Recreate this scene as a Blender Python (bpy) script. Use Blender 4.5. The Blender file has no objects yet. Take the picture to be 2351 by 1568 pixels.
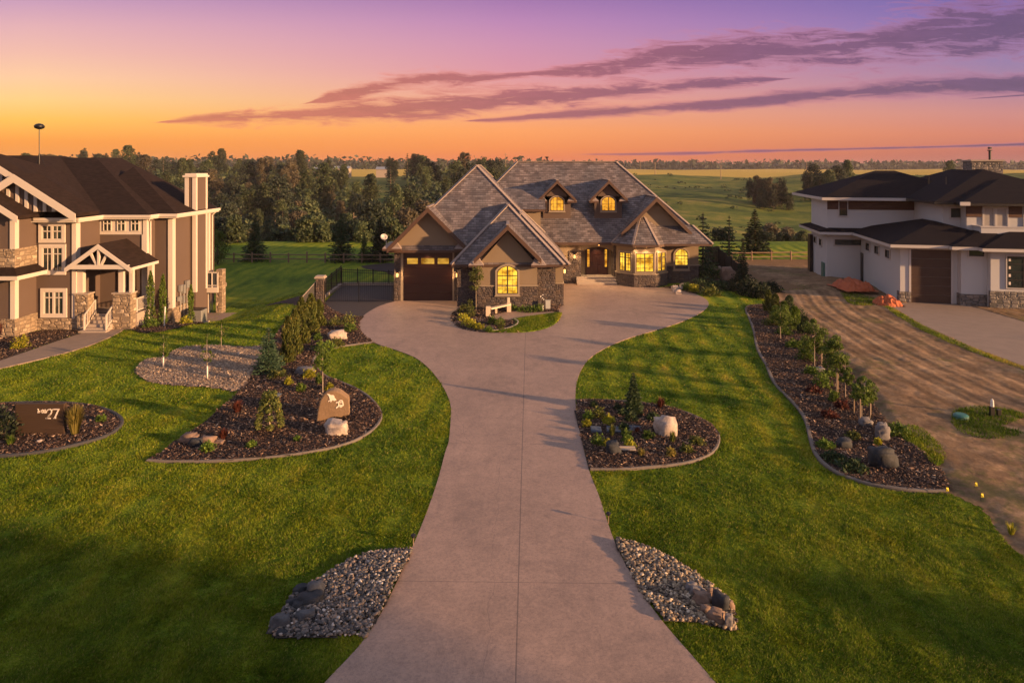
import bpy, math, random
import numpy as np
from mathutils import Vector, Matrix, geometry
from mathutils import noise as mnoise
rng = np.random.default_rng(7)
random.seed(7)
scene = bpy.context.scene
COL = scene.collection
W_PX, F_PX, CX, HY, H = 2351.0, 1567.0, 1175.5, 384.0, 10.0

# ------------------------------------------------------------------ survey helpers: photo reading -> place on the site
def gnd(px, py, z=0.0):
    d = (H - z) * F_PX / (py - HY)
    return ((px - CX) * d / F_PX, d)
def gpoly(pts, z=0.0):
    return [gnd(x, y, z) for x, y in pts]

# ------------------------------------------------------------------ terrain
def sstep(a, b, x):
    t = np.clip((np.asarray(x, float) - a) / (b - a), 0, 1)
    return t * t * (3 - 2 * t)
PY_ = [-200, 92, 100, 118, 140, 165, 200, 280, 400, 550, 800, 1500, 6000]
PZ_ = [0, 0, -2.2, -8.6, -9.0, -6.6, -3.4, 1.2, 3.6, 5.2, 5.6, 5.0, 6.0]
def terr(x, y):
    x = np.asarray(x, float); y = np.asarray(y, float)
    z = np.interp(y, PY_, PZ_)
    z = z + sstep(150, 400, y) * (1.4 * np.sin(x * 0.021 + 1.0) * np.cos(y * 0.013) + sstep(-20, -300, x) * 2.2)
    fold = sstep(100, 190, y) * (1 - sstep(420, 560, y)) * sstep(5, 40, x)
    z = z + fold * (2.6 * np.sin(x * 0.034 + y * 0.021 + 0.6) * np.sin(y * 0.030 - x * 0.012) + 1.1 * np.sin(x * 0.09 + 2) * np.cos(y * 0.055))
    z = z - 0.85 * sstep(42.5, 48.5, y) * sstep(-15.0, -21.0, x) * (1 - sstep(56, 72, y))
    return z
def tz(x, y):
    return float(terr(x, y))

# ------------------------------------------------------------------ nodes
def lin(c):
    return tuple((v / 12.92 if v <= 0.04045 else ((v + 0.055) / 1.055) ** 2.4) for v in [q / 255.0 for q in c])
class NT:
    def __init__(s, tree):
        s.t = tree
        s.t.nodes.clear()
    def n(s, typ, **kw):
        nd = s.t.nodes.new(typ)
        for k, v in kw.items():
            setattr(nd, k, v)
        return nd
    def set(s, sock, v):
        if isinstance(v, bpy.types.NodeSocket):
            s.t.links.new(v, sock)
        else:
            if hasattr(sock.default_value, '__len__') and not hasattr(v, '__len__'):
                v = (v,) * len(sock.default_value)
            if hasattr(v, '__len__') and len(v) == 3 and len(sock.default_value) == 4:
                v = (*v, 1)
            sock.default_value = v
    def m(s, op, a, b=0.0, c=0.0, clamp=False):
        nd = s.n('ShaderNodeMath', operation=op, use_clamp=clamp)
        s.set(nd.inputs[0], a); s.set(nd.inputs[1], b); s.set(nd.inputs[2], c)
        return nd.outputs[0]
    def mix(s, f, a, b, blend='MIX'):
        nd = s.n('ShaderNodeMix', data_type='RGBA', blend_type=blend)
        s.set(nd.inputs[0], f); s.set(nd.inputs[6], a); s.set(nd.inputs[7], b)
        return nd.outputs[2]
    def ramp(s, f, stops, interp='LINEAR'):
        nd = s.n('ShaderNodeValToRGB'); r = nd.color_ramp; r.interpolation = interp
        while len(r.elements) < len(stops):
            r.elements.new(0.5)
        for e, (p, c) in zip(r.elements, stops):
            e.position = p; e.color = (*c, 1) if len(c) == 3 else c
        s.set(nd.inputs[0], f)
        return nd.outputs[0]
    def coord(s, kind='Object'):
        return s.n('ShaderNodeTexCoord').outputs[kind]
    def pos(s):
        return s.n('ShaderNodeNewGeometry').outputs['Position']
    def mapv(s, v, scale=(1, 1, 1), rot=(0, 0, 0), loc=(0, 0, 0)):
        nd = s.n('ShaderNodeMapping')
        s.set(nd.inputs[0], v); nd.inputs[1].default_value = loc; nd.inputs[2].default_value = rot; nd.inputs[3].default_value = scale
        return nd.outputs[0]
    def noise(s, v, scale, detail=4, rough=0.55, dist=0.0, out=0):
        nd = s.n('ShaderNodeTexNoise')
        s.set(nd.inputs['Vector'], v); nd.inputs['Scale'].default_value = scale
        nd.inputs['Detail'].default_value = detail; nd.inputs['Roughness'].default_value = rough; nd.inputs['Distortion'].default_value = dist
        return nd.outputs[out]
    def vor(s, v, scale, feature='F1', out='Distance', rand=1.0):
        nd = s.n('ShaderNodeTexVoronoi', feature=feature)
        s.set(nd.inputs['Vector'], v); nd.inputs['Scale'].default_value = scale; nd.inputs['Randomness'].default_value = rand
        return nd.outputs[out]
    def bump(s, h, strength=0.5, dist=0.02):
        nd = s.n('ShaderNodeBump'); nd.inputs['Strength'].default_value = strength; nd.inputs['Distance'].default_value = dist
        s.set(nd.inputs['Height'], h)
        return nd.outputs[0]
    def bsdf(s, color, rough=0.8, metal=0.0, normal=None, emit=None, estr=1.0, spec=None):
        nd = s.n('ShaderNodeBsdfPrincipled')
        s.set(nd.inputs['Base Color'], color); s.set(nd.inputs['Roughness'], rough); s.set(nd.inputs['Metallic'], metal)
        if normal is not None: s.set(nd.inputs['Normal'], normal)
        if emit is not None:
            s.set(nd.inputs['Emission Color'], emit); s.set(nd.inputs['Emission Strength'], estr)
        if spec is not None: nd.inputs['Specular IOR Level'].default_value = spec
        return nd.outputs[0]
    def out(s, sh):
        o = s.n('ShaderNodeOutputMaterial'); s.t.links.new(sh, o.inputs['Surface'])
MATS = {}
def mat(name, fn):
    m = bpy.data.materials.new(name); m.use_nodes = True
    t = NT(m.node_tree); t.out(fn(t)); MATS[name] = m
    return m
def M(n): return MATS[n]

def plain(col, rough=0.8, var=0.15, scale=3.0, metal=0.0, bump=0.0, bscale=40, spec=None):
    def fn(t):
        c = t.coord('Object'); nz = t.noise(c, scale, 5)
        f = t.m('MULTIPLY_ADD', nz, 2 * var, 1 - var)
        col2 = t.mix(1.0, col, f, 'MULTIPLY')
        nrm = t.bump(t.noise(c, bscale, 3), bump, 0.02) if bump else None
        return t.bsdf(col2, rough, metal, nrm, spec=spec)
    return fn
mat('stucco_taupe', plain((0.205, 0.155, 0.104), 0.9, 0.10, 1.2, bump=0.3, bscale=60))
mat('trim_taupe', plain((0.27, 0.215, 0.155), 0.8, 0.08, 2))
mat('stucco_white', plain((0.46, 0.46, 0.465), 0.9, 0.05, 0.8, bump=0.25, bscale=60))
mat('siding_brown', plain((0.095, 0.064, 0.050), 0.85, 0.07, 1.0, bump=0.2))
mat('white_trim', plain((0.52, 0.46, 0.40), 0.55, 0.05, 2))
mat('fascia_brown', plain((0.075, 0.040, 0.026), 0.6, 0.2, 2))
mat('fascia_white', plain((0.44, 0.42, 0.41), 0.5, 0.05, 2))
mat('iron', plain((0.012, 0.012, 0.014), 0.45, 0.2, 5, 0.3))
mat('dark_frame', plain((0.035, 0.020, 0.012), 0.5, 0.2, 4))
mat('black_frame', plain((0.015, 0.013, 0.012), 0.4, 0.2, 4))
mat('conc_light', plain((0.33, 0.27, 0.22), 0.85, 0.12, 3, bump=0.3, bscale=30))
mat('edging', plain((0.135, 0.115, 0.10), 0.9, 0.25, 3, bump=0.6, bscale=25))
mat('edging_dark', plain((0.04, 0.04, 0.043), 0.85, 0.3, 3, bump=0.6, bscale=25))
mat('metal_grey', plain((0.33, 0.33, 0.32), 0.4, 0.1, 4, 0.5))
mat('dish_white', plain((0.36, 0.34, 0.33), 0.4, 0.05, 4))
mat('box_grey', plain((0.40, 0.40, 0.38), 0.5, 0.08, 4))
mat('box_teal', plain((0.03, 0.13, 0.11), 0.5, 0.1, 4))
mat('fence_wood', plain((0.22, 0.14, 0.09), 0.85, 0.3, 6, bump=0.4))
mat('dark_board', plain((0.035, 0.024, 0.02), 0.8, 0.3, 6, bump=0.4))
mat('stake_wood', plain((0.24, 0.17, 0.11), 0.8, 0.2, 8))
mat('wrap_white', plain((0.70, 0.66, 0.60), 0.7, 0.1, 20))
mat('bench_wood', plain((0.62, 0.50, 0.36), 0.6, 0.12, 6))
mat('flag_yellow', plain((0.80, 0.62, 0.02), 0.6, 0.1, 6))
mat('bark', plain((0.14, 0.10, 0.07), 0.95, 0.35, 9, bump=0.8, bscale=30))
mat('bark_pale', plain((0.30, 0.24, 0.18), 0.9, 0.35, 9, bump=0.5, bscale=30))
mat('deck_wood', plain((0.20, 0.15, 0.11), 0.8, 0.2, 6))
mat('glass_dark', lambda t: t.bsdf(t.mix(t.noise(t.coord('Object'), 1.5, 3), (0.010, 0.014, 0.016), (0.035, 0.05, 0.045)), 0.08, 0.0, spec=0.8))
mat('blind_pane', lambda t: t.bsdf(t.mix(t.noise(t.coord('Object'), 1.0, 3), (0.30, 0.28, 0.27), (0.38, 0.36, 0.34)), 0.25))
mat('deck_glass', lambda t: t.bsdf((0.05, 0.055, 0.06), 0.1, 0.0, spec=0.8))

def fab(t, a, b):
    c = t.coord('Object'); nz = t.noise(t.mapv(c, (1, 1, 0.4)), 6, 5)
    return t.bsdf(t.mix(nz, a, b), 0.75, normal=t.bump(t.noise(c, 9, 4), 0.6, 0.05))
mat('orange_mesh', lambda t: fab(t, (0.50, 0.125, 0.035), (0.26, 0.055, 0.022)))


def shake(t):
    uv = t.coord('UV')
    br = t.n('ShaderNodeTexBrick', offset=0.5, squash=1.0)
    wob = t.noise(uv, 2.0, 3, out=1)
    uvw = t.mix(0.02, uv, wob, 'ADD')
    t.set(br.inputs['Vector'], uvw)
    br.inputs['Color1'].default_value = (0.0, 0, 0, 1); br.inputs['Color2'].default_value = (1, 1, 1, 1)
    br.inputs['Mortar'].default_value = (0.5, 0.5, 0.5, 1)
    br.inputs['Scale'].default_value = 1.0; br.inputs['Mortar Size'].default_value = 0.016
    br.inputs['Mortar Smooth'].default_value = 0.2
    br.inputs['Brick Width'].default_value = 0.40; br.inputs['Row Height'].default_value = 0.235
    sep = t.n('ShaderNodeSeparateXYZ'); t.set(sep.inputs[0], uvw)
    row = t.m('FRACT', t.m('DIVIDE', sep.outputs[1], 0.235))
    rnd = t.n('ShaderNodeTexWhiteNoise', noise_dimensions='2D')
    base = t.ramp(t.m('ADD', t.m('MULTIPLY', br.outputs[0], 0.38), t.m('MULTIPLY', t.noise(uv, 1.6, 5), 0.66)),
                  [(0.15, (0.060, 0.050, 0.050)), (0.45, (0.125, 0.106, 0.104)), (0.70, (0.205, 0.180, 0.176)), (0.95, (0.34, 0.305, 0.295))])
    blotch = t.ramp(t.noise(t.mapv(uv, (0.5, 0.22, 1)), 1.3, 4), [(0.35, (0.72, 0.74, 0.78)), (0.65, (1.12, 1.04, 1.0))])
    base = t.mix(1.0, base, blotch, 'MULTIPLY')
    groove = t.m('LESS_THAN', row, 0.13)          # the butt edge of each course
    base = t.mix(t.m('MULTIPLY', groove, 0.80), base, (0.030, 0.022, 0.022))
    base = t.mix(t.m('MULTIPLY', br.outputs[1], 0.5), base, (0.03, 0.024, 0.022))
    h = t.m('ADD', t.m('SUBTRACT', 1.0, row), t.m('MULTIPLY', br.outputs[0], 0.5))
    h = t.m('ADD', h, t.m('MULTIPLY', t.noise(t.mapv(uv, (14, 1.5, 1)), 2, 3), 0.4))
    return t.bsdf(base, 0.7, normal=t.bump(h, 0.9, 0.045), spec=0.4)
mat('shake', shake)
mat('shake_cap', lambda t: t.bsdf(t.mix(t.noise(t.mapv(t.coord('Object'), (1, 1, 1)), 7, 3), (0.16, 0.12, 0.105), (0.33, 0.27, 0.24)), 0.8, normal=t.bump(t.noise(t.coord('Object'), 9, 2), 0.8, 0.04)))
def shingle(a, b):
    def fn(t):
        uv = t.coord('UV')
        br = t.n('ShaderNodeTexBrick', offset=0.37)
        t.set(br.inputs['Vector'], uv); br.inputs['Scale'].default_value = 1
        br.inputs['Color1'].default_value = (0, 0, 0, 1); br.inputs['Color2'].default_value = (1, 1, 1, 1); br.inputs['Mortar'].default_value = (0, 0, 0, 1)
        br.inputs['Brick Width'].default_value = 0.33; br.inputs['Row Height'].default_value = 0.145; br.inputs['Mortar Size'].default_value = 0.006
        f = t.m('ADD', t.m('MULTIPLY', br.outputs[0], 0.45), t.m('MULTIPLY', t.noise(uv, 2.2, 6, 0.7), 0.6))
        return t.bsdf(t.mix(f, a, b), 0.95, normal=t.bump(f, 0.5, 0.02), spec=0.08)
    return fn
mat('shingle_brown', shingle((0.012, 0.0075, 0.0065), (0.034, 0.022, 0.018)))
mat('shingle_black', shingle((0.005, 0.005, 0.008), (0.017, 0.013, 0.016)))

def stone(cols, sc=1.0, mortar=(0.07, 0.06, 0.055)):
    def fn(t):
        uv = t.coord('UV')
        d = t.mix(0.05, uv, t.noise(uv, 3.0 * sc, 3, out=1), 'ADD')
        v = t.mapv(d, (2.0 * sc, 3.9 * sc, 1))
        cell = t.n('ShaderNodeTexVoronoi', feature='F1', distance='CHEBYCHEV'); t.set(cell.inputs['Vector'], v); cell.inputs['Scale'].default_value = 1.0; cell.inputs['Randomness'].default_value = 0.75
        f2 = t.n('ShaderNodeTexVoronoi', feature='F2', distance='CHEBYCHEV'); t.set(f2.inputs['Vector'], v); f2.inputs['Scale'].default_value = 1.0; f2.inputs['Randomness'].default_value = 0.75
        edge = t.m('SUBTRACT', f2.outputs['Distance'], cell.outputs['Distance'])
        sp = t.n('ShaderNodeSeparateColor'); t.set(sp.inputs[0], cell.outputs['Color'])
        c = t.ramp(sp.outputs[0], [(i / (len(cols) - 1), q) for i, q in enumerate(cols)])
        c = t.mix(1.0, c, t.m('MULTIPLY_ADD', t.noise(uv, 9, 5, 0.65), 0.9, 0.55), 'MULTIPLY')
        c = t.mix(t.m('MULTIPLY', t.m('LESS_THAN', edge, 0.07), 0.8), c, mortar)
        h = t.m('ADD', t.m('MINIMUM', t.m('MULTIPLY', edge, 4.0), 1.0), t.m('MULTIPLY', t.noise(uv, 12, 4), 0.5))
        return t.bsdf(c, 0.85, normal=t.bump(h, 1.0, 0.04))
    return fn
mat('stone_main', stone([(0.058, 0.042, 0.040), (0.090, 0.066, 0.058), (0.072, 0.060, 0.062), (0.115, 0.080, 0.062), (0.062, 0.046, 0.042), (0.10, 0.082, 0.078)], 1.5, (0.045, 0.036, 0.034)))
mat('stone_buff', stone([(0.24, 0.175, 0.115), (0.33, 0.25, 0.17), (0.20, 0.145, 0.095), (0.28, 0.21, 0.14), (0.48, 0.38, 0.27)], 1.15, (0.16, 0.12, 0.085)))
mat('stone_ledge', stone([(0.10, 0.095, 0.095), (0.19, 0.17, 0.155), (0.14, 0.125, 0.115), (0.26, 0.22, 0.19)], 1.1, (0.05, 0.05, 0.05)))

def wood_door(t):
    uv = t.coord('Object')
    g = t.noise(t.mapv(uv, (1.2, 1.2, 14)), 2.2, 5, 0.6)
    return t.bsdf(t.mix(g, (0.014, 0.003, 0.002), (0.044, 0.010, 0.005)), 0.42, normal=t.bump(g, 0.2, 0.01), spec=0.5)
mat('door_red', wood_door)
mat('door_brown', lambda t: t.bsdf(t.mix(t.noise(t.coord('Object'), 3, 4), (0.042, 0.020, 0.012), (0.055, 0.028, 0.017)), 0.5))
mat('wood_band', lambda t: t.bsdf(t.mix(t.noise(t.mapv(t.coord('Object'), (1, 1, 12)), 2, 4), (0.045, 0.017, 0.008), (0.10, 0.040, 0.018)), 0.6))
mat('sign_wood', lambda t: t.bsdf(t.mix(t.noise(t.mapv(t.coord('Object'), (0.6, 0.6, 14)), 2, 5), (0.030, 0.016, 0.008), (0.058, 0.032, 0.016)), 0.7, normal=t.bump(t.noise(t.mapv(t.coord('Object'), (0.6, 0.6, 14)), 2, 3), 0.6, 0.02)))

def lit(col_a, col_b, strength):
    def fn(t):
        uv = t.coord('UV')
        sep = t.n('ShaderNodeSeparateXYZ'); t.set(sep.inputs[0], uv)
        fr = t.m('FRACT', t.m('MULTIPLY', sep.outputs[1], 9.0))
        slat = t.m('MULTIPLY', t.m('LESS_THAN', fr, 0.28), 0.42)
        big = t.noise(t.mapv(uv, (1, 0.8, 1)), 0.9, 2)
        c = t.mix(t.ramp(big, [(0.3, (0, 0, 0)), (0.7, (1, 1, 1))]), col_a, col_b)
        c = t.mix(slat, c, tuple(0.55 * q for q in col_a))
        lamp = t.ramp(t.noise(t.mapv(uv, (1.1, 1.5, 1), loc=(3.1, 1.7, 0)), 1.3, 3, 0.6), [(0.36, (0.42, 0.32, 0.22)), (0.52, (1, 1, 1)), (0.66, (1.3, 1.25, 1.4))])
        c = t.mix(1.0, c, lamp, 'MULTIPLY')
        e = t.n('ShaderNodeEmission'); t.set(e.inputs[0], c); e.inputs[1].default_value = strength
        return e.outputs[0]
    return fn
mat('lit_yellow', lit((0.92, 0.46, 0.03), (1.0, 0.60, 0.065), 0.70))
mat('lit_amber', lit((0.80, 0.30, 0.02), (0.95, 0.47, 0.05), 0.60))
mat('lit_garage', lit((0.66, 0.32, 0.03), (0.80, 0.44, 0.07), 0.40))
def lampm(t):
    e = t.n('ShaderNodeEmission'); e.inputs[0].default_value = (1.0, 0.42, 0.10, 1); e.inputs[1].default_value = 2.2
    return e.outputs[0]
mat('lamp_glow', lampm)

def concrete(t):
    p = t.pos()
    a = t.noise(p, 0.28, 6, 0.6); b = t.noise(p, 2.3, 5, 0.65); c = t.noise(p, 60, 3, 0.7)
    col = t.ramp(t.m('ADD', t.m('MULTIPLY', a, 0.55), t.m('MULTIPLY', b, 0.45)), [(0.32, (0.225, 0.158, 0.124)), (0.5, (0.292, 0.203, 0.158)), (0.66, (0.355, 0.246, 0.190))])
    spk = t.ramp(t.m('ADD', t.m('MULTIPLY', c, 0.5), t.m('MULTIPLY', t.noise(p, 14, 4, 0.75), 0.5)), [(0.36, (0.60, 0.58, 0.58)), (0.5, (1, 1, 1)), (0.64, (1.3, 1.24, 1.2))])
    col = t.mix(1.0, col, spk, 'MULTIPLY')
    stain = t.ramp(t.noise(t.mapv(p, (1, 0.55, 1), (0, 0, 0.5)), 0.75, 6, 0.7, 1.2), [(0.52, (1, 1, 1)), (0.70, (0.76, 0.77, 0.79))])
    col = t.mix(1.0, col, stain, 'MULTIPLY')
    crack = t.vor(t.mix(0.35, p, t.noise(p, 1.2, 4, out=1), 'ADD'), 0.13, 'DISTANCE_TO_EDGE')
    col = t.mix(t.m('MULTIPLY', t.m('LESS_THAN', crack, 0.0008), 0.35), col, (0.08, 0.065, 0.06))
    sep = t.n('ShaderNodeSeparateXYZ'); t.set(sep.inputs[0], p)
    xl = t.m('MULTIPLY_ADD', sep.outputs[1], 0.0265, -0.28)  # centre joint
    j1 = t.m('MULTIPLY', t.m('LESS_THAN', t.m('ABSOLUTE', t.m('SUBTRACT', sep.outputs[0], xl)), 0.015), t.m('LESS_THAN', sep.outputs[1], 41.0))
    fr = t.m('PINGPONG', t.m('ADD', t.m('MULTIPLY', sep.outputs[0], 0.02), sep.outputs[1]), 4.1)
    j2 = t.m('MULTIPLY', t.m('LESS_THAN', fr, 0.014), 0.42)
    col = t.mix(t.m('MAXIMUM', t.m('MULTIPLY', j1, 0.6), j2), col, (0.055, 0.042, 0.038))
    return t.bsdf(col, 0.62, normal=t.bump(t.m('ADD', c, t.m('MULTIPLY', b, 0.5)), 0.35, 0.01), spec=0.5)
mat('concrete', concrete)
mat('concrete_walk', plain((0.23, 0.17, 0.13), 0.8, 0.25, 1.5, bump=0.3, bscale=50))
mat('asphalt', plain((0.030, 0.023, 0.022), 0.8, 0.35, 2.0, bump=0.4, bscale=60))

def grass_col(t, p):
    a = t.noise(p, 0.13, 5, 0.6); b = t.noise(t.mapv(p, (1.0, 0.35, 1), (0, 0, 0.35)), 0.9, 5, 0.65); c = t.noise(p, 7.0, 4, 0.7)
    sp = t.n('ShaderNodeSeparateXYZ'); t.set(sp.inputs[0], p)
    wx = t.m('ADD', t.m('ADD', sp.outputs[0], t.m('MULTIPLY', sp.outputs[1], -0.10)), t.m('MULTIPLY', a, 3.0))
    st = t.m('MULTIPLY', t.m('SINE', t.m('MULTIPLY', wx, 4.6)), t.m('MULTIPLY', t.ramp(t.noise(p, 0.13, 3), [(0.38, (0.15, 0.15, 0.15)), (0.58, (1, 1, 1))]), 0.11))
    f = t.m('ADD', t.m('ADD', t.m('MULTIPLY', a, 0.42), t.m('MULTIPLY', b, 0.36)), t.m('MULTIPLY', c, 0.22))
    near = t.ramp(t.m('DIVIDE', sp.outputs[1], 60.0), [(0.36, (0.22, 0.22, 0.22)), (0.50, (1, 1, 1))])
    side = t.ramp(t.m('MULTIPLY_ADD', sp.outputs[0], 0.05, 0.5), [(0.45, (0.35, 0.35, 0.35)), (0.60, (1, 1, 1))])
    f = t.m('ADD', f, t.m('MULTIPLY', st, t.m('MULTIPLY', near, side)))
    f = t.m('ADD', f, t.m('MULTIPLY', t.m('SUBTRACT', t.noise(t.mapv(p, (1.4, 0.6, 1), (0, 0, 0.7)), 1.1, 6, 0.7), 0.5), 0.27))
    return t.ramp(f, [(0.36, (0.045, 0.088, 0.005)), (0.45, (0.095, 0.155, 0.007)), (0.54, (0.165, 0.215, 0.010)), (0.63, (0.25, 0.255, 0.015)), (0.72, (0.33, 0.26, 0.05))])
def ground(t):
    p = t.pos()
    g = grass_col(t, p)
    sep = t.n('ShaderNodeSeparateXYZ'); t.set(sep.inputs[0], p)
    x, y = sep.outputs[0], sep.outputs[1]
    wob = t.m('MULTIPLY', t.m('SUBTRACT', t.noise(p, 0.012, 5), 0.5), 90)
    yy = t.m('ADD', y, wob)
    meadow = t.ramp(t.m('ADD', t.m('MULTIPLY', t.noise(t.mapv(p, (1, 2.5, 1)), 0.02, 6, 0.65), 0.6), t.m('MULTIPLY', t.noise(p, 0.16, 5, 0.7), 0.4)),
                    [(0.38, (0.024, 0.048, 0.010)), (0.46, (0.056, 0.086, 0.014)), (0.53, (0.105, 0.125, 0.020)), (0.61, (0.19, 0.165, 0.040))])
    wheat = t.mix(t.noise(t.mapv(p, (0.4, 2, 1)), 0.02, 5), (0.40, 0.28, 0.045), (0.50, 0.36, 0.07))
    c = t.mix(t.ramp(t.m('DIVIDE', y, 200), [(0.44, (0, 0, 0)), (0.52, (1, 1, 1))]), g, meadow)
    c = t.mix(t.ramp(t.m('DIVIDE', yy, 2000), [(0.232, (0, 0, 0)), (0.238, (1, 1, 1))]), c, wheat)
    c = t.mix(t.ramp(t.m('DIVIDE', yy, 4000), [(0.30, (0, 0, 0)), (0.33, (1, 1, 1))]), c, (0.05, 0.055, 0.045))
    dry = t.mix(t.noise(t.mapv(p, (0.5, 1.6, 1)), 0.5, 5), (0.13, 0.078, 0.038), (0.24, 0.15, 0.075))
    msk = t.m('MULTIPLY', t.m('GREATER_THAN', t.m('ADD', x, t.m('MULTIPLY', wob, 0.05)), 21.0), t.m('MULTIPLY', t.m('GREATER_THAN', y, 55.0), t.m('LESS_THAN', y, 74.0)))
    c = t.mix(msk, c, dry)
    h = t.m('ADD', t.noise(p, 14, 4, 0.7), t.m('MULTIPLY', t.noise(p, 1.5, 4, 0.6), 1.5))
    return t.bsdf(c, 0.9, normal=t.bump(h, 0.9, 0.06), spec=0.15)
mat('ground', ground)
def blade(t):
    p = t.pos()
    c = grass_col(t, p)
    g = t.n('ShaderNodeNewGeometry'); r = g.outputs['Random Per Island']
    c = t.mix(1.0, c, t.m('MULTIPLY_ADD', r, 0.9, 0.62), 'MULTIPLY')
    c = t.mix(t.m('MULTIPLY', t.m('GREATER_THAN', r, 0.93), 0.6), c, (0.36, 0.27, 0.08))
    d = t.bsdf(c, 0.7, spec=0.2)
    tr = t.n('ShaderNodeBsdfTranslucent'); t.set(tr.inputs[0], c)
    mx = t.n('ShaderNodeMixShader'); mx.inputs[0].default_value = 0.3
    t.t.links.new(d, mx.inputs[1]); t.t.links.new(tr.outputs[0], mx.inputs[2])
    return mx.outputs[0]
mat('grass_blade', blade)

def dirt(t):
    p = t.pos()
    f = t.m('ADD', t.m('MULTIPLY', t.noise(p, 0.5, 6, 0.65), 0.6), t.m('MULTIPLY', t.noise(p, 6, 5, 0.7), 0.4))
    c = t.ramp(f, [(0.34, (0.125, 0.079, 0.046)), (0.5, (0.215, 0.143, 0.086)), (0.64, (0.33, 0.23, 0.14))])
    at = t.n('ShaderNodeAttribute', attribute_name='track')
    tf = t.m('ADD', t.m('MULTIPLY', at.outputs['Fac'], 0.34), t.m('MULTIPLY', t.noise(t.mapv(p, (1.0, 0.5, 1), (0, 0, 0.9)), 2.2, 6, 0.75), 0.66))
    c = t.mix(1.0, c, t.ramp(tf, [(0.30, (0.62, 0.60, 0.58)), (0.50, (0.95, 0.93, 0.90)), (0.68, (1.35, 1.30, 1.24))]), 'MULTIPLY')
    g = t.ramp(t.m('ADD', t.m('MULTIPLY', t.noise(p, 0.22, 5, 0.6), 0.6), t.m('MULTIPLY', t.noise(p, 3.5, 5, 0.7), 0.4)), [(0.53, (0, 0, 0)), (0.60, (1, 1, 1))])
    c = t.mix(t.m('MULTIPLY', g, 0.55), c, (0.085, 0.095, 0.025))
    clod = t.vor(p, 3.2); h = t.m('ADD', t.noise(p, 9, 6, 0.75), t.m('MULTIPLY', t.m('MINIMUM', clod, 0.35), -0.9))
    return t.bsdf(c, 0.95, normal=t.bump(h, 0.8, 0.03), spec=0.1)
mat('dirt', dirt)
def ramp_island(stops, rough=0.85, spec=0.3, bump=0.0):
    def fn(t):
        g = t.n('ShaderNodeNewGeometry')
        c = t.ramp(g.outputs['Random Per Island'], stops)
        c = t.mix(1.0, c, t.m('MULTIPLY_ADD', t.noise(g.outputs['Position'], 22, 3), 0.7, 0.65), 'MULTIPLY')
        return t.bsdf(c, rough, spec=spec)
    return fn
mat('chips_dark', ramp_island([(0, (0.016, 0.009, 0.007)), (0.45, (0.055, 0.030, 0.021)), (0.75, (0.12, 0.068, 0.045)), (0.92, (0.27, 0.17, 0.11)), (1, (0.50, 0.36, 0.25))]))
mat('chips_pale', ramp_island([(0, (0.16, 0.11, 0.08)), (0.4, (0.31, 0.225, 0.16)), (0.8, (0.46, 0.35, 0.25)), (1, (0.60, 0.48, 0.36))]))
mat('mulch_soil', plain((0.022, 0.012, 0.009), 0.95, 0.4, 4, bump=1.0, bscale=18))
mat('mulch_soil_pale', plain((0.20, 0.14, 0.10), 0.95, 0.3, 4, bump=1.0, bscale=18))
mat('river_rock', ramp_island([(0, (0.022, 0.022, 0.024)), (0.4, (0.075, 0.072, 0.072)), (0.7, (0.15, 0.13, 0.115)), (0.87, (0.24, 0.165, 0.115)), (0.96, (0.33, 0.30, 0.27)), (1, (0.5, 0.47, 0.44))], 0.6, 0.4))
mat('river_rock_warm', ramp_island([(0, (0.045, 0.036, 0.030)), (0.3, (0.12, 0.09, 0.066)), (0.6, (0.21, 0.16, 0.105)), (0.85, (0.34, 0.26, 0.165)), (1, (0.50, 0.42, 0.32))], 0.6, 0.4))
mat('rock_soil', plain((0.03, 0.026, 0.024), 0.95, 0.3, 8))
def boulder(a, b, s=1.6):
    def fn(t):
        c = t.coord('Object')
        f = t.m('ADD', t.m('MULTIPLY', t.noise(c, s, 6, 0.65, 0.6), 0.65), t.m('MULTIPLY', t.noise(c, s * 9, 4, 0.7), 0.35))
        return t.bsdf(t.ramp(f, [(0.36, a), (0.62, b)]), 0.8, normal=t.bump(t.noise(c, 7, 6, 0.7), 0.7, 0.03))
    return fn
mat('rock_pale', boulder((0.24, 0.19, 0.165), (0.50, 0.42, 0.36)))
mat('rock_tan', boulder((0.20, 0.125, 0.065), (0.27, 0.175, 0.095), 1.0))
mat('rock_dark', boulder((0.009, 0.011, 0.015), (0.032, 0.037, 0.047)))
mat('rock_slate', boulder((0.04, 0.042, 0.048), (0.10, 0.105, 0.115)))
mat('rock_grey', boulder((0.075, 0.072, 0.078), (0.19, 0.175, 0.175)))
mat('rock_brown', boulder((0.10, 0.065, 0.05), (0.27, 0.18, 0.13)))
mat('paint_cream', plain((0.80, 0.72, 0.58), 0.7, 0.1, 12))
mat('letter', plain((0.75, 0.66, 0.58), 0.5, 0.05, 12))
mat('flagstone', boulder((0.035, 0.05, 0.075), (0.07, 0.09, 0.12)))

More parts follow.
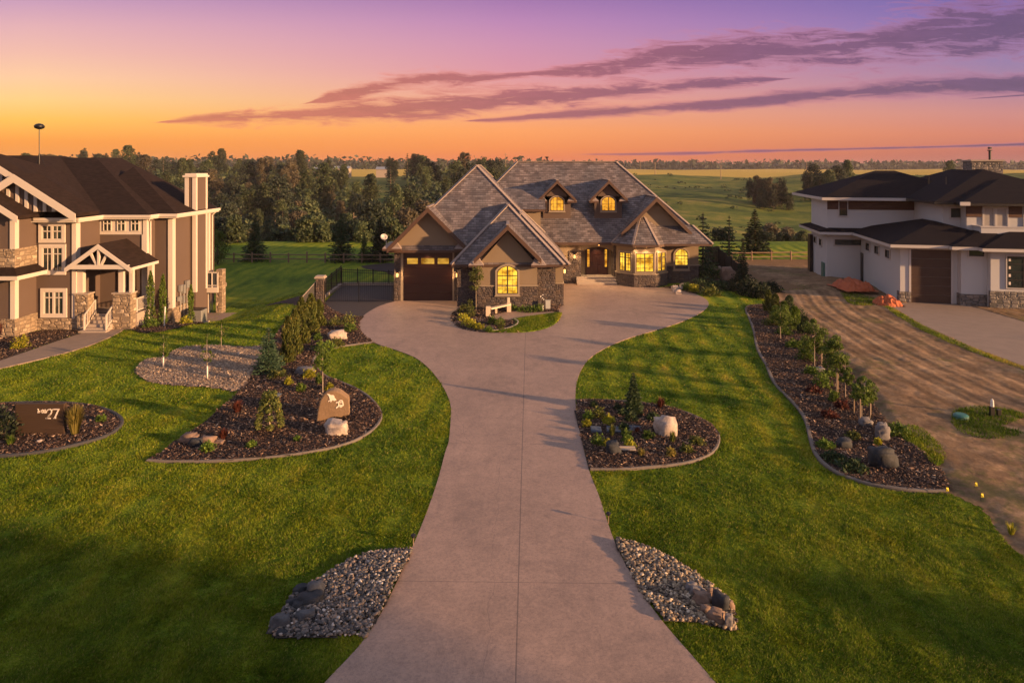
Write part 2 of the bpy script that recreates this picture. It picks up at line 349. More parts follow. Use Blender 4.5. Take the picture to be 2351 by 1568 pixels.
def leaf(a, b, c3=None, tr=0.3, hue=0.25):
    def fn(t):
        g = t.n('ShaderNodeNewGeometry'); oi = t.n('ShaderNodeObjectInfo')
        p = t.coord('Object')
        n1 = t.noise(p, 1.1, 3); r = g.outputs['Random Per Island']
        f = t.m('ADD', t.m('MULTIPLY', n1, 0.6), t.m('MULTIPLY', r, 0.5))
        stops = [(0.25, a), (0.75, b)]
        if c3: stops.append((0.92, c3))
        col = t.ramp(f, stops)
        col = t.mix(1.0, col, t.m('MULTIPLY_ADD', oi.outputs['Random'], 2 * hue, 1 - hue), 'MULTIPLY')
        d = t.bsdf(col, 0.6, spec=0.25)
        tn = t.n('ShaderNodeBsdfTranslucent'); t.set(tn.inputs[0], col)
        mx = t.n('ShaderNodeMixShader'); mx.inputs[0].default_value = tr
        t.t.links.new(d, mx.inputs[1]); t.t.links.new(tn.outputs[0], mx.inputs[2])
        return mx.outputs[0]
    return fn
mat('leaf_forest', leaf((0.026, 0.044, 0.022), (0.078, 0.100, 0.042), (0.15, 0.145, 0.055), 0.25, 0.45))
mat('leaf_forest_dark', leaf((0.013, 0.022, 0.016), (0.036, 0.048, 0.028), None, 0.15, 0.3))
mat('leaf_forest_rust', leaf((0.050, 0.046, 0.032), (0.11, 0.092, 0.052), (0.18, 0.13, 0.065), 0.2, 0.3))
mat('leaf_spruce', leaf((0.018, 0.040, 0.018), (0.055, 0.085, 0.030), (0.10, 0.12, 0.035), 0.15))
mat('leaf_bluespruce', leaf((0.020, 0.048, 0.028), (0.060, 0.105, 0.052), (0.17, 0.20, 0.10), 0.1))
mat('leaf_juniper', leaf((0.045, 0.070, 0.016), (0.140, 0.150, 0.030), (0.30, 0.20, 0.05), 0.2))
mat('leaf_sapling', leaf((0.045, 0.085, 0.012), (0.12, 0.17, 0.025), (0.25, 0.25, 0.05), 0.35))
mat('leaf_golden', leaf((0.16, 0.19, 0.015), (0.42, 0.38, 0.03), (0.60, 0.48, 0.05), 0.3))
mat('leaf_green', leaf((0.045, 0.10, 0.012), (0.13, 0.19, 0.025), (0.22, 0.26, 0.04), 0.3))
mat('leaf_red', leaf((0.045, 0.012, 0.010), (0.12, 0.035, 0.022), (0.20, 0.07, 0.03), 0.2))
mat('leaf_black', leaf((0.010, 0.018, 0.010), (0.024, 0.036, 0.016), None, 0.1))
mat('leaf_reed', leaf((0.12, 0.11, 0.02), (0.30, 0.24, 0.06), (0.42, 0.27, 0.10), 0.3))

# ------------------------------------------------------------------ object helpers
OFF = {}
def tag(o, label=None, cat=None, group=None, kind=None):
    if label: o['label'] = label
    if cat: o['category'] = cat
    if group: o['group'] = group
    if kind: o['kind'] = kind
    return o
def thing(name, label, cat, loc=(0, 0, 0), group=None, rz=0.0):
    o = bpy.data.objects.new(name, None); COL.objects.link(o)
    o.location = loc; o.rotation_euler = (0, 0, rz); o.empty_display_size = 0.3
    OFF[o.name] = Vector(loc)
    return tag(o, label, cat, group)
def uvs(me):
    n = len(me.loops)
    if not n: return
    uvl = me.uv_layers.new(name='UVMap')
    out = np.empty((n, 2), np.float32)
    vs = [v.co for v in me.vertices]
    for p in me.polygons:
        nr = p.normal
        if abs(nr.z) > 0.995: a, b = Vector((1, 0, 0)), Vector((0, 1, 0))
        else:
            a = Vector((-nr.y, nr.x, 0)).normalized(); b = nr.cross(a)
        for li in p.loop_indices:
            c = vs[me.loops[li].vertex_index]
            out[li] = (c.dot(a), c.dot(b))
    uvl.data.foreach_set('uv', out.ravel())
SPLIT = {'corner_board', 'wood_band', 'rake_board', 'stone_base', 'stone_pier', 'porch_column', 'pier_cap', 'door_trim', 'sticker', 'wall', 'batten', 'stub_post', 'end_post', 'stone_cap', 'upper_fascia', 'return_roof', 'gutter', 'gable_wall', 'porch_wall', 'balcony_parapet', 'parapet_cap', 'fascia', 'soffit', 'lower_fascia', 'dormer_wall', 'top_slab', 'steps', 'porch_steps', 'railing_post', 'gable_roof', 'dormer_roof', 'ridge_cap'}
class MB:
    def __init__(s): s.v = []; s.f = []; s.p = []
    def poly(s, pts):
        i = len(s.v); s.v += [tuple(p) for p in pts]; s.f.append(tuple(range(i, i + len(pts))))
    def box(s, x0, x1, y0, y1, z0, z1):
        x0, x1 = min(x0, x1), max(x0, x1); y0, y1 = min(y0, y1), max(y0, y1)
        i = len(s.v); s.p.append((i, len(s.f)))
        s.v += [(x0, y0, z0), (x1, y0, z0), (x1, y1, z0), (x0, y1, z0), (x0, y0, z1), (x1, y0, z1), (x1, y1, z1), (x0, y1, z1)]
        for f in ((3, 2, 1, 0), (4, 5, 6, 7), (0, 1, 5, 4), (1, 2, 6, 5), (2, 3, 7, 6), (3, 0, 4, 7)):
            s.f.append(tuple(i + k for k in f))
        return s
    def prism(s, pts, vec):
        """closed prism: planar polygon swept by vec"""
        vec = Vector(vec); a = [Vector(p) for p in pts]; b = [p + vec for p in a]
        nrm = Vector((0, 0, 0))
        for k in range(len(a)): nrm += a[k].cross(a[(k + 1) % len(a)])
        if nrm.dot(vec) > 0: a, b = a[::-1], b[::-1]
        i = len(s.v); s.p.append((i, len(s.f))); n = len(a); s.v += [tuple(p) for p in a] + [tuple(p) for p in b]
        s.f.append(tuple(range(i, i + n))); s.f.append(tuple(range(i + 2 * n - 1, i + n - 1, -1)))
        for k in range(n):
            k2 = (k + 1) % n
            s.f.append((i + k, i + n + k, i + n + k2, i + k2))
        return s
    def bar(s, p, q, w, h, up=(0, 0, 1)):
        p, q = Vector(p), Vector(q); d = (q - p)
        if d.length < 1e-6: return s
        d.normalize(); up = Vector(up)
        if abs(d.dot(up)) > 0.99: up = Vector((0, 1, 0))
        a = d.cross(up).normalized() * (w / 2); b = a.cross(d).normalized() * (h / 2)
        s.prism([p - a - b, p + a - b, p + a + b, p - a + b], q - p)
        return s
    def tube(s, pts, rad, seg=8):
        pts = [Vector(p) for p in pts]
        if not hasattr(rad, '__len__'): rad = [rad] * len(pts)
        rings = []
        for k, p in enumerate(pts):
            d = (pts[min(k + 1, len(pts) - 1)] - pts[max(k - 1, 0)]).normalized()
            u = d.cross(Vector((0.13, 1, 0.07))).normalized(); w = d.cross(u).normalized()
            i = len(s.v)
            for j in range(seg):
                a = 2 * math.pi * j / seg
                s.v.append(tuple(p + (u * math.cos(a) + w * math.sin(a)) * rad[k]))
            rings.append(i)
        for k in range(len(rings) - 1):
            for j in range(seg):
                a, b = rings[k] + j, rings[k] + (j + 1) % seg
                s.f.append((a, b, b + rings[k + 1] - rings[k], a + rings[k + 1] - rings[k]))
        s.f.append(tuple(rings[0] + j for j in range(seg))[::-1]); s.f.append(tuple(rings[-1] + j for j in range(seg)))
        return s
    def build(s, name, material, parent=None, smooth=False, bevel=0.0, uv=True):
        if name in SPLIT and parent is not None and len(s.p) > 1 and s.p[0] == (0, 0):
            out = None
            for k, (vi, fi) in enumerate(s.p):
                ve, fe = s.p[k + 1] if k + 1 < len(s.p) else (len(s.v), len(s.f))
                m = MB(); m.v = s.v[vi:ve]; m.f = [tuple(a - vi for a in f) for f in s.f[fi:fe]]
                o = m.build(name, material, parent, smooth, bevel, uv); out = out or o
            return out
        off = Vector((0, 0, 0))
        if parent is not None: off = OFF.get(parent.name, off)
        me = bpy.data.meshes.new(name)
        me.from_pydata([(a - off.x, b - off.y, c - off.z) for a, b, c in s.v], [], s.f)
        me.materials.append(M(material) if isinstance(material, str) else material)
        me.update()
        if uv: uvs(me)
        if smooth: me.polygons.foreach_set('use_smooth', [True] * len(me.polygons))
        o = bpy.data.objects.new(name, me); COL.objects.link(o)
        if parent is not None: o.parent = parent
        OFF[o.name] = off
        if bevel:
            m = o.modifiers.new('bevel', 'BEVEL'); m.width = bevel; m.segments = 2; m.limit_method = 'ANGLE'
        return o
def np_mesh(name, V, F, mats, midx=None, smooth=False):
    me = bpy.data.meshes.new(name)
    V = np.asarray(V, np.float32); F = np.asarray(F, np.int32); n, k = F.shape
    me.vertices.add(len(V)); me.vertices.foreach_set('co', V.ravel())
    me.loops.add(n * k); me.loops.foreach_set('vertex_index', F.ravel())
    me.polygons.add(n); me.polygons.foreach_set('loop_start', np.arange(0, n * k, k, dtype=np.int32))
    me.polygons.foreach_set('loop_total', np.full(n, k, np.int32))
    if midx is not None: me.polygons.foreach_set('material_index', np.asarray(midx, np.int32))
    if smooth: me.polygons.foreach_set('use_smooth', np.ones(n, bool))
    for m in mats: me.materials.append(M(m))
    me.update(calc_edges=True)
    return me
def link(me, name, parent=None, loc=None):
    o = bpy.data.objects.new(name, me); COL.objects.link(o)
    if parent is not None: o.parent = parent
    if loc is not None: o.location = loc
    return o

def inpoly(px, py, poly):
    px = np.asarray(px); py = np.asarray(py); c = np.zeros(px.shape, bool); n = len(poly); j = n - 1
    for i in range(n):
        xi, yi = poly[i]; xj, yj = poly[j]
        if yi != yj:
            c ^= ((yi > py) != (yj > py)) & (px < (xj - xi) * (py - yi) / (yj - yi) + xi)
        j = i
    return c
def smooth_poly(pts, n=6, closed=True):
    """Catmull-Rom through surveyed points"""
    P = [np.array(p, float) for p in pts]; out = []; m = len(P)
    for i in range(m if closed else m - 1):
        p0 = P[(i - 1) % m] if closed or i > 0 else P[i]
        p1 = P[i]; p2 = P[(i + 1) % m]; p3 = P[(i + 2) % m] if closed or i + 2 < m else P[i + 1]
        for k in range(n):
            t = k / n
            out.append(tuple(0.5 * ((2 * p1) + (-p0 + p2) * t + (2 * p0 - 5 * p1 + 4 * p2 - p3) * t * t + (-p0 + 3 * p1 - 3 * p2 + p3) * t ** 3)))
    if not closed: out.append(tuple(P[-1]))
    return out
SUN_E = 5.0
HAZE = 0.00011
SKY = 0.457
EXPO = 1.15
# ------------------------------------------------------------------ outlines surveyed from the photograph
drive_px = [(700,1640),(747,1568),(793,1520),(840,1465),(890,1382),(945,1262),(975,1190),(1000,1120),(1013,1075),(1022,1040),(1030,1015),(1034,974),(1035,936),(1026.7,908),(1010,878),(985.7,848),(953,822),(909,804.7),(862.7,789.7),(840.8,776),(827,761),(824.4,744.6),(835,725.4),(868,705),(906.4,692.6)]
drive_px_r = [(1528,661.5),(1545,664),(1590,674),(1618,686),(1627,700),(1612,717),(1570,738),(1510,758),(1440,779),(1385,803),(1352,826),(1334,851),(1324,880),(1321,915),(1325,960),(1335,1010),(1352,1080),(1375,1140),(1405,1230),(1430,1285),(1472,1360),(1530,1440),(1645,1568),(1720,1640)]
dl = smooth_poly([gnd(*p) for p in drive_px], 4, False)
dr = smooth_poly([gnd(*p) for p in drive_px_r], 4, False)
drive = [(9.6, 0.02), (-9.9, 0.02), (-7.6, 4.5), (-5.6, 8.5)] + dl[6:] + [(-8.9, 51.3), (3.6, 51.3), (3.6, 58.7), (9.0, 58.7), (10.2, 56.9)] + dr[:-6] + [(5.6, 8.5), (7.4, 4.5)]
island = smooth_poly([gnd(*p) for p in [(1056.7,706.4),(1043,716),(1034.9,728.3),(1040,742),(1054,753),(1081,761),(1117,764.5),(1158,765.5),(1212.5,763.8),(1253.5,755.6),(1278,742),(1287.7,728.3),(1287,721),(1281,716)]], 5, False)
island = island + [(3.55, 49.3), (3.5, 49.6), (-3.9, 49.6), (-3.9, 48.9)]
i_lawn = smooth_poly([gnd(*p) for p in [(1122,763.5),(1158,765.3),(1212.5,763.6),(1253.5,755.4),(1278,741.8),(1287.5,728),(1285,720.3),(1230,727),(1180,735),(1185,742),(1180,750),(1165,757),(1140,761)]], 4)
i_pad = smooth_poly([gnd(*p) for p in [(1124,729),(1146,722.5),(1168,717),(1190,716),(1210,720),(1240,719),(1275,717.6),(1284,720),(1230,727),(1180,735),(1160,736),(1140,735)]], 3)
left_bed = smooth_poly([gnd(*p) for p in [(338,1060),(420,1062),(500,1061),(580,1056),(660,1048),(740,1035),(790,1023),(830,1006),(860,985),(874,962),(868,938),(845,912),(812,892),(778,878),(752,868),(735,855),(722,840),(721,824),(742,808),(785,797),(845,789)]], 4, False)
left_bed += [gnd(*p) for p in [(862,789.7),(840.8,776),(827,761),(824.4,744.6),(833,728),(800,729),(765,715),(745,698),(720,692),(700,700),(670,725),(645,755),(620,795),(590,845),(555,895),(510,935),(455,985),(400,1022)]]
chip_area = smooth_poly([gnd(*p) for p in [(332,828),(312,856),(345,878),(420,888),(500,893),(545,898),(585,855),(615,800),(560,797),(480,795),(430,797),(400,806),(380,820)]], 4)
sign_bed = smooth_poly([gnd(*p) for p in [(-130,990),(-90,940),(0,930),(80,927),(150,928),(210,935),(255,948),(278,965),(272,985),(240,1005),(180,1023),(100,1040),(0,1050),(-90,1040)]], 5)
right_bed = smooth_poly([gnd(*p) for p in [(1321,922),(1370,921),(1450,925),(1500,932),(1560,945),(1610,965),(1640,987),(1650,1010),(1641,1035),(1610,1055),(1560,1068),(1480,1076),(1420,1080),(1352,1080)]], 5, False)
right_bed += [gnd(1335,1010), gnd(1325,960)]
long_edge_px = [(1760,701),(1735,702),(1718,705),(1713,714),(1722,735),(1732,765),(1736,790),(1745,815),(1760,840),(1772,870),(1790,895),(1820,925),(1840,950),(1853,975),(1861,1010),(1873,1045),(1895,1070),(1930,1092),(1980,1110),(2040,1122),(2100,1129),(2174,1131)]
long_edge = smooth_poly([gnd(*p) for p in long_edge_px], 4, False)
long_bed = long_edge + smooth_poly([gnd(*p) for p in [(2178,1118),(2162,1085),(2120,1042),(2062,1002),(2005,932),(1962,865),(1902,802),(1850,750),(1815,712),(1795,695)]], 3, False)
rock_l = smooth_poly([gnd(*p) for p in [(948.8,1262.8),(887.5,1269.7),(828,1285.5),(778.6,1305.3),(739,1331),(709.3,1350.8),(677.7,1370.6),(655,1406),(618.3,1445.8),(630,1466),(689.6,1470.6),(749,1468),(816,1462)]], 4, False) + [gnd(*p) for p in [(838,1466),(889,1382)]]
rock_r = smooth_poly([gnd(*p) for p in [(1410,1244),(1446,1251),(1493.5,1266),(1545,1287.5),(1584.5,1311.3),(1612,1335),(1635,1350.8),(1672,1385),(1690,1430),(1683,1450),(1647.8,1443),(1604,1433),(1529,1431)]], 4, False) + [gnd(*p) for p in [(1470,1361),(1432,1288)]]
asphalt = [gnd(906,692.8), gnd(868,705), gnd(835,726), gnd(800,729), gnd(765,715), gnd(744,697), (-14.4, 57.6), (-9.0, 57.6), (-8.7, 51.2)]
walk = smooth_poly([gnd(*p) for p in [(-60,862),(0,848),(110,822),(200,797),(260,772),(287,756)]], 3, False) + [gnd(*p) for p in [(255,757),(192,765),(140,782),(70,806),(0,830),(-60,845)]]
lhouse_bed = [gnd(*p) for p in [(-60,842),(0,829),(70,805),(140,781),(190,764),(172,757),(100,758),(60,770),(-60,776)]]
lhouse_bed2 = [gnd(*p) for p in [(300,758),(330,766),(372,763),(420,751),(470,735),(462,722),(395,728),(345,738)]]
rgarden = smooth_poly([gnd(*p) for p in [(1520,661),(1560,667),(1592,675),(1640,669),(1672,661),(1695,650)]], 3, False) + [(20.6, 62), (16.2, 62), (16.2, 59.1)]
wdrive = [gnd(*p) for p in [(2040,702),(2120,750),(2240,803),(2351,844),(2500,900),(2600,800),(2351,742),(2234,707),(2190,697),(2090,697)]]
dirt_poly = [gnd(*p) for p in [(1860,664),(1800,668),(1765,674),(1745,682),(1790,700),(1850,752),(1902,804),(1962,868),(2005,935),(2062,1004),(2120,1045),(2162,1088),(2176,1131),(2235,1165),(2290,1215),(2351,1290),(2420,1400)]]
dirt_poly += [(30, 14), (62, 14), (62, 66), (24, 70), (22.5, 62)]
def rough_edge(poly, step=0.5, amp=0.16):
    out = []
    for i in range(len(poly)):
        a, b = np.array(poly[i], float), np.array(poly[(i + 1) % len(poly)], float); n = max(1, int(np.linalg.norm(b - a) / step)); nr = np.array([-(b - a)[1], (b - a)[0]]) / (np.linalg.norm(b - a) + 1e-9)
        for k in range(n): out.append(tuple(a + (b - a) * k / n + nr * rng.normal(0, amp)))
    return out
dirt_poly = rough_edge(dirt_poly)
tilled = smooth_poly([gnd(*p) for p in [(608,684),(650,689),(690,704),(712,690),(716,668),(690,676),(640,681)]], 3)
tilled2 = smooth_poly([gnd(*p) for p in [(830,612),(860,608),(906,606),(906,634),(880,624),(845,619)]], 3)

LAWN_HOLES = [[(-90, -9.5), (90, -9.5), (90, 0), (-90, 0)], drive, island, left_bed, chip_area, sign_bed, right_bed, long_bed, rock_l, rock_r, asphalt, walk, lhouse_bed, lhouse_bed2, rgarden, wdrive, dirt_poly, tilled, tilled2,
              [(-60, 41.5), (-22, 42), (-22, 60), (-60, 60)], [(-9, 50), (17, 50), (17, 80), (-9, 80)], [(-9,48),(4,48),(4,52),(-9,52)]]

def tess_sheet(name, poly, z, material, skirt=0.08, label=None, cat=None, kind='structure'):
    V = [Vector((x, y, z + tz(x, y))) for x, y in poly]
    tris = geometry.tessellate_polygon([[Vector((x, y, 0)) for x, y in poly]])
    mb = MB(); mb.v = [tuple(v) for v in V]
    for t in tris:
        a, b, c = [V[i] for i in t]
        mb.f.append(tuple(t) if (b - a).cross(c - a).z > 0 else tuple(t[::-1]))
    n = len(V); mb.v += [(v.x, v.y, v.z - skirt) for v in V]
    for i in range(n):
        j = (i + 1) % n; mb.f.append((i, j, n + j, n + i))
    o = mb.build(name, material, uv=False)
    return tag(o, label, cat, kind=kind)
def grid_sheet(name, poly, cell, zf, material, label=None, kind='structure', smooth=True):
    P = np.array(poly); x0, y0 = P.min(0); x1, y1 = P.max(0)
    nx, ny = int((x1 - x0) / cell) + 2, int((y1 - y0) / cell) + 2
    gx, gy = np.meshgrid(x0 + cell * np.arange(nx), y0 + cell * np.arange(ny))
    gz = zf(gx, gy)
    cx, cy = gx[:-1, :-1] + cell / 2, gy[:-1, :-1] + cell / 2
    m = inpoly(cx, cy, poly)
    idx = np.arange(nx * ny).reshape(ny, nx)
    F = np.stack([idx[:-1, :-1][m], idx[:-1, 1:][m], idx[1:, 1:][m], idx[1:, :-1][m]], 1)
    V = np.stack([gx.ravel(), gy.ravel(), gz.ravel()], 1)
    used = np.unique(F); rm = np.full(len(V), -1); rm[used] = np.arange(len(used))
    me = np_mesh(name, V[used], rm[F], [material], smooth=smooth)
    if zf.__name__ == 'dirt_z':
        at = me.attributes.new('track', 'FLOAT', 'POINT'); at.data.foreach_set('value', DIRT_TRACK[-1].ravel()[used].astype(np.float32))
    return tag(link(me, name), label, kind=kind)

# ------------------------------------------------------------------ the ground: one sheet to the horizon
ys = np.concatenate([np.arange(-60, 40, 4.0), np.arange(40, 62, 1.0), np.arange(62, 170, 3.0), np.arange(170, 620, 12.0), np.arange(620, 1600, 60.0), np.arange(1600, 3500, 300.0)])
us = np.concatenate([np.linspace(-1, -0.33, 26)[:-1], np.linspace(-0.33, 0.33, 60), np.linspace(0.33, 1, 26)[1:]])
gy, gu = np.meshgrid(ys, us, indexing='ij')
gx = gu * (100 + 1.35 * np.maximum(gy, 0))
gz = terr(gx, gy)
n1, n2 = gx.shape; idx = np.arange(n1 * n2).reshape(n1, n2)
F = np.stack([idx[:-1, :-1].ravel(), idx[:-1, 1:].ravel(), idx[1:, 1:].ravel(), idx[1:, :-1].ravel()], 1)
me = np_mesh('ground', np.stack([gx.ravel(), gy.ravel(), gz.ravel()], 1), F, ['ground'], smooth=True)
tag(link(me, 'ground'), 'green lawn falling away to meadows and far fields', kind='structure')

def N3(x, y, s, seed=0.0):
    return (N2(x, y, s, seed) + N2(x * .8 + y * .6, y * .8 - x * .6, s * 1.37, seed + 2) + N2(x * .5 - y * .87, y * .5 + x * .87, s * 0.71, seed + 5)) / 1.9
def N2(x, y, s, seed=0.0):
    """cheap value-like noise field"""
    return (np.sin(x * s * 1.7 + 1.3 * np.sin(y * s * 1.1 + seed)) * np.cos(y * s * 1.9 + 1.7 * np.sin(x * s * 0.9 + seed * 2.1)))
# ------------------------------------------------------------------ hard surfaces
tess_sheet('driveway', drive, 0.035, 'concrete', 0.15, 'wide curving pinkish concrete driveway leading up to the stone house')
tess_sheet('street', [(-90, -9.5), (90, -9.5), (90, -0.12), (-90, -0.12)], 0.012, 'asphalt', 0.1, 'dark asphalt street at the foot of the driveway')
tess_sheet('patio_pad', i_pad, 0.060, 'concrete', 0.03, 'small concrete pad in front of the white bench')
tess_sheet('asphalt_court', asphalt, 0.018, 'asphalt', 0.1, 'dark paved side court behind the black gate')
tess_sheet('front_walk', walk, 0.05, 'concrete_walk', 0.12, 'pale concrete walk leading to the brown house steps')
tess_sheet('neighbour_driveway', wdrive, 0.09, 'concrete_walk', 0.2, 'straight concrete driveway in front of the white house')
ruts = [gnd(*p) for p in [(1850,672),(1880,715),(1960,765),(2060,825),(2180,885),(2290,935),(2400,965),(2600,1000)]]
ruts = np.array(smooth_poly(ruts, 8, False))
DIRT_TRACK = []
def dirt_z(x, y):
    sh = x.shape; P = np.stack([x.ravel(), y.ravel()], 1)
    d = np.full(len(P), 1e9); s = np.zeros(len(P))
    for i in range(len(ruts) - 1):
        a, b = ruts[i], ruts[i + 1]; ab = b - a; L = np.dot(ab, ab)
        t = np.clip(((P - a) @ ab) / L, 0, 1); q = a + t[:, None] * ab; v = P - q
        dd = np.hypot(v[:, 0], v[:, 1]); m = dd < d
        d[m] = dd[m]; s[m] = np.sign(ab[0] * v[:, 1] - ab[1] * v[:, 0])[m]
    sd = (d * s).reshape(sh)
    env = np.exp(-(sd / 3.4) ** 2)
    tr_ = 0.5 + 0.5 * np.clip((0.75 * np.sin(sd * 4.4 + 0.9 * N3(x, y, 0.10)) + 0.55 * np.sin(sd * 10.7 + 1.2 * N3(x, y, 0.14, 7))) * (0.35 + env) + 0.35 * N3(x, y, 0.6, 3), -1, 1)
    DIRT_TRACK.append(tr_)
    z = 0.05 + env * (0.006 * np.sin(sd * 5.2 + 0.9 * N3(x, y, 0.10)) * (0.6 + 0.5 * N3(x, y, 0.3, 4)) + 0.009 * np.sin(sd * 10.7 + 1.2 * N3(x, y, 0.14, 7)))
    z = z + 0.022 * N3(x, y, 1.1) + 0.014 * N3(x, y, 3.1, 2) + 0.008 * N3(x, y, 7.3, 4)
    mound = np.exp(-(((x - 27.4) / 2.2) ** 2 + ((y - 57.5) / 3.2) ** 2)) * 0.5
    z = z + mound + 0.05
    PP = np.array(dirt_poly); e = np.full(sh, 1e9); X_, Y_ = x, y
    for i in range(len(PP)):
        a, b = PP[i], PP[(i + 1) % len(PP)]; ab = b - a; t = np.clip(((X_ - a[0]) * ab[0] + (Y_ - a[1]) * ab[1]) / ab.dot(ab), 0, 1)
        e = np.minimum(e, np.hypot(X_ - a[0] - t * ab[0], Y_ - a[1] - t * ab[1]))
    z = np.maximum(z, 0.01) * sstep(0, 0.7, e) + 0.008
    return np.where(inpoly(x, y, wdrive), np.minimum(z, 0.02), z)
grid_sheet('dirt_lot', dirt_poly, 0.11, dirt_z, 'dirt', 'bare sandy dirt lot with curving tyre ruts beside the white house')

def bed_z(amp, seed=0.0, base=0.02):
    return lambda x, y: base + terr(x, y) + amp * (0.5 + 0.5 * N2(x, y, 0.8, seed)) 
def mbed(name, poly, mat_, amp, seed, label, cell=0.2):
    o = grid_sheet(name, poly, cell, bed_z(amp, seed), mat_, label)
    return o
mbed('planting_bed', left_bed, 'mulch_soil', 0.10, 1, 'large dark mulch bed sweeping along the left lawn')
mbed('wood_chip_area', chip_area, 'mulch_soil_pale', 0.04, 2, 'pale wood chip patch with three saplings')
mbed('sign_bed', sign_bed, 'mulch_soil', 0.08, 3, 'oval mulch bed around the brown address sign')
mbed('driveway_bed', right_bed, 'mulch_soil', 0.10, 4, 'half round mulch bed on the right of the driveway')
mbed('boundary_bed', long_bed, 'mulch_soil', 0.10, 5, 'long wavy mulch bed between lawn and dirt lot')
mbed('porch_bed', lhouse_bed, 'mulch_soil', 0.05, 6, 'mulch bed beside the brown house walk')
mbed('side_bed', lhouse_bed2, 'mulch_soil', 0.05, 7, 'narrow mulch bed along the brown house side')
mbed('garden_bed', rgarden, 'mulch_soil', 0.08, 8, 'mulch bed at the right corner of the stone house')
isl_in = [p for p in island]
mbed('island_bed', isl_in, 'mulch_soil', 0.05, 9, 'mulch island below the arched front window', 0.15)
tess_sheet('island_lawn', i_lawn, 0.075, 'ground', 0.05, 'small crescent of bright lawn on the island')
mbed('rock_bed', rock_l, 'rock_soil', 0.10, 10, 'river rock bed left of the driveway mouth', 0.12)
mbed('rock_bed', rock_r, 'rock_soil', 0.10, 11, 'river rock bed right of the driveway mouth', 0.12)
mbed('tilled_soil', tilled, 'mulch_soil', 0.03, 12, 'dark tilled soil patch on the far left lawn')
mbed('tilled_soil', tilled2, 'mulch_soil', 0.03, 13, 'dark tilled soil patch beside the garage')

def edging(name, pts, w, h, mat_, label):
    """a low moulded concrete kerb following an outline"""
    P = [Vector((x, y, 0)) for x, y in pts]; mb = MB(); prev = None
    for i, p in enumerate(P):
        d = (P[min(i + 1, len(P) - 1)] - P[max(i - 1, 0)]).normalized(); nrm = Vector((-d.y, d.x, 0))
        z = tz(p.x, p.y)
        prof = [(-w / 2, -0.05), (-w / 2, h * 0.7), (-w * 0.3, h), (w * 0.3, h), (w / 2, h * 0.7), (w / 2, -0.05)]
        i0 = len(mb.v)
        mb.v += [tuple(p + nrm * a + Vector((0, 0, z + b))) for a, b in prof]
        if prev is not None:
            for k in range(5): mb.f.append((prev + k, prev + k + 1, i0 + k + 1, i0 + k))
        prev = i0
    mb.f.append((0, 1, 2, 3, 4, 5)[::-1]); mb.f.append(tuple(prev + k for k in range(6)))
    return tag(mb.build(name, mat_, uv=False), label, 'edging')
edging('bed_edging', smooth_poly([gnd(*p) for p in [(338,1060),(420,1062),(500,1061),(580,1056),(660,1048),(740,1035),(790,1023),(830,1006),(860,985),(874,962),(868,938),(845,912),(812,892),(778,878),(752,868),(735,855),(722,840),(721,824),(742,808),(785,797),(845,789),(860,788)]], 6, False), 0.12, 0.09, 'edging', 'grey concrete edging curving round the large left mulch bed')
edging('bed_edging', smooth_poly([gnd(*p) for p in [(1323,922),(1370,921),(1450,925),(1500,932),(1560,945),(1610,965),(1640,987),(1650,1010),(1641,1035),(1610,1055),(1560,1068),(1480,1076),(1420,1080),(1355,1080)]], 6, False), 0.115, 0.09, 'edging', 'grey concrete edging of the half round bed right of the driveway')
edging('bed_edging', smooth_poly([gnd(*p) for p in long_edge_px], 6, False), 0.15, 0.10, 'edging', 'long wavy concrete edging between lawn and boundary bed')
edging('bed_edging', smooth_poly([gnd(*p) for p in [(-130,990),(-90,940),(0,930),(80,927),(150,928),(210,935),(255,948),(278,965),(272,985),(240,1005),(180,1023),(100,1040),(0,1050),(-90,1040)]], 6), 0.15, 0.11, 'edging_dark', 'dark edging round the oval address sign bed')
edging('bed_edging', smooth_poly([gnd(*p) for p in [(1180,735),(1189,741),(1186,748),(1172,755),(1150,760),(1128,763)]], 6, False), 0.14, 0.13, 'conc_light', 'short pale edging between island mulch and crescent lawn')

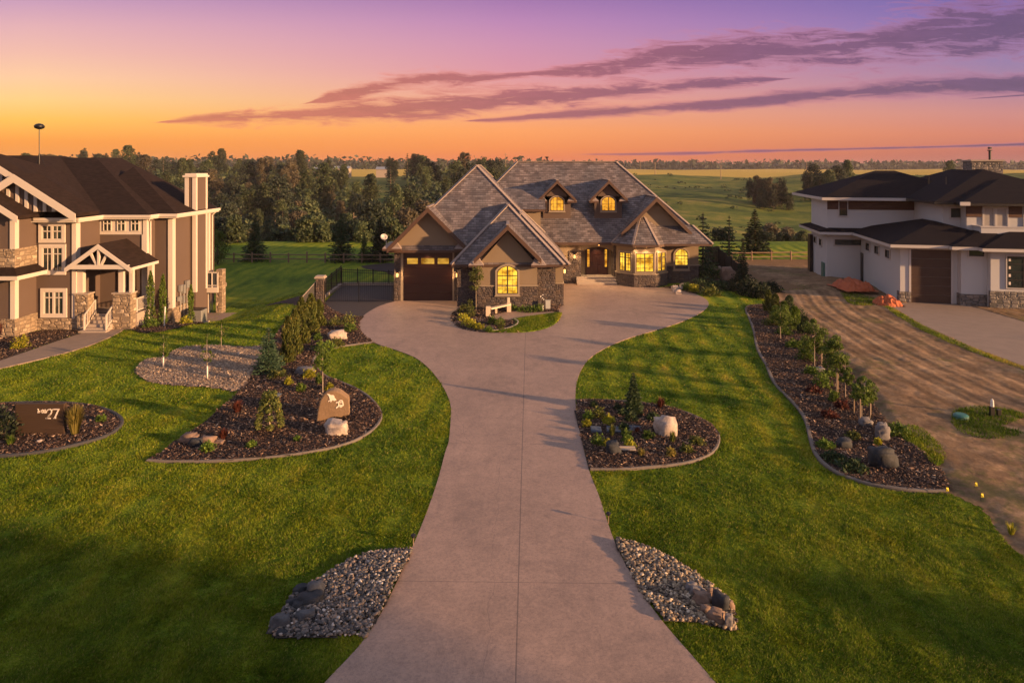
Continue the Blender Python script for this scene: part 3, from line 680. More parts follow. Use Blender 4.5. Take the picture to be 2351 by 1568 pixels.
# ------------------------------------------------------------------ loose stuff: chips, river rock, grass
def sample_poly(poly, n):
    P = np.array(poly); a = P.min(0); b = P.max(0); out = []
    tot = 0
    while tot < n:
        q = rng.uniform(a, b, (n * 2, 2)); q = q[inpoly(q[:, 0], q[:, 1], poly)]; out.append(q); tot += len(q)
    return np.concatenate(out)[:n]
def chips(name, poly, dens, zf, matn, label, size=(0.035, 0.11), holes=()):
    P = np.array(poly); area = 0.5 * abs(np.dot(P[:, 0], np.roll(P[:, 1], 1)) - np.dot(P[:, 1], np.roll(P[:, 0], 1)))
    n = int(area * dens); q = sample_poly(poly, n)
    for h in holes: q = q[~inpoly(q[:, 0], q[:, 1], h)]
    n = len(q)
    L = rng.uniform(size[0], size[1], n) * rng.choice([1, 1, 1, 1.7], n); W = L * rng.uniform(0.25, 0.5, n)
    a = rng.uniform(0, 2 * np.pi, n); tl = rng.normal(0, 0.35, n); rl = rng.normal(0, 0.45, n)
    d = np.stack([np.cos(a) * np.cos(tl), np.sin(a) * np.cos(tl), np.sin(tl)], 1)
    s = np.stack([-np.sin(a) * np.cos(rl), np.cos(a) * np.cos(rl), np.sin(rl)], 1)
    up = np.cross(d, s)
    c = np.stack([q[:, 0], q[:, 1], zf(q[:, 0], q[:, 1]) + rng.uniform(0.005, 0.045, n)], 1)
    L = L[:, None] / 2; W = W[:, None] / 2; T = np.minimum(W, 0.012) 
    V = np.stack([c - d * L - s * W * 0.6, c + d * L * 0.9 - s * W, c + d * L + s * W * 0.5, c - d * L * 0.8 + s * W, c + up * T * 1.6], 1).reshape(-1, 3)
    b = np.arange(n)[:, None] * 5
    F = np.concatenate([b + np.array([[0, 1, 4]]), b + np.array([[1, 2, 4]]), b + np.array([[2, 3, 4]]), b + np.array([[3, 0, 4]])], 0)
    return tag(link(np_mesh(name, V, F, [matn]), name), label, 'mulch', kind='stuff')
chips('bark_mulch', left_bed, 330, bed_z(0.10, 1), 'chips_dark', 'coarse brown bark mulch covering the large left bed')
chips('wood_chips', chip_area, 420, bed_z(0.04, 2), 'chips_pale', 'pale wood chips round the three saplings', (0.03, 0.09))
chips('bark_mulch', sign_bed, 420, bed_z(0.08, 3), 'chips_dark', 'coarse bark mulch round the address sign', (0.03, 0.10))
chips('bark_mulch', right_bed, 420, bed_z(0.10, 4), 'chips_dark', 'coarse bark mulch in the half round bed', (0.03, 0.10))
chips('bark_mulch', long_bed, 340, bed_z(0.10, 5), 'chips_dark', 'coarse bark mulch in the long boundary bed', (0.03, 0.10))
chips('bark_mulch', lhouse_bed, 160, bed_z(0.05, 6), 'chips_dark', 'bark mulch beside the brown house walk')
chips('bark_mulch', lhouse_bed2, 160, bed_z(0.05, 7), 'chips_dark', 'bark mulch along the side of the brown house')
chips('bark_mulch', rgarden, 120, bed_z(0.08, 8), 'chips_dark', 'bark mulch at the right corner of the stone house', (0.04, 0.15))
chips('bark_mulch', island, 190, bed_z(0.05, 9), 'chips_dark', 'bark mulch on the island below the arched window', (0.04, 0.13), (i_lawn, i_pad))
ico_v, ico_f = None, None
def ico():
    t = (1 + 5 ** 0.5) / 2
    v = np.array([(-1, t, 0), (1, t, 0), (-1, -t, 0), (1, -t, 0), (0, -1, t), (0, 1, t), (0, -1, -t), (0, 1, -t), (t, 0, -1), (t, 0, 1), (-t, 0, -1), (-t, 0, 1)], float)
    v /= np.linalg.norm(v[0])
    f = [(0, 11, 5), (0, 5, 1), (0, 1, 7), (0, 7, 10), (0, 10, 11), (1, 5, 9), (5, 11, 4), (11, 10, 2), (10, 7, 6), (7, 1, 8), (3, 9, 4), (3, 4, 2), (3, 2, 6), (3, 6, 8), (3, 8, 9), (4, 9, 5), (2, 4, 11), (6, 2, 10), (8, 6, 7), (9, 8, 1)]
    return v, f
def subd(v, f):
    v = [tuple(x) for x in v]; cache = {}; nf = []
    def mid(a, b):
        k = (min(a, b), max(a, b))
        if k not in cache:
            m = np.array(v[a]) + np.array(v[b]); m /= np.linalg.norm(m); cache[k] = len(v); v.append(tuple(m))
        return cache[k]
    for a, b, c in f:
        ab, bc, ca = mid(a, b), mid(b, c), mid(c, a)
        nf += [(a, ab, ca), (b, bc, ab), (c, ca, bc), (ab, bc, ca)]
    return np.array(v), nf
def pebbles(name, poly, dens, zf, matn, label, size=(0.018, 0.056)):
    P = np.array(poly); area = 0.5 * abs(np.dot(P[:, 0], np.roll(P[:, 1], 1)) - np.dot(P[:, 1], np.roll(P[:, 0], 1)))
    n = int(area * dens); q = sample_poly(poly, n)
    bv, bf = subd(*ico()); k = len(bv)
    r = rng.uniform(*size, n) ** 1.0; a = rng.uniform(0, 2 * np.pi, n)
    sc = np.stack([r * rng.uniform(0.9, 1.5, n), r * rng.uniform(0.6, 0.95, n), r * rng.uniform(0.4, 0.7, n)], 1)
    v = bv[None] * sc[:, None] * rng.uniform(0.88, 1.1, (n, k, 1))
    tl = rng.normal(0, 0.35, n); ct, st = np.cos(tl)[:, None], np.sin(tl)[:, None]
    x = v[..., 0] * ct - v[..., 2] * st; zz = v[..., 0] * st + v[..., 2] * ct; y = v[..., 1]
    ca, sa = np.cos(a)[:, None], np.sin(a)[:, None]
    V = np.stack([x * ca - y * sa + q[:, 0:1], x * sa + y * ca + q[:, 1:2], zz + (zf(q[:, 0], q[:, 1]) + rng.uniform(0.0, 0.05, n))[:, None]], 2).reshape(-1, 3)
    F = (np.arange(n)[:, None, None] * k + np.array(bf)[None]).reshape(-1, 3)
    return tag(link(np_mesh(name, V, F, [matn], smooth=True), name), label, 'gravel', kind='stuff')
pebbles('river_rock', rock_l, 620, bed_z(0.10, 10), 'river_rock', 'mixed grey river rock left of the driveway mouth')
pebbles('river_rock', rock_r, 640, bed_z(0.10, 11), 'river_rock_warm', 'tan and cream river rock right of the driveway mouth')

def grass(name, n, ymin, ymax, label, hmul=1.0):
    # more blades where the lawn lies nearest
    u = rng.uniform(0, 1, n); y = 1 / (1 / ymin + u * (1 / ymax - 1 / ymin)); x = rng.uniform(-0.86, 0.86, n) * y
    m2 = n // 5   # thinner turf on toward the street and out to the sides
    y2 = rng.uniform(0.1, 13, m2); x2 = rng.uniform(-26, 26, m2); y3 = rng.uniform(11, 50, m2); x3 = rng.choice([-1, 1], m2) * (0.86 * y3 + rng.uniform(0, 12, m2))
    x = np.concatenate([x, x2[(y2 < 11.5) | (np.abs(x2) > 0.86 * y2)], x3]); y = np.concatenate([y, y2[(y2 < 11.5) | (np.abs(x2) > 0.86 * y2)], y3]); n = len(x)
    keep = np.ones(n, bool)
    for h in LAWN_HOLES: keep &= ~inpoly(x, y, h)
    x, y = x[keep], y[keep]; n = len(x)
    k = np.interp(y, [12, 50], [1.0, 2.2])
    clump = np.clip(0.95 + 0.55 * N3(x, y, 1.5) + 0.40 * N3(x, y, 5.0, 3), 0.25, 2.4)
    h = rng.uniform(0.028, 0.054, n) * k ** 0.55 * clump * hmul; w = rng.uniform(0.010, 0.018, n) * k
    a = rng.uniform(0, 2 * np.pi, n); lean = rng.uniform(0.2, 1.3, n) * h
    la = rng.normal(0.6, 1.0, n) + 2.0 * N3(x, y, 1.1, 1)
    z = terr(x, y)
    A = np.stack([x - np.cos(a) * w, y - np.sin(a) * w, z], 1); B = np.stack([x + np.cos(a) * w, y + np.sin(a) * w, z], 1)
    C = np.stack([x + np.cos(la) * lean, y + np.sin(la) * lean, z + h], 1)
    V = np.stack([A, B, C], 1).reshape(-1, 3); F = np.arange(3 * n).reshape(-1, 3)
    return tag(link(np_mesh(name, V, F, ['grass_blade']), name), label, 'grass', kind='stuff')
grass('lawn_grass', 1300000, 11.5, 56, 'short green lawn grass on both sides of the driveway')
def grass_patch(name, poly, n, z0, label, h0=0.08):
    q = sample_poly(poly, n); x, y = q[:, 0], q[:, 1]
    h = rng.uniform(0.6, 1.2, n) * h0; w = rng.uniform(0.015, 0.03, n); a = rng.uniform(0, 6.28, n); la = rng.uniform(0, 6.28, n)
    z = z0 + terr(x, y)
    V = np.stack([np.stack([x - np.cos(a) * w, y - np.sin(a) * w, z], 1), np.stack([x + np.cos(a) * w, y + np.sin(a) * w, z], 1), np.stack([x + np.cos(la) * h * 0.6, y + np.sin(la) * h * 0.6, z + h], 1)], 1).reshape(-1, 3)
    return tag(link(np_mesh(name, V, np.arange(3 * n).reshape(-1, 3), ['grass_blade']), name), label, 'grass', kind='stuff')
grass_patch('island_grass', i_lawn, 9000, 0.07, 'bright short grass on the crescent island lawn')
w1 = smooth_poly([gnd(*p) for p in [(2185,960),(2200,945),(2260,940),(2330,950),(2351,965),(2300,985),(2351,1000),(2290,1015),(2220,1005),(2190,985)]], 3)
w2 = smooth_poly([gnd(*p) for p in [(1930,672),(1950,700),(1990,705),(2030,702),(2010,690),(1975,680)]], 3)
w3 = smooth_poly([gnd(*p) for p in [(2040,706),(2120,752),(2240,806),(2351,848),(2351,856),(2235,814),(2110,760),(2030,708)]], 2)
w4 = smooth_poly([gnd(*p) for p in [(2090,980),(2130,1000),(2170,1045),(2150,1075),(2110,1040),(2070,1003)]], 3)
for pl, n, lb, hh in ((w1, 5000, 'shaggy green weeds round the teal utility lid', 0.16), (w2, 3000, 'weeds growing round the orange mesh piles', 0.2), (w3, 4500, 'weed strip along the edge of the white house driveway', 0.16), (w4, 2500, 'weeds along the dirt side of the boundary bed', 0.13)):
    grass_patch('weeds', pl, n, 0.05, lb, hh)
# ------------------------------------------------------------------ building helpers
class Fr:
    """frame on a wall: a along, d outward, z up"""
    def __init__(s, o, u=(1, 0, 0)):
        s.o = Vector(o); s.u = Vector(u).normalized(); s.k = Vector((0, 0, 1)); s.n = s.u.cross(s.k)
    def p(s, a, d, z): return s.o + s.u * a + s.n * d + s.k * z
def fbox(mb, fr, a0, a1, d0, d1, z0, z1):
    mb.prism([fr.p(a0, d0, z0), fr.p(a1, d0, z0), fr.p(a1, d0, z1), fr.p(a0, d0, z1)], fr.n * (d1 - d0))
def outline(a0, a1, z0, z1, rise=0.0, n=12):
    if rise <= 0: return [(a0, z0), (a1, z0), (a1, z1), (a0, z1)]
    pts = [(a0, z0), (a1, z0)]; w = (a1 - a0) / 2; c = (a0 + a1) / 2; zs = z1 - rise
    R = (w * w + rise * rise) / (2 * rise); zc = z1 - R; th = math.asin(min(1, w / R))
    if rise > w: th = math.pi - th
    for i in range(n + 1):
        t = th - 2 * th * i / n; pts.append((c + R * math.sin(t), zc + R * math.cos(t)))
    return pts
def ring(mb, fr, inner, outer, d0, d1):
    n = len(inner)
    for i in range(n):
        j = (i + 1) % n
        q = [fr.p(inner[i][0], d0, inner[i][1]), fr.p(inner[j][0], d0, inner[j][1]), fr.p(outer[j][0], d0, outer[j][1]), fr.p(outer[i][0], d0, outer[i][1])]
        mb.prism(q, fr.n * (d1 - d0))
def window(parent, fr, a0, a1, z0, z1, rise=0.0, cols=4, rows=5, center=0.06, pane='lit_yellow', trimm='trim_taupe', sashm='dark_frame', trim=0.13, transom=None, bar=0.022, sash=0.05, label=None, name='window', sill=True, d=0.0):
    o0 = outline(a0, a1, z0, z1, rise); s = sash
    o1 = outline(a0 + s, a1 - s, z0 + s, z1 - s, max(0, rise - s * 0.3) if rise else 0)
    mb = MB(); ring(mb, fr, o1, o0, d + 0.012, d + 0.07)
    def top(a):
        if rise <= 0: return z1 - s
        w = (a1 - a0) / 2 - s; c = (a0 + a1) / 2; r2 = max(0.01, rise - s * 0.3); R = (w * w + r2 * r2) / (2 * r2)
        return (z1 - s) - R + math.sqrt(max(0, R * R - (a - c) ** 2))
    c = (a0 + a1) / 2
    if center: fbox(mb, fr, c - center / 2, c + center / 2, d + 0.012, d + 0.075, z0 + s, top(c))
    if transom: fbox(mb, fr, a0 + s, a1 - s, d + 0.012, d + 0.068, transom - 0.03, transom + 0.03)
    for i in range(1, cols):
        a = a0 + (a1 - a0) * i / cols
        if abs(a - c) < 0.02 and center: continue
        fbox(mb, fr, a - bar / 2, a + bar / 2, d + 0.012, d + 0.040, z0 + s, top(a))
    for j in range(1, rows):
        z = z0 + (z1 - z0) * j / rows
        if transom and abs(z - transom) < 0.12: continue
        if z > z1 - rise:
            w = (a1 - a0) / 2 - s; r2 = rise; R = (w * w + r2 * r2) / (2 * r2); dz = z - (z1 - s - R); hw = math.sqrt(max(0, R * R - dz * dz))
        else: hw = (a1 - a0) / 2 - s
        fbox(mb, fr, c - hw, c + hw, d + 0.012, d + 0.036, z - bar / 2, z + bar / 2)
    w_ = mb.build(name, sashm, parent)
    if label: w_['label'] = label
    pm = MB(); pm.poly([fr.p(a, d + 0.014, z) for a, z in o1]); pm.build('pane', pane, w_)
    if trim:
        o2 = outline(a0 - trim, a1 + trim, z0 - trim, z1 + trim, rise * (a1 - a0 + 2 * trim) / (a1 - a0) if rise else 0)
        tm = MB(); ring(tm, fr, o0, o2, d + 0.004, d + 0.09)
        if sill: fbox(tm, fr, a0 - trim - 0.05, a1 + trim + 0.05, d + 0.004, d + 0.13, z0 - trim - 0.06, z0 - trim + 0.012)
        tm.build('window_trim', trimm, w_)
    return w_
def hip(mb, fas, caps, x0, x1, y0, y1, z, pitch, th=0.2, capw=0.26, ridge=True, sides='nsew'):
    """hip roof on an eave rectangle; ridge along the longer side"""
    w, l = x1 - x0, y1 - y0
    if w <= l:
        r = w / 2; zr = z + r * pitch; A = Vector(((x0 + x1) / 2, y0 + r, zr)); B = Vector(((x0 + x1) / 2, y1 - r, zr))
        c = [Vector((x0, y0, z)), Vector((x1, y0, z)), Vector((x1, y1, z)), Vector((x0, y1, z))]
        faces = {'s': [c[0], c[1], A], 'e': [c[1], c[2], B, A], 'n': [c[2], c[3], B], 'w': [c[3], c[0], A, B]}
        hips = [(c[0], A), (c[1], A), (c[2], B), (c[3], B), (A, B)]
    else:
        r = l / 2; zr = z + r * pitch; A = Vector((x0 + r, (y0 + y1) / 2, zr)); B = Vector((x1 - r, (y0 + y1) / 2, zr))
        c = [Vector((x0, y0, z)), Vector((x1, y0, z)), Vector((x1, y1, z)), Vector((x0, y1, z))]
        faces = {'s': [c[0], c[1], B, A], 'e': [c[1], c[2], B], 'n': [c[2], c[3], A, B], 'w': [c[3], c[0], A]}
        hips = [(c[0], A), (c[3], A), (c[1], B), (c[2], B), (A, B)]
    for k in 'senw':
        if (faces[k][-1] - faces[k][-2]).length < 1e-4: faces[k] = faces[k][:-1]
        mb.poly(faces[k])
    if fas is not None:
        fas.box(x0 + 0.03, x1 - 0.03, y0 + 0.03, y1 - 0.03, z - th, z - 0.012)
    if caps is not None:
        for a, b in hips:
            if (a - b).length > 0.2: caps.bar(a + Vector((0, 0, 0.01)), b + Vector((0, 0, 0.01)), capw, 0.07)
def gable(roof, rake, caps, xc, half, zp, pitch, yf, yb, th=0.16, rakeh=0.26, capw=0.22):
    """two sloping slabs with ridge running back from the front yf to yb; rake boards at the front edge"""
    for s in (-1, 1):
        p0 = Vector((xc, yf, zp)); p1 = Vector((xc + s * half, yf, zp - half * pitch)); back = Vector((0, yb - yf, 0))
        t = Vector((0, 0, th * math.sqrt(1 + pitch * pitch)))
        roof.prism([p0, p1, p1 - t, p0 - t], back)
        if rake is not None:
            hh = Vector((0, 0, rakeh * math.sqrt(1 + pitch * pitch))); o = Vector((0, -0.05, -0.02))
            rake.prism([p0 + o, p1 + o, p1 + o - hh, p0 + o - hh], (0, 0.05, 0))
    if caps is not None: caps.bar((xc, yf - 0.05, zp + 0.02), (xc, yb, zp + 0.02), capw, 0.07)
def lantern(parent, x, y, z, n=(0, -1, 0), power=10):
    n = Vector(n).normalized(); u = n.cross(Vector((0, 0, 1)))
    c = Vector((x, y, z)) + n * 0.16
    mb = MB()
    mb.box(c.x - 0.11, c.x + 0.11, c.y - 0.11, c.y + 0.11, z + 0.17, z + 0.20)
    mb.box(c.x - 0.06, c.x + 0.06, c.y - 0.06, c.y + 0.06, z + 0.20, z + 0.27)
    mb.box(c.x - 0.10, c.x + 0.10, c.y - 0.10, c.y + 0.10, z - 0.20, z - 0.17)
    for a in (-1, 1):
        for b in (-1, 1): mb.box(c.x + a * 0.09 - 0.012, c.x + a * 0.09 + 0.012, c.y + b * 0.09 - 0.012, c.y + b * 0.09 + 0.012, z - 0.17, z + 0.17)
    mb.bar(Vector((x, y, z + 0.05)), c + Vector((0, 0, 0.22)), 0.03, 0.03)
    l = mb.build('wall_lantern', 'iron', parent)
    g = MB(); g.tube([(c.x, c.y, z - 0.13), (c.x, c.y, z + 0.13)], 0.062, 10); g.build('lamp_glass', 'lamp_glow', l)
    ld = bpy.data.lights.new('lantern_light', 'POINT'); ld.energy = power * 2.2; ld.color = (1.0, 0.55, 0.22); ld.shadow_soft_size = 0.08
    lo = bpy.data.objects.new('lantern_light', ld); COL.objects.link(lo); lo.location = c + n * 0.14 + Vector((0, 0, -0.02)) - OFF[parent.name]; lo.parent = parent
    return l

# ================================================================== the stone house (centre)
hs = thing('stone_house', 'large stone and stucco house with grey shake hip roofs and glowing yellow windows', 'house', (3.5, 55, 0))
E1 = 3.88     # garage eave height
# garage wing walls
w = MB(); w.box(-8.72, 3.0, 51.0, 60, 0, E1 - 0.05); w.build('wall', 'stucco_taupe', hs)
# garage front: stone piers either side of the door
w = MB(); w.box(-8.78, -8.30, 50.86, 51.5, 0, E1 - 0.1); w.box(-4.30, -3.70, 50.86, 51.4, 0, E1 - 0.1); w.box(-8.78, -8.30, 51.5, 58, 0, E1 - 0.3)
w.build('stone_pier', 'stone_main', hs)
t_ = MB(); t_.box(-8.30, -8.12, 50.90, 51.1, 0, 3.86); t_.box(-4.44, -4.30, 50.90, 51.1, 0, 3.86); t_.box(-8.30, -4.30, 50.90, 51.1, 3.72, 3.88); t_.build('door_trim', 'trim_taupe', hs)
gd = MB()
for i in range(6): gd.box(-8.12, -4.44, 50.965, 51.03, 0.03 + i * 0.615, 0.03 + i * 0.615 + 0.600)
gdo = gd.build('garage_door', 'door_red', hs)
for x0, x1 in ((-7.83, -7.03), (-6.78, -5.80), (-5.55, -4.72)):
    p = MB(); p.poly([(x0, 50.955, 2.77), (x1, 50.955, 2.77), (x1, 50.955, 3.20), (x0, 50.955, 3.20)]); p.build('door_pane', 'lit_garage', gdo)
roof, fas, caps = MB(), MB(), MB()
hip(roof, fas, caps, -9.2, 3.35, 50.3, 69.0, E1, 1.0)
roof.build('roof', 'shake', hs); 
# garage gable
g, rk = MB(), MB()
gable(g, rk, caps, -6.18, 3.0, 7.06, 1.0, 50.0, 54.0, 0.14)
g.build('gable_roof', 'shake', hs)
tp = MB(); tp.prism([(-8.95, 50.62, 3.9), (-3.4, 50.62, 3.9), (-6.18, 50.62, 6.70)], (0, 0.3, 0)); tp.build('gable_wall', 'stucco_taupe', hs)
# cornice returns
def ret(x0, x1, y0, y1, z, h=0.42):
    r, f = MB(), MB()
    c = [(x0, y0, z), (x1, y0, z), (x1, y1, z), (x0, y1, z)]; i = min((x1 - x0), 1.2) * 0.32
    tt = [(x0 + i, y0 + i, z + h), (x1 - i, y0 + i, z + h), (x1 - i, y1, z + h), (x0 + i, y1, z + h)]
    r.poly([c[0], c[1], tt[1], tt[0]]); r.poly([c[1], c[2], tt[2], tt[1]]); r.poly([c[3], c[0], tt[0], tt[3]]); r.poly(tt)
    r.build('return_roof', 'shake_cap', hs)
    f.box(x0 + 0.02, x1 - 0.02, y0 + 0.02, y1, z - 0.16, z - 0.005); f.build('return_fascia', 'fascia_brown', hs)
ret(-9.52, -8.12, 49.95, 51.0, 4.02); ret(-4.25, -3.1, 49.95, 51.0, 4.02)
# ---- front wing with the arched window
w = MB(); w.box(-3.90, 3.68, 49.32, 52, 0, 3.05); w.build('wall', 'stucco_taupe', hs)
w = MB(); w.box(-3.95, -2.45, 49.0, 51.2, 0, 3.0); w.box(1.80, 3.12, 48.88, 49.4, 0, 3.0); w.box(3.12, 3.73, 49.26, 52.0, 0, 1.58); w.box(3.60, 3.73, 52.0, 58.6, 0, 1.58)
w.build('stone_pier', 'stone_main', hs)
w = MB(); w.box(-2.42, 1.79, 48.42, 49.4, 1.58, 3.05); w.prism([(-2.42, 48.42, 3.05), (1.79, 48.42, 3.05), (-0.315, 48.42, 5.45)], (0, 0.5, 0)); w.build('wall', 'stucco_taupe', hs)
w = MB(); w.box(-2.48, 1.85, 48.34, 49.3, 0, 1.56); w.build('stone_base', 'stone_main', hs)
w = MB(); w.box(-2.50, 1.87, 48.30, 48.5, 1.56, 1.64); w.box(3.10, 3.77, 49.22, 52, 1.58, 1.66); w.build('stone_cap', 'trim_taupe', hs)
w = MB(); w.box(3.55, 3.66, 52.0, 58.6, 1.58, 3.1); w.build('wall', 'stucco_taupe', hs)
window(hs, Fr((0, 48.34, 0)), -1.05, 0.41, 1.04, 3.02, 0.40, 4, 6, 0.09, transom=2.32, label='tall arched window glowing yellow in the front gable')
r2, fas2 = MB(), MB()
hip(r2, fas2, caps, -4.33, 3.71, 48.3, 58, 3.11, 1.0, 0.18)
hip(r2, fas2, caps, -2.75, 4.12, 48.65, 60, 3.06, 1.0, 0.18)
r2.build('roof', 'shake', hs)
# right hand flank: roof plane of the main garage carried down over the side doors
r3, f3 = MB(), MB()
r3.prism([(3.2, 52, 3.95), (4.10, 52, 3.05), (4.10, 52, 2.95), (3.2, 52, 3.8)], (0, 6.2, 0)); r3.build('roof', 'shake', hs)
f3.box(3.5, 4.08, 52, 58.2, 2.86, 3.02); f3.build('fascia', 'fascia_brown', hs)
g = MB(); gable(g, rk, caps, -0.30, 2.36, 5.95, 1.0, 47.75, 52.0, 0.13, 0.24); g.build('gable_roof', 'shake', hs)
ret(-3.06, -1.98, 47.7, 48.9, 3.14, 0.40); ret(1.32, 2.40, 47.7, 48.9, 3.14, 0.40)
# ---- main body
E2 = 3.62
w = MB(); w.box(3.66, 5.93, 58.6, 60, 1.6, E2); w.box(3.66, 16.1, 59.9, 71, 0, E2); w.box(12.9, 16.1, 58.92, 60, 1.52, E2)
w.box(5.93, 8.72, 58.62, 58.95, 3.14, E2 - 0.02)
w.build('wall', 'stucco_taupe', hs)
# porch arch spandrel
ar = MB(); o = outline(5.93, 8.72, 0.6, 3.14, 0.42, 16)[2:]
for i in range(len(o) - 1):
    (a0, z0), (a1, z1) = o[i], o[i + 1]
    ar.prism([(a0, 58.63, z0), (a1, 58.63, z1), (a1, 58.63, 3.15), (a0, 58.63, 3.15)], (0, 0.32, 0))
ar.build('porch_arch', 'stucco_taupe', hs)
w = MB(); w.box(3.66, 5.93, 58.54, 60, 0, 1.6); w.box(4.9, 5.93, 58.53, 58.65, 1.6, 2.75); w.box(8.72, 9.35, 58.5, 60, 0, 3.2); w.box(12.9, 16.18, 58.84, 60, 0, 1.50); w.box(16.1, 16.18, 58.84, 64, 0, 1.5)
w.build('stone_base', 'stone_main', hs)
w = MB(); w.box(12.9, 16.24, 58.80, 58.95, 1.50, 1.58); w.build('stone_cap', 'trim_taupe', hs)
# porch inner walls, floor, steps, door
w = MB(); w.box(8.68, 8.9, 58.95, 60.3, 0.6, 3.3); w.box(5.78, 5.93, 58.95, 60.3, 0.6, 3.3); w.build('porch_wall', 'stone_main', hs)
w = MB(); w.box(5.8, 8.75, 58.95, 60.3, 3.2, 3.28); w.build('porch_ceiling', 'fascia_brown', hs)
w = MB(); w.box(5.50, 8.90, 58.35, 60.3, 0.035, 0.60); w.box(5.50, 8.90, 58.02, 58.35, 0.035, 0.42); w.box(5.50, 8.90, 57.70, 58.02, 0.035, 0.23)
w.build('steps', 'conc_light', hs, bevel=0.015)
d_ = MB(); d_.box(6.45, 8.42, 59.80, 59.9, 0.6, 3.15); dr_ = d_.build('entry_door', 'door_red', hs, bevel=0.01)
d_ = MB(); 
for z0, z1 in ((0.85, 1.35), (1.45, 2.25), (2.35, 2.85)): 
    for x0, x1 in ((7.05, 7.40), (7.48, 7.83)): d_.box(x0, x1, 59.775, 59.80, z0, z1)
d_.build('door_panel', 'door_red', dr_, bevel=0.01)
d_ = MB(); d_.box(6.98, 7.02, 59.76, 59.80, 1.4, 1.75); d_.build('door_handle', 'iron', dr_)
for x in (6.56, 8.10):
    window(hs, Fr((0, 59.80, 0)), x, x + 0.24, 1.25, 2.82, 0, 2, 7, 0, 'lit_amber', trim=0, sash=0.025, bar=0.015, name='sidelight')
# bay
oc = (11.02, 58.8)
def octo(R, off=0.0):
    a = R * math.tan(math.pi / 8)
    return [Vector((oc[0] - R, oc[1] - a, 0)), Vector((oc[0] - a, oc[1] - R, 0)), Vector((oc[0] + a, oc[1] - R, 0)), Vector((oc[0] + R, oc[1] - a, 0)), Vector((oc[0] + R, 60, 0)), Vector((oc[0] - R, 60, 0))]
b_ = MB(); b_.prism([v + Vector((0, 0, 1.12)) for v in octo(2.1)], (0, 0, 2.45)); b_.build('bay_wall', 'stucco_taupe', hs)
b_ = MB(); b_.prism([v + Vector((0, 0, 0.0)) for v in octo(2.17)], (0, 0, 1.06)); b_.build('bay_base', 'stone_main', hs)
b_ = MB(); b_.prism([v + Vector((0, 0, 1.06)) for v in octo(2.23)], (0, 0, 0.08)); b_.build('stone_cap', 'trim_taupe', hs)
O = octo(2.1)
for k, lb, mrg in ((0, 'left pane group of the bay window', 0.30), (1, 'centre pane group of the bay window', 0.14), (2, 'right pane group of the bay window', 0.30)):
    a, b = O[k], O[k + 1]; L = (b - a).length; fr = Fr(a, b - a)
    window(hs, fr, mrg, L - mrg, 1.30, 2.84, 0, 4, 5, 0.16 if k != 1 else 0.08, transom=2.42, trim=0.09, label=lb, sill=False)
# arched window right
window(hs, Fr((0, 58.92, 0)), 14.05, 15.18, 1.24, 2.94, 0.42, 4, 6, 0.0, transom=2.36, label='arched yellow window right of the bay')
# main roof
rm, fm = MB(), MB()
hip(rm, fm, caps, -6.4, 16.75, 57.8, 71.6, E2, 1.0, 0.22)
rm.build('roof', 'shake', hs)
# skirt roof below the right gable
sk, fs = MB(), MB()
A, B = (9.6, 56.75, E2), (16.72, 56.75, E2); C, D = (15.4, 58.2, 5.05), (9.6, 58.2, 5.05)
sk.poly([A, B, C, D]); sk.poly([B, (16.72, 60.0, E2), (15.4, 60.0, 5.05), C]); sk.build('skirt_roof', 'shake', hs)
caps.bar(B, C, 0.24, 0.07)
fs.box(9.6, 16.69, 56.78, 58.9, E2 - 0.2, E2 - 0.012); fs.build('skirt_fascia', 'fascia_brown', hs)
g = MB(); gable(g, rk, caps, 12.2, 2.98, 7.47, 1.0, 57.55, 63.5, 0.14, 0.26); 
g.prism([(9.4, 57.9, 4.67), (8.3, 57.9, 3.6), (8.3, 57.9, 3.5), (9.4, 57.9, 4.5)], (0, 3.0, 0))
g.build('gable_roof', 'shake', hs)
tp = MB(); tp.prism([(9.45, 58.15, 4.3), (14.95, 58.15, 4.3), (12.2, 58.15, 7.1)], (0, 0.3, 0)); tp.build('gable_wall', 'stucco_taupe', hs)
# turret roof over the bay
tr = MB(); ap = Vector((11.12, 58.7, 6.3)); Q = [v + Vector((0, 0, E2 - 0.02)) for v in octo(2.62)]
Q[4].y = 59.6; Q[5].y = 59.6
for k in range(3): tr.poly([Q[k], Q[k + 1], ap])
tr.poly([Q[3], Q[4], ap]); tr.poly([Q[5], Q[0], ap]); tr.build('turret_roof', 'shake', hs)
for k in range(4): caps.bar(Q[k], ap, 0.2, 0.07)
ft = MB(); ft.prism([v + Vector((0, 0, E2 - 0.24)) for v in octo(2.58)], (0, 0, 0.20)); ft.build('turret_fascia', 'fascia_brown', hs)
# connecting upper roof
cr = MB(); cr.prism([(2.86, 58.0, 6.42), (2.86, 60.55, 8.06), (2.86, 62.6, 8.06), (2.86, 61.0, 6.3)], (-5.0, 0, 0)); cr.build('roof', 'shake', hs)
w = MB(); w.box(-2, 2.45, 58.45, 61.5, 4.0, 6.35); w.build('wall', 'stucco_taupe', hs)
fc = MB(); fc.box(-2, 2.83, 58.03, 61.0, 6.22, 6.40); fc.build('fascia', 'fascia_brown', hs)
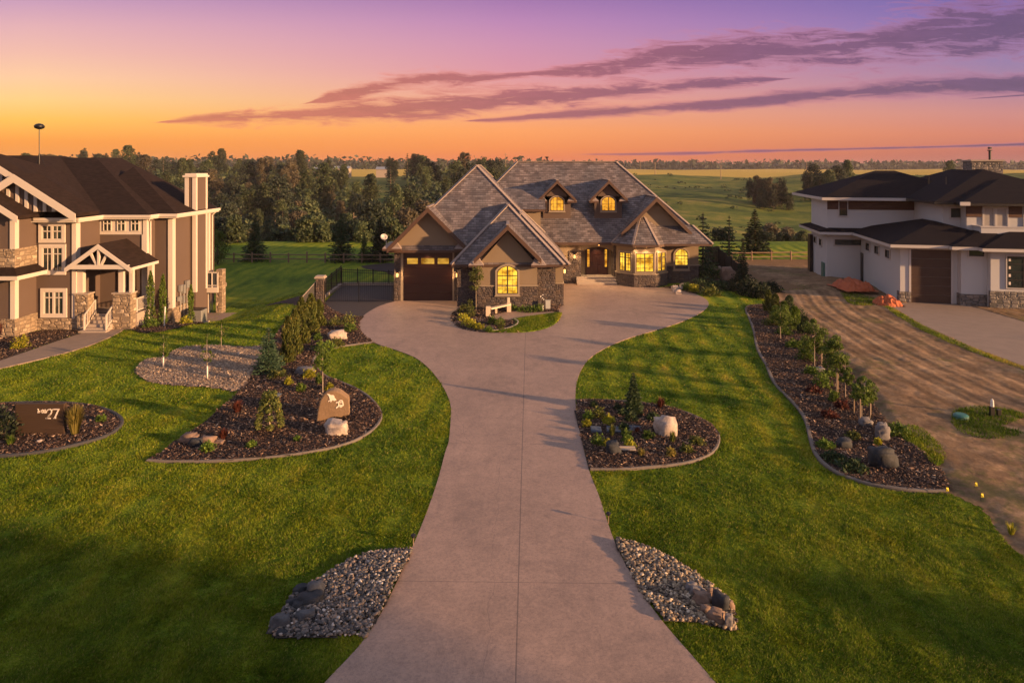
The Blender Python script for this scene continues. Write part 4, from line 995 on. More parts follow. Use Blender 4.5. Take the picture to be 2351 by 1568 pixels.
# dormers
for k, xc in enumerate((3.93, 8.42)):
    w = MB(); w.box(xc - 1.20, xc + 1.20, 59.7, 61.6, 5.45, 6.95); w.prism([(xc - 0.92, 59.66, 6.9), (xc + 0.92, 59.66, 6.9), (xc + 0.92, 59.66, 7.5), (xc, 59.66, 8.42), (xc - 0.92, 59.66, 7.5)], (0, 0.6, 0))
    w.box(xc - 0.92, xc + 0.92, 59.66, 61.8, 6.0, 7.45); w.build('dormer_wall', 'siding_brown', hs)
    g = MB(); gable(g, rk, caps, xc, 1.62, 8.86, 1.0, 59.25, 64.2, 0.12, 0.2); g.build('dormer_roof', 'shake', hs)
    for s in (-1, 1):
        x0, x1 = sorted((xc + s * 0.86, xc + s * 1.72)); ret(x0, x1, 59.2, 60.2, 7.06, 0.28)
    window(hs, Fr((0, 59.66, 0)), xc - 0.60, xc + 0.60, 6.18, 7.42, 0.34, 4, 4, 0.06, 'lit_amber', trim=0.09, label='arched amber window of the %s dormer' % ('left' if k == 0 else 'right'))
rk.build('rake_board', 'fascia_brown', hs); caps.build('ridge_cap', 'shake_cap', hs)
fas.build('fascia', 'fascia_brown', hs); fas2.build('fascia', 'fascia_brown', hs); fm.build('fascia', 'fascia_brown', hs)
v = MB(); v.tube([(3.4, 66.0, 10.2), (3.4, 66.0, 10.9)], 0.07, 8); v.tube([(3.4, 66.0, 10.88), (3.4, 66.0, 11.0)], 0.14, 8); v.build('roof_vent', 'iron', hs)
for x, y, z, n, pw in ((-8.52, 50.86, 1.98, (0, -1, 0), 14), (-4.08, 50.86, 1.98, (0, -1, 0), 14), (3.73, 50.5, 2.30, (1, 0, 0), 12), (3.73, 53.8, 2.15, (1, 0, 0), 16), (5.35, 58.53, 2.35, (0, -1, 0), 22)):
    lantern(hs, x, y, z, n, pw)
# porch and bay soffit pot lights
for x, y, z, e in ((7.4, 59.3, 3.12, 5), (10.2, 56.42, 3.36, 4), (11.1, 56.38, 3.36, 4), (12.4, 56.7, 3.36, 6), (7.4, 58.1, 3.34, 12), (-6.28, 50.55, 3.66, 5)):
    pl = MB(); pl.tube([(x, y, z), (x, y, z + 0.03)], 0.06, 10); p_ = pl.build('pot_light', 'lamp_glow', hs)
    ld = bpy.data.lights.new('pot_light_lamp', 'SPOT'); ld.energy = e * 11; ld.color = (1.0, 0.60, 0.28); ld.spot_size = 2.2; ld.spot_blend = 0.8; ld.shadow_soft_size = 0.05
    lo = bpy.data.objects.new('pot_light_lamp', ld); COL.objects.link(lo); lo.location = Vector((x, y, z - 0.03)) - OFF[hs.name]; lo.parent = hs
# ================================================================== brown house (left)
bh = thing('brown_house', 'two storey brown house with white trim and dark shingle roof', 'house', (-27, 44, 0))
EZ = 6.9
def bwall(x0, x1, y0, y1, z0, z1, name='wall', m='siding_brown'):
    w = MB(); w.box(x0, x1, y0, y1, z0, z1); return w.build(name, m, bh)
bwall(-29.45, -26.8, 41.9, 52, 0.7, EZ - 0.15); bwall(-27.0, -23.8, 44.4, 52, -1.2, EZ - 0.15); bwall(-24.0, -22.66, 45.5, 51.1, -1.2, EZ - 0.15)
bwall(-40, -29.2, 40.05, 52, 5.2, 7.4); bwall(-40, -29.2, 40.05, 52, 1.1, 4.0)
bwall(-34, -24, 50, 55, -1.5, EZ - 0.2)
sb = MB(); sb.box(-29.4, -26.74, 41.82, 44, -0.1, 0.72); sb.box(-40, -29.12, 39.97, 42.2, -0.1, 1.1); sb.box(-40, -29.12, 39.97, 42.2, 3.98, 5.2); sb.box(-24.1, -22.60, 45.42, 50, -1.3, 0.6)
sb.build('stone_base', 'stone_buff', bh)
# skirt roof between the storeys at far left
sk = MB(); sk.poly([(-41, 39.3, 3.72), (-28.5, 39.3, 3.72), (-29.2, 40.0, 4.15), (-41, 40.0, 4.15)]); sk.poly([(-28.5, 39.3, 3.72), (-28.5, 41.9, 3.72), (-29.2, 41.9, 4.15), (-29.2, 40.0, 4.15)]); sk.build('skirt_roof', 'shingle_brown', bh)
sk = MB(); sk.box(-41, -28.48, 39.28, 41.88, 3.48, 3.71); sk.build('skirt_fascia', 'white_trim', bh)
# white corner posts and belt trims
tr = MB()
def post(x0, x1, y0, y1, z0, z1): tr.box(x0, x1, y0, y1, z0, z1)
post(-26.98, -26.72, 41.83, 42.25, 0.72, EZ - 0.2)
post(-24.05, -23.72, 44.33, 44.75, 0.2, EZ - 0.2)
post(-22.90, -22.60, 45.43, 45.85, 0.6, EZ - 0.2)
post(-29.42, -29.12, 39.98, 40.32, 5.2, 7.0); post(-30.35, -30.12, 39.98, 40.1, 5.2, 7.5); post(-29.40, -29.12, 39.98, 40.30, 1.1, 3.5)
post(-22.90, -22.60, 50.85, 51.15, -1.0, EZ - 0.2)
tr.build('corner_board', 'white_trim', bh)
# windows on the window column
def bwin(x0, x1, z0, z1, y, n=2, tall=False, label=None):
    fr = Fr((0, y, 0))
    window(bh, fr, x0, x1, z0, z1, 0, 4, 1, 0.14, 'glass_dark', 'white_trim', 'white_trim', 0.20, transom=z1 - (z1 - z0) * (0.42 if not tall else 0.27), sash=0.05, bar=0.035, label=label, sill=False)
bwin(-28.82, -27.60, 5.56, 6.43, 41.9, label='small upper window of the brown house')
bwin(-28.80, -27.56, 3.60, 5.08, 41.9, tall=True, label='tall middle window of the brown house')
bwin(-28.70, -27.50, 0.98, 2.38, 41.9, tall=True, label='lower window of the brown house')
# triple window
tb = MB(); tb.box(-26.78, -23.98, 44.33, 44.45, 5.62, 6.72); tbo = tb.build('window_band', 'white_trim', bh)
for x in (-26.52, -25.62, -24.72):
    window(bh, Fr((0, 44.33, 0)), x, x + 0.52, 5.86, 6.62, 0, 2, 1, 0.03, 'glass_dark', 'white_trim', 'white_trim', 0.0, transom=6.34, sash=0.03, bar=0.03)
# roofs
r, f = MB(), MB()
for xr, yf, yb, pk, bb in ((-26.3, 41.4, 50.5, (-34.9, 50.0, 10.85), 51), (-23.3, 43.9, 51.0, (-31.9, 52.4, 10.72), 51.5)):
    A = Vector((xr, yf, EZ)); B = Vector((xr, yb, EZ)); P1 = Vector(pk)
    r.poly([(-52, yf, EZ), A, P1, (-52, pk[1], pk[2])]); Q1 = P1 + Vector((0, 3.4, 0)); B.y += 2.6; r.poly([A, B, Q1, P1]); r.poly([B, (-52, 63, EZ), (-52, Q1.y, pk[2]), Q1]); r.poly([(-52, pk[1], pk[2]), P1, Q1, (-52, Q1.y, pk[2])]); f.box(-45, xr - 0.03, yf + 0.03, yb - 0.03, EZ - 0.26, EZ - 0.01)
P1 = Vector((-28.4, 51.2, 10.0)); A = Vector((-22.1, 45.0, EZ)); B = Vector((-22.1, 51.6, EZ))
r.poly([(-30, 45.0, EZ), A, P1]); r.poly([A, B, P1]); r.poly([B, (-30, 56, EZ), P1]); f.box(-30, -22.13, 45.03, 51.57, EZ - 0.26, EZ - 0.01)
r.build('roof', 'shingle_brown', bh); f.build('fascia', 'white_trim', bh)
# front gables
rk, g = MB(), MB()
gable(g, rk, None, -29.72, 3.7, 9.60, 0.64, 40.7, 43.0, 0.16, 0.42)
g.poly([(-29.72, 43.0, 9.6), (-26.02, 43.0, 7.23), (-27.0, 44.5, 7.1), (-29.72, 47.2, 8.3)]); g.poly([(-29.72, 43.0, 9.6), (-29.72, 47.2, 8.3), (-33.4, 44.5, 8.0), (-33.42, 43.0, 7.23)])
gable(g, rk, None, -32.4, 2.45, 10.95, 0.64, 41.4, 42.6, 0.16, 0.36)
g.poly([(-32.4, 42.6, 10.95), (-29.95, 42.6, 9.38), (-29.95, 46.6, 8.5), (-32.4, 50.0, 9.6)])
gable(g, rk, None, -34.0, 5.35, 10.60, 0.64, 39.55, 44.0, 0.16, 0.34)
g.build('gable_roof', 'shingle_brown', bh); rk.build('rake_board', 'white_trim', bh)
w = MB(); w.prism([(-33.0, 41.15, 7.3), (-26.4, 41.15, 7.3), (-29.72, 41.15, 9.25)], (0, 0.4, 0)); w.prism([(-34.6, 41.9, 9.0), (-30.2, 41.9, 9.0), (-30.2, 41.9, 9.35), (-32.4, 41.9, 10.75), (-34.6, 41.9, 9.35)], (0, 0.4, 0)); w.box(-36, -30.3, 41.9, 42.3, 7.5, 9.1); w.prism([(-40, 40.06, 7.35), (-29.2, 40.06, 7.35), (-34.0, 40.06, 10.2)], (0, 0.4, 0))
w.build('gable_wall', 'siding_brown', bh)
bt = MB()
for k in range(9):
    x = -31.65 + k * 0.55 + 0.1; zt = 9.2 - abs(x + 29.72) * 0.64
    if zt > 7.75 or k > 0: bt.box(x, x + 0.2, 41.08, 41.2, 7.32, max(7.4, zt - 0.05))
for x in (-32.2, -31.45, -30.95): bt.box(x, x + 0.2, 41.84, 41.95, 7.8, 10.6 - abs(x + 32.4) * 0.64)
bt.build('batten', 'white_trim', bh)
gt = MB()  # gutter and eave moulding
gt.box(-29.0, -26.27, 41.34, 41.42, EZ - 0.16, EZ + 0.02); gt.box(-26.32, -26.24, 41.36, 44.0, EZ - 0.16, EZ + 0.02); gt.box(-26.3, -23.26, 43.84, 43.92, EZ - 0.16, EZ + 0.02); gt.box(-23.3, -23.22, 43.86, 45.1, EZ - 0.16, EZ + 0.02); gt.box(-23.3, -22.06, 44.94, 45.02, EZ - 0.16, EZ + 0.02); gt.box(-22.12, -22.04, 44.96, 51.6, EZ - 0.16, EZ + 0.02)
gt.build('gutter', 'white_trim', bh)
dn = MB(); dn.tube([(-23.35, 44.3, EZ - 0.2), (-23.62, 44.6, EZ - 0.45), (-23.66, 44.7, 4.2)], 0.05, 6); dn.tube([(-22.2, 51.3, EZ - 0.2), (-22.5, 51.25, EZ - 0.5), (-22.52, 51.25, -0.7)], 0.05, 6); dn.build('downpipe', 'white_trim', bh)
# chimney
c = MB(); c.box(-22.97, -22.25, 48.0, 49.75, -0.95, 9.30); co = c.build('chimney', 'siding_brown', bh)
c = MB()
for x in (-23.0, -22.47):
    for y in (47.96, 49.55): c.box(x, x + 0.26, y, y + 0.24, 1.2, 9.3)
c.build('corner_board', 'white_trim', co)
c = MB(); c.box(-23.12, -22.12, 47.88, 49.88, 9.28, 9.42); c.box(-23.0, -22.2, 48.0, 49.8, 9.42, 9.55); c.build('chimney_cap', 'white_trim', co)
# porch
pr, prk, pf = MB(), MB(), MB()
gable(pr, prk, None, -25.05, 2.02, 5.36, 0.72, 41.3, 44.5, 0.13, 0.24)
pr.build('porch_roof', 'shingle_brown', bh)
prk.bar((-26.9, 41.36, 3.95), (-23.2, 41.36, 3.95), 0.14, 0.26); prk.bar((-25.05, 41.4, 3.95), (-25.05, 41.4, 5.1), 0.2, 0.12, (1, 0, 0))
prk.bar((-25.6, 41.4, 4.85), (-25.15, 41.4, 4.0), 0.12, 0.12); prk.bar((-24.5, 41.4, 4.85), (-24.95, 41.4, 4.0), 0.12, 0.12)
prk.box(-23.06, -22.98, 41.3, 44.4, 3.75, 3.92)
prk.build('porch_truss', 'white_trim', bh)
w = MB(); w.prism([(-26.7, 42.1, 3.95), (-23.4, 42.1, 3.95), (-25.05, 42.1, 5.1)], (0, 0.1, 0)); w.build('gable_wall', 'siding_brown', bh)
w = MB(); w.box(-26.75, -25.95, 41.75, 42.35, 0, 2.2); w.box(-24.55, -23.45, 41.95, 42.6, 0, 2.2); w.build('stone_pier', 'stone_buff', bh)
w = MB(); w.box(-26.8, -25.9, 41.70, 42.40, 2.2, 2.28); w.box(-24.6, -23.4, 41.90, 42.65, 2.2, 2.28); w.build('pier_cap', 'conc_light', bh)
w = MB(); w.box(-26.72, -26.35, 41.9, 42.2, 2.28, 3.9); w.box(-24.25, -23.95, 42.05, 42.35, 2.28, 3.9); w.box(-23.62, -23.40, 42.1, 42.35, 2.28, 3.9); w.box(-23.55, -23.25, 44.1, 44.4, 0.9, 3.9); w.build('porch_column', 'white_trim', bh)
w = MB(); w.box(-26.8, -23.35, 42.5, 44.4, 0, 0.9); w.build('porch_floor', 'conc_light', bh)
w = MB()
for i in range(5): w.box(-26.0, -24.55, 41.45 + i * 0.26, 42.8, 0.05 + i * 0.17, 0.05 + (i + 1) * 0.17)
w.build('porch_steps', 'conc_light', bh, bevel=0.012)
w = MB(); w.box(-26.1, -24.45, 41.05, 41.46, 0.02, 0.13); w.build('step_pad', 'conc_light', bh)
w = MB(); w.box(-25.6, -24.4, 44.3, 44.42, 0.9, 3.3); w.build('front_door', 'dark_frame', bh)
def rail(p, q, hh=0.9, nb=7, name='railing'):
    p, q = Vector(p), Vector(q); w = MB(); up = Vector((0, 0, hh))
    w.bar(p + up, q + up, 0.07, 0.05); w.bar(p + Vector((0, 0, 0.1)), q + Vector((0, 0, 0.1)), 0.05, 0.05)
    for i in range(nb + 1):
        c_ = p.lerp(q, i / nb); th = 0.07 if i in (0, nb) else 0.03
        w.bar(c_ + (Vector((0, 0, 0)) if th > .05 else Vector((0, 0, 0.1))), c_ + up, th, th, (0, 1, 0))
    return w.build(name, 'white_trim', bh)
rail((-25.95, 41.4, 0.1), (-25.95, 42.5, 0.85)); rail((-24.62, 41.4, 0.1), (-24.62, 42.5, 0.85)); rail((-23.42, 42.6, 0.95), (-23.42, 44.3, 0.95), 0.85, 12)
# rear deck on a stone pier
w = MB(); w.box(-21.95, -21.5, 50.6, 51.25, -1.2, 2.4); w.build('deck_pier', 'stone_buff', bh)
w = MB(); w.box(-22.66, -22.15, 50.6, 53.0, 0.75, 1.05); w.build('deck', 'deck_wood', bh)
w = MB(); w.box(-22.66, -21.75, 50.45, 50.58, 0.72, 1.12); w.bar((-22.66, 50.5, 2.2), (-21.75, 50.5, 2.2), 0.08, 0.08); w.bar((-22.66, 50.5, 1.25), (-21.75, 50.5, 1.25), 0.06, 0.06); w.bar((-22.2, 50.5, 1.1), (-22.2, 50.5, 2.2), 0.07, 0.07, (0, 1, 0)); w.bar((-21.78, 50.5, 1.1), (-21.78, 50.5, 2.24), 0.08, 0.08, (0, 1, 0)); w.build('deck_rail', 'white_trim', bh)
w = MB(); w.box(-22.62, -21.8, 50.52, 50.54, 1.28, 2.15); w.build('deck_glass', 'deck_glass', bh)
# utility boxes on the flank
um = MB()
for y, z, sy, sz in ((46.2, 1.55, 0.3, 0.45), (46.65, 1.35, 0.25, 0.6), (47.1, 1.65, 0.4, 0.5), (46.0, 0.95, 0.35, 0.3), (46.6, 0.7, 0.2, 0.5)): um.box(-22.6, -22.4, y, y + sy, z, z + sz)
um.tube([(-22.5, 46.35, 0.2), (-22.5, 46.35, 1.6)], 0.04, 6); um.tube([(-22.5, 46.8, -0.4), (-22.5, 46.8, 1.4)], 0.04, 6); um.tube([(-22.52, 47.3, -0.6), (-22.52, 47.3, 1.7)], 0.03, 6)
um.build('meter_box', 'metal_grey', bh, bevel=0.02)

# ================================================================== white house (right), turned a little
R11 = -math.radians(11)
wh = thing('white_house', 'white stucco two storey house with dark hip roofs and a brown overhead door', 'house', (28.55, 50.2, 0), rz=R11)
OFF[wh.name] = Vector((0, 0, 0))     # parts are written in the house's own frame
def wbox(name, m, *bxs, parent=None, bevel=0.0):
    w = MB()
    for b in bxs: w.box(*b)
    return w.build(name, m, parent or wh, bevel=bevel)
LZ, UZ = 4.4, 7.35
# lower walls: front garage block, side, back-left block
wbox('wall', 'stucco_white', (0, 5.2, 0, 9.3, 0, LZ - 0.1), (-2.75, 3.0, 9.3, 15, -0.9, LZ - 0.1), (3.82, 8.2, -0.55, 6, 0, LZ - 0.1), (5.5, 14, -1.05, 6, 0, LZ - 0.1))
wbox('stone_base', 'stone_ledge', (-0.06, 0.72, -0.07, 0.5, 0, 0.86), (3.75, 5.45, -0.63, 0, 0, 0.92), (5.43, 14, -1.13, -0.9, 0, 1.28))
wbox('door_trim', 'fascia_white', (0.58, 0.72, -0.06, 0.05, 0, 4.0), (3.38, 3.54, -0.06, 0.05, 0, 4.0), (0.58, 3.54, -0.06, 0.05, 3.98, 4.12))
gdo = wbox('garage_door', 'door_brown', *[(0.72, 3.38, -0.02, 0.02, 0.02 + i * 0.66, 0.02 + i * 0.66 + 0.648) for i in range(6)])
# roofs
r, f = MB(), MB()
hip(r, f, None, -0.95, 8.6, -0.85, 11.2, LZ, 0.29, 0.24); hip(r, f, None, -3.6, 6.5, 8.35, 16.5, LZ, 0.29, 0.24)
hip(r, f, None, 2.9, 9.5, -1.35, 6, LZ - 0.02, 0.29, 0.24); hip(r, f, None, 4.6, 15.6, -1.9, 5, LZ - 0.04, 0.29, 0.24)
r.build('lower_roof', 'shingle_black', wh); f.build('lower_fascia', 'fascia_white', wh)
# upper storey
wbox('wall', 'stucco_white', (-2.75, 4.7, 9.35, 15, LZ, UZ - 0.1), (4.25, 12, 3.6, 15, LZ, UZ - 0.1), (5.5, 14, 2.6, 6, LZ, UZ - 0.1))
wbox('wood_band', 'wood_band', (-2.72, 4.3, 9.30, 9.36, 6.3, 7.05), (5.45, 6.5, 2.52, 2.62, 6.25, 7.2), (8.3, 9.2, 2.52, 2.62, 6.25, 7.2))
r, f = MB(), MB()
hip(r, f, None, -3.35, 10.5, 8.4, 20.6, UZ, 0.38, 0.2); hip(r, f, None, 3.25, 15.5, 2.6, 21, UZ, 0.40, 0.2); hip(r, f, None, 4.7, 16.5, 1.6, 11, UZ - 0.03, 0.37, 0.2)
r.build('upper_roof', 'shingle_black', wh)
f2 = MB(); f2.box(-3.34, 4.7, 8.36, 8.42, UZ - 0.22, UZ + 0.02); f2.box(-3.39, -3.33, 8.36, 20.6, UZ - 0.22, UZ + 0.02); f2.box(4.62, 5.3, 1.52, 1.62, UZ - 0.22, UZ + 0.05); f2.build('upper_fascia', 'fascia_white', wh)
f.build('soffit', 'black_frame', wh)
# balcony
wbox('balcony_parapet', 'stucco_white', (5.9, 14.5, 1.25, 1.45, 5.0, 5.55), (5.9, 6.1, 1.45, 3.6, 5.0, 5.55), (5.9, 14.5, 1.25, 2.6, 4.95, 5.05))
wbox('parapet_cap', 'fascia_white', (5.85, 14.5, 1.2, 1.5, 5.55, 5.63), (5.85, 6.15, 1.5, 3.6, 5.55, 5.63))
for a in (6.6, 7.46, 9.35): 
    window(wh, Fr((0, 2.6, 0)), a, a + 0.76, 5.5, 6.98, 0, 1, 1, 0, 'blind_pane', 'fascia_white', 'fascia_white', 0.06, sash=0.08, sill=False, label=None)
def ww(fr, a0, a1, z0, z1, label=None, cols=1, rows=1, tr=0.07):
    return window(wh, fr, a0, a1, z0, z1, 0, cols, rows, 0, 'glass_dark', 'fascia_white', 'black_frame', tr, sash=0.05, bar=0.05, sill=False, label=label)
fS = Fr((0, 0, 0)); 
ww(Fr((0, 3.6, 0)), 4.78, 5.46, 6.1, 6.82, 'square upper window of the white house')
ww(Fr((0, 9.35, 0)), -1.75, -1.1, 5.75, 7.0, 'narrow upper window of the white house')
ww(Fr((0, 9.3, 0)), -2.15, 0.35 - 0.3, 3.2, 3.68, 'long slot window of the white house')
ww(Fr((0, -0.55, 0)), 4.3, 5.28, 3.64, 4.06, 'slot window right of the overhead door')
bw = ww(Fr((0, -1.05, 0)), 6.5, 8.6, 1.55, 3.75, 'large dark stickered window of the white house', 2, 4)
st = MB()
for a in (6.62, 7.66):
    for z in (1.75, 2.3, 2.85, 3.4): st.box(a, a + 0.13, -1.085, -1.08, z, z + 0.2)
st.build('sticker', 'letter', bw)
fL = Fr((0, 9.3, 0), (0, -1, 0))   # flank facing left
for a, l in ((1.55, 'rear'), (3.8, 'middle'), (6.3, 'front')): ww(fL, a, a + 0.95, 3.0, 3.62, l + ' small flank window of the white house')
fL2 = Fr((-2.75, 15, 0), (0, -1, 0))
for a in (1.2, 3.2): ww(fL2, a, a + 0.8, 2.9, 3.5)
wbox('side_door', 'black_frame', (-0.05, 0.02, 8.6, 9.25, 0.1, 2.6))
wbox('corner_pipe', 'iron', (-3.05, -2.80, 14.2, 15.2, -0.9, 3.6))
# stone chimney
ch = wbox('chimney', 'stone_ledge', (9.2, 11.6, 10.5, 12.2, 8.5, 10.5))
wbox('chimney_cap', 'conc_light', (9.1, 11.7, 10.4, 12.3, 10.48, 10.62), parent=ch)
v = MB(); v.tube([(10.9, 11.2, 10.6), (10.9, 11.2, 11.4)], 0.10, 8); v.tube([(10.9, 11.2, 11.4), (10.9, 11.2, 11.48)], 0.2, 8); v.tube([(10.9, 11.2, 11.56), (10.9, 11.2, 11.72)], 0.16, 8); v.build('flue', 'iron', ch)
v = MB(); v.tube([(4.5, 7.0, 8.6), (4.5, 7.0, 9.2)], 0.05, 6); v.tube([(5.6, 6.5, 8.6), (5.6, 6.5, 9.2)], 0.04, 6); v.build('roof_vent', 'iron', wh)
wbox('utility_box', 'box_teal', (-2.86, -2.76, 10.0, 10.9, 0.1, 1.5)); 
# ================================================================== plants
def quads_from(c, d, s, L, W):
    """leaf quads: centre c, axis d, side s"""
    L = np.asarray(L).reshape(-1, 1); W = np.asarray(W).reshape(-1, 1)
    return np.stack([c - d * L, c + s * W, c + d * L, c - s * W], 1).reshape(-1, 3)
def unit(v): return v / np.maximum(np.linalg.norm(v, axis=1, keepdims=True), 1e-9)
def rand_dirs(n, up=0.0, r=None):
    r = r or rng
    v = r.normal(0, 1, (n, 3)); v[:, 2] += up
    return unit(v)
def crown_blobs(h0, h1, rad, nl, r, top=0.35):
    """lobe centres and radii making an uneven crown"""
    z = r.uniform(0, 1, nl); prof = np.sin(np.pi * np.clip(z * 0.78 + 0.17, 0, 1)) ** 0.5
    a = r.uniform(0, 2 * np.pi, nl); q = rad * prof * r.uniform(0.25, 0.85, nl)
    c = np.stack([np.cos(a) * q, np.sin(a) * q, h0 + (h1 - h0) * z], 1)
    s = rad * r.uniform(0.28, 0.5, nl) * (0.6 + 0.4 * prof)
    return c, s
def foliage(c, s, n, size, r, flat=0.8):
    k = r.integers(0, len(c), n); v = rand_dirs(n, 0.25, r); rr = r.uniform(0.45, 1.05, n) ** 0.6
    p = c[k] + v * (s[k] * rr)[:, None] * np.array([1, 1, flat])
    d = rand_dirs(n, 0, r); sd = unit(np.cross(d, v + 0.4 * rand_dirs(n, 0, r)))
    L = size * r.uniform(0.6, 1.3, n)
    V = quads_from(p, d, sd, L, L * 0.6)
    return V
def branches(h0, h1, rad, nb, r, tr):
    mb = MB()
    mb.tube([(0, 0, -0.1), (r.normal(0, tr * .3), r.normal(0, tr * .3), h0), (r.normal(0, tr * .6), r.normal(0, tr * .6), h0 + (h1 - h0) * 0.55), (0, 0, h1 * 0.97)], [tr, tr * 0.75, tr * 0.45, tr * 0.1], 7)
    for i in range(nb):
        z = h0 * 0.9 + (h1 - h0) * 0.75 * i / nb; a = r.uniform(0, 6.28); l = rad * r.uniform(0.5, 0.9) * (1 - 0.5 * i / nb)
        mb.tube([(0, 0, z), (math.cos(a) * l * 0.5, math.sin(a) * l * 0.5, z + l * 0.35), (math.cos(a) * l, math.sin(a) * l, z + l * 0.8)], [tr * 0.45, tr * 0.25, tr * 0.08], 5)
    return mb
def join_np(parts):
    """parts: (V, F quads, mat) -> one array set"""
    Vs, Fs, Ms, o = [], [], [], 0
    for V, F, m in parts:
        Vs.append(V); Fs.append(F + o); Ms.append(np.full(len(F), m)); o += len(V)
    return np.concatenate(Vs), np.concatenate(Fs), np.concatenate(Ms)
def mb_quads(mb):
    V = np.array(mb.v); F = np.array([f for f in mb.f if len(f) == 4])
    return V, F
def qf(V): return np.arange(len(V)).reshape(-1, 4)
def far_tree(name, h, rad, seed, leafm, n=1500, size=0.33, base=0.14, nl=26, barkm='bark', trunk=0.16):
    r = np.random.default_rng(seed)
    c, s = crown_blobs(h * base, h * 0.93, rad, nl, r)
    V = foliage(c, s, n, size, r, 1.0)
    mb = branches(h * base, h, rad, 5, r, trunk); tv, tf = mb_quads(mb)
    VV, FF, MM = join_np([(V, qf(V), 0), (tv, tf, 1)])
    return np_mesh(name, VV, FF, [leafm, barkm], MM)
def spruce_leaves(h, rad, r, tiers, per, n_needle, droop=0.25, z0=0.06, w=0.16, prof=1.0):
    P = []; D = []; S = []; Ls = []
    for t in range(tiers):
        f = t / tiers; z = h * (z0 + (1 - z0) * f); R = rad * (1 - f) ** prof * r.uniform(0.85, 1.12)
        m = max(4, int(per * (1 - 0.6 * f)))
        for b in range(m):
            a = 6.283 * (b + r.uniform(-0.35, 0.35)) / m + t * 0.7; Rb = R * r.uniform(0.7, 1.1)
            k = max(3, int(n_needle * (0.3 + Rb / rad)))
            u = r.uniform(0.08, 1.0, k); side = r.normal(0, 0.16, k) * Rb * (1.1 - u)
            x = np.cos(a) * Rb * u - np.sin(a) * side; y = np.sin(a) * Rb * u + np.cos(a) * side
            zz = z - droop * Rb * u + 0.12 * Rb * u ** 3 + r.normal(0, 0.02 * h / 6, k)
            P.append(np.stack([x, y, zz], 1))
            d = np.stack([np.cos(a + r.normal(0, 0.6, k)), np.sin(a + r.normal(0, 0.6, k)), r.normal(-0.1, 0.35, k)], 1); D.append(unit(d))
            Ls.append(np.full(k, w) * r.uniform(0.6, 1.3, k))
    P = np.concatenate(P); D = np.concatenate(D); L = np.concatenate(Ls)
    S = unit(np.cross(D, rand_dirs(len(P), 0.8, r)))
    return quads_from(P, D, S, L, L * 0.42)
def far_spruce(name, h, rad, seed, leafm, tiers=20, per=13, nn=11, w=0.22, **k):
    r = np.random.default_rng(seed)
    V = spruce_leaves(h, rad, r, tiers, per, nn, w=w, **k)
    mb = MB(); mb.tube([(0, 0, -0.1), (0, 0, h * 0.98)], [h * 0.02, h * 0.004], 6); tv, tf = mb_quads(mb)
    VV, FF, MM = join_np([(V, qf(V), 0), (tv, tf, 1)])
    return np_mesh(name, VV, FF, [leafm, 'bark'], MM)
def put(me, name, x, y, z=None, s=1.0, rz=None, label=None, cat='tree', group=None, sz=None):
    o = bpy.data.objects.new(name, me); COL.objects.link(o)
    o.location = (x, y, (tz(x, y) if z is None else z)); o.rotation_euler = (0, 0, rng.uniform(0, 6.28) if rz is None else rz)
    o.scale = (s, s, sz or s)
    return tag(o, label, cat, group)

# ---------------- valley woods: individual trees
protos = []
for i, (h, rd, lm, nm) in enumerate([(11, 2.5, 'leaf_forest', 'poplar'), (12.5, 2.6, 'leaf_forest', 'poplar'), (10, 3.5, 'leaf_forest_dark', 'broad'), (11.5, 2.5, 'leaf_forest_rust', 'rust'), (9.5, 3.3, 'leaf_forest', 'broad'), (13, 2.5, 'leaf_forest_dark', 'poplar'), (9, 3.0, 'leaf_forest_rust', 'rust')]):
    protos.append((far_tree('valley_tree', h, rd, 100 + i, lm, n=4600, size=0.225, base=0.05 if h < 11 else 0.10, nl=58), h, nm, lm))
sprp = [(far_spruce('valley_spruce', 11, 2.3, 120, 'leaf_forest_dark', tiers=16, per=10, nn=8, w=0.35), 11)]
forest_labels = {
 'poplar': ('tall slim poplar in the wooded valley behind the lawns', 'slim poplars in the wooded valley'),
 'broad': ('round dark leafy tree in the wooded valley behind the lawns', 'round leafy trees in the wooded valley'),
 'rust': ('tree with browning leaves in the wooded valley behind the lawns', 'browning trees in the wooded valley'),
 'spruce': ('dark pointed spruce among the valley woods', 'dark spruces in the valley woods')}
placed = []
def wood_ok(x, y, rr):
    for (a, b, c) in placed[-260:]:
        if (a - x) ** 2 + (b - y) ** 2 < (rr + c) ** 2 * 0.35: return False
    return True
cnt = 0; tries = 0
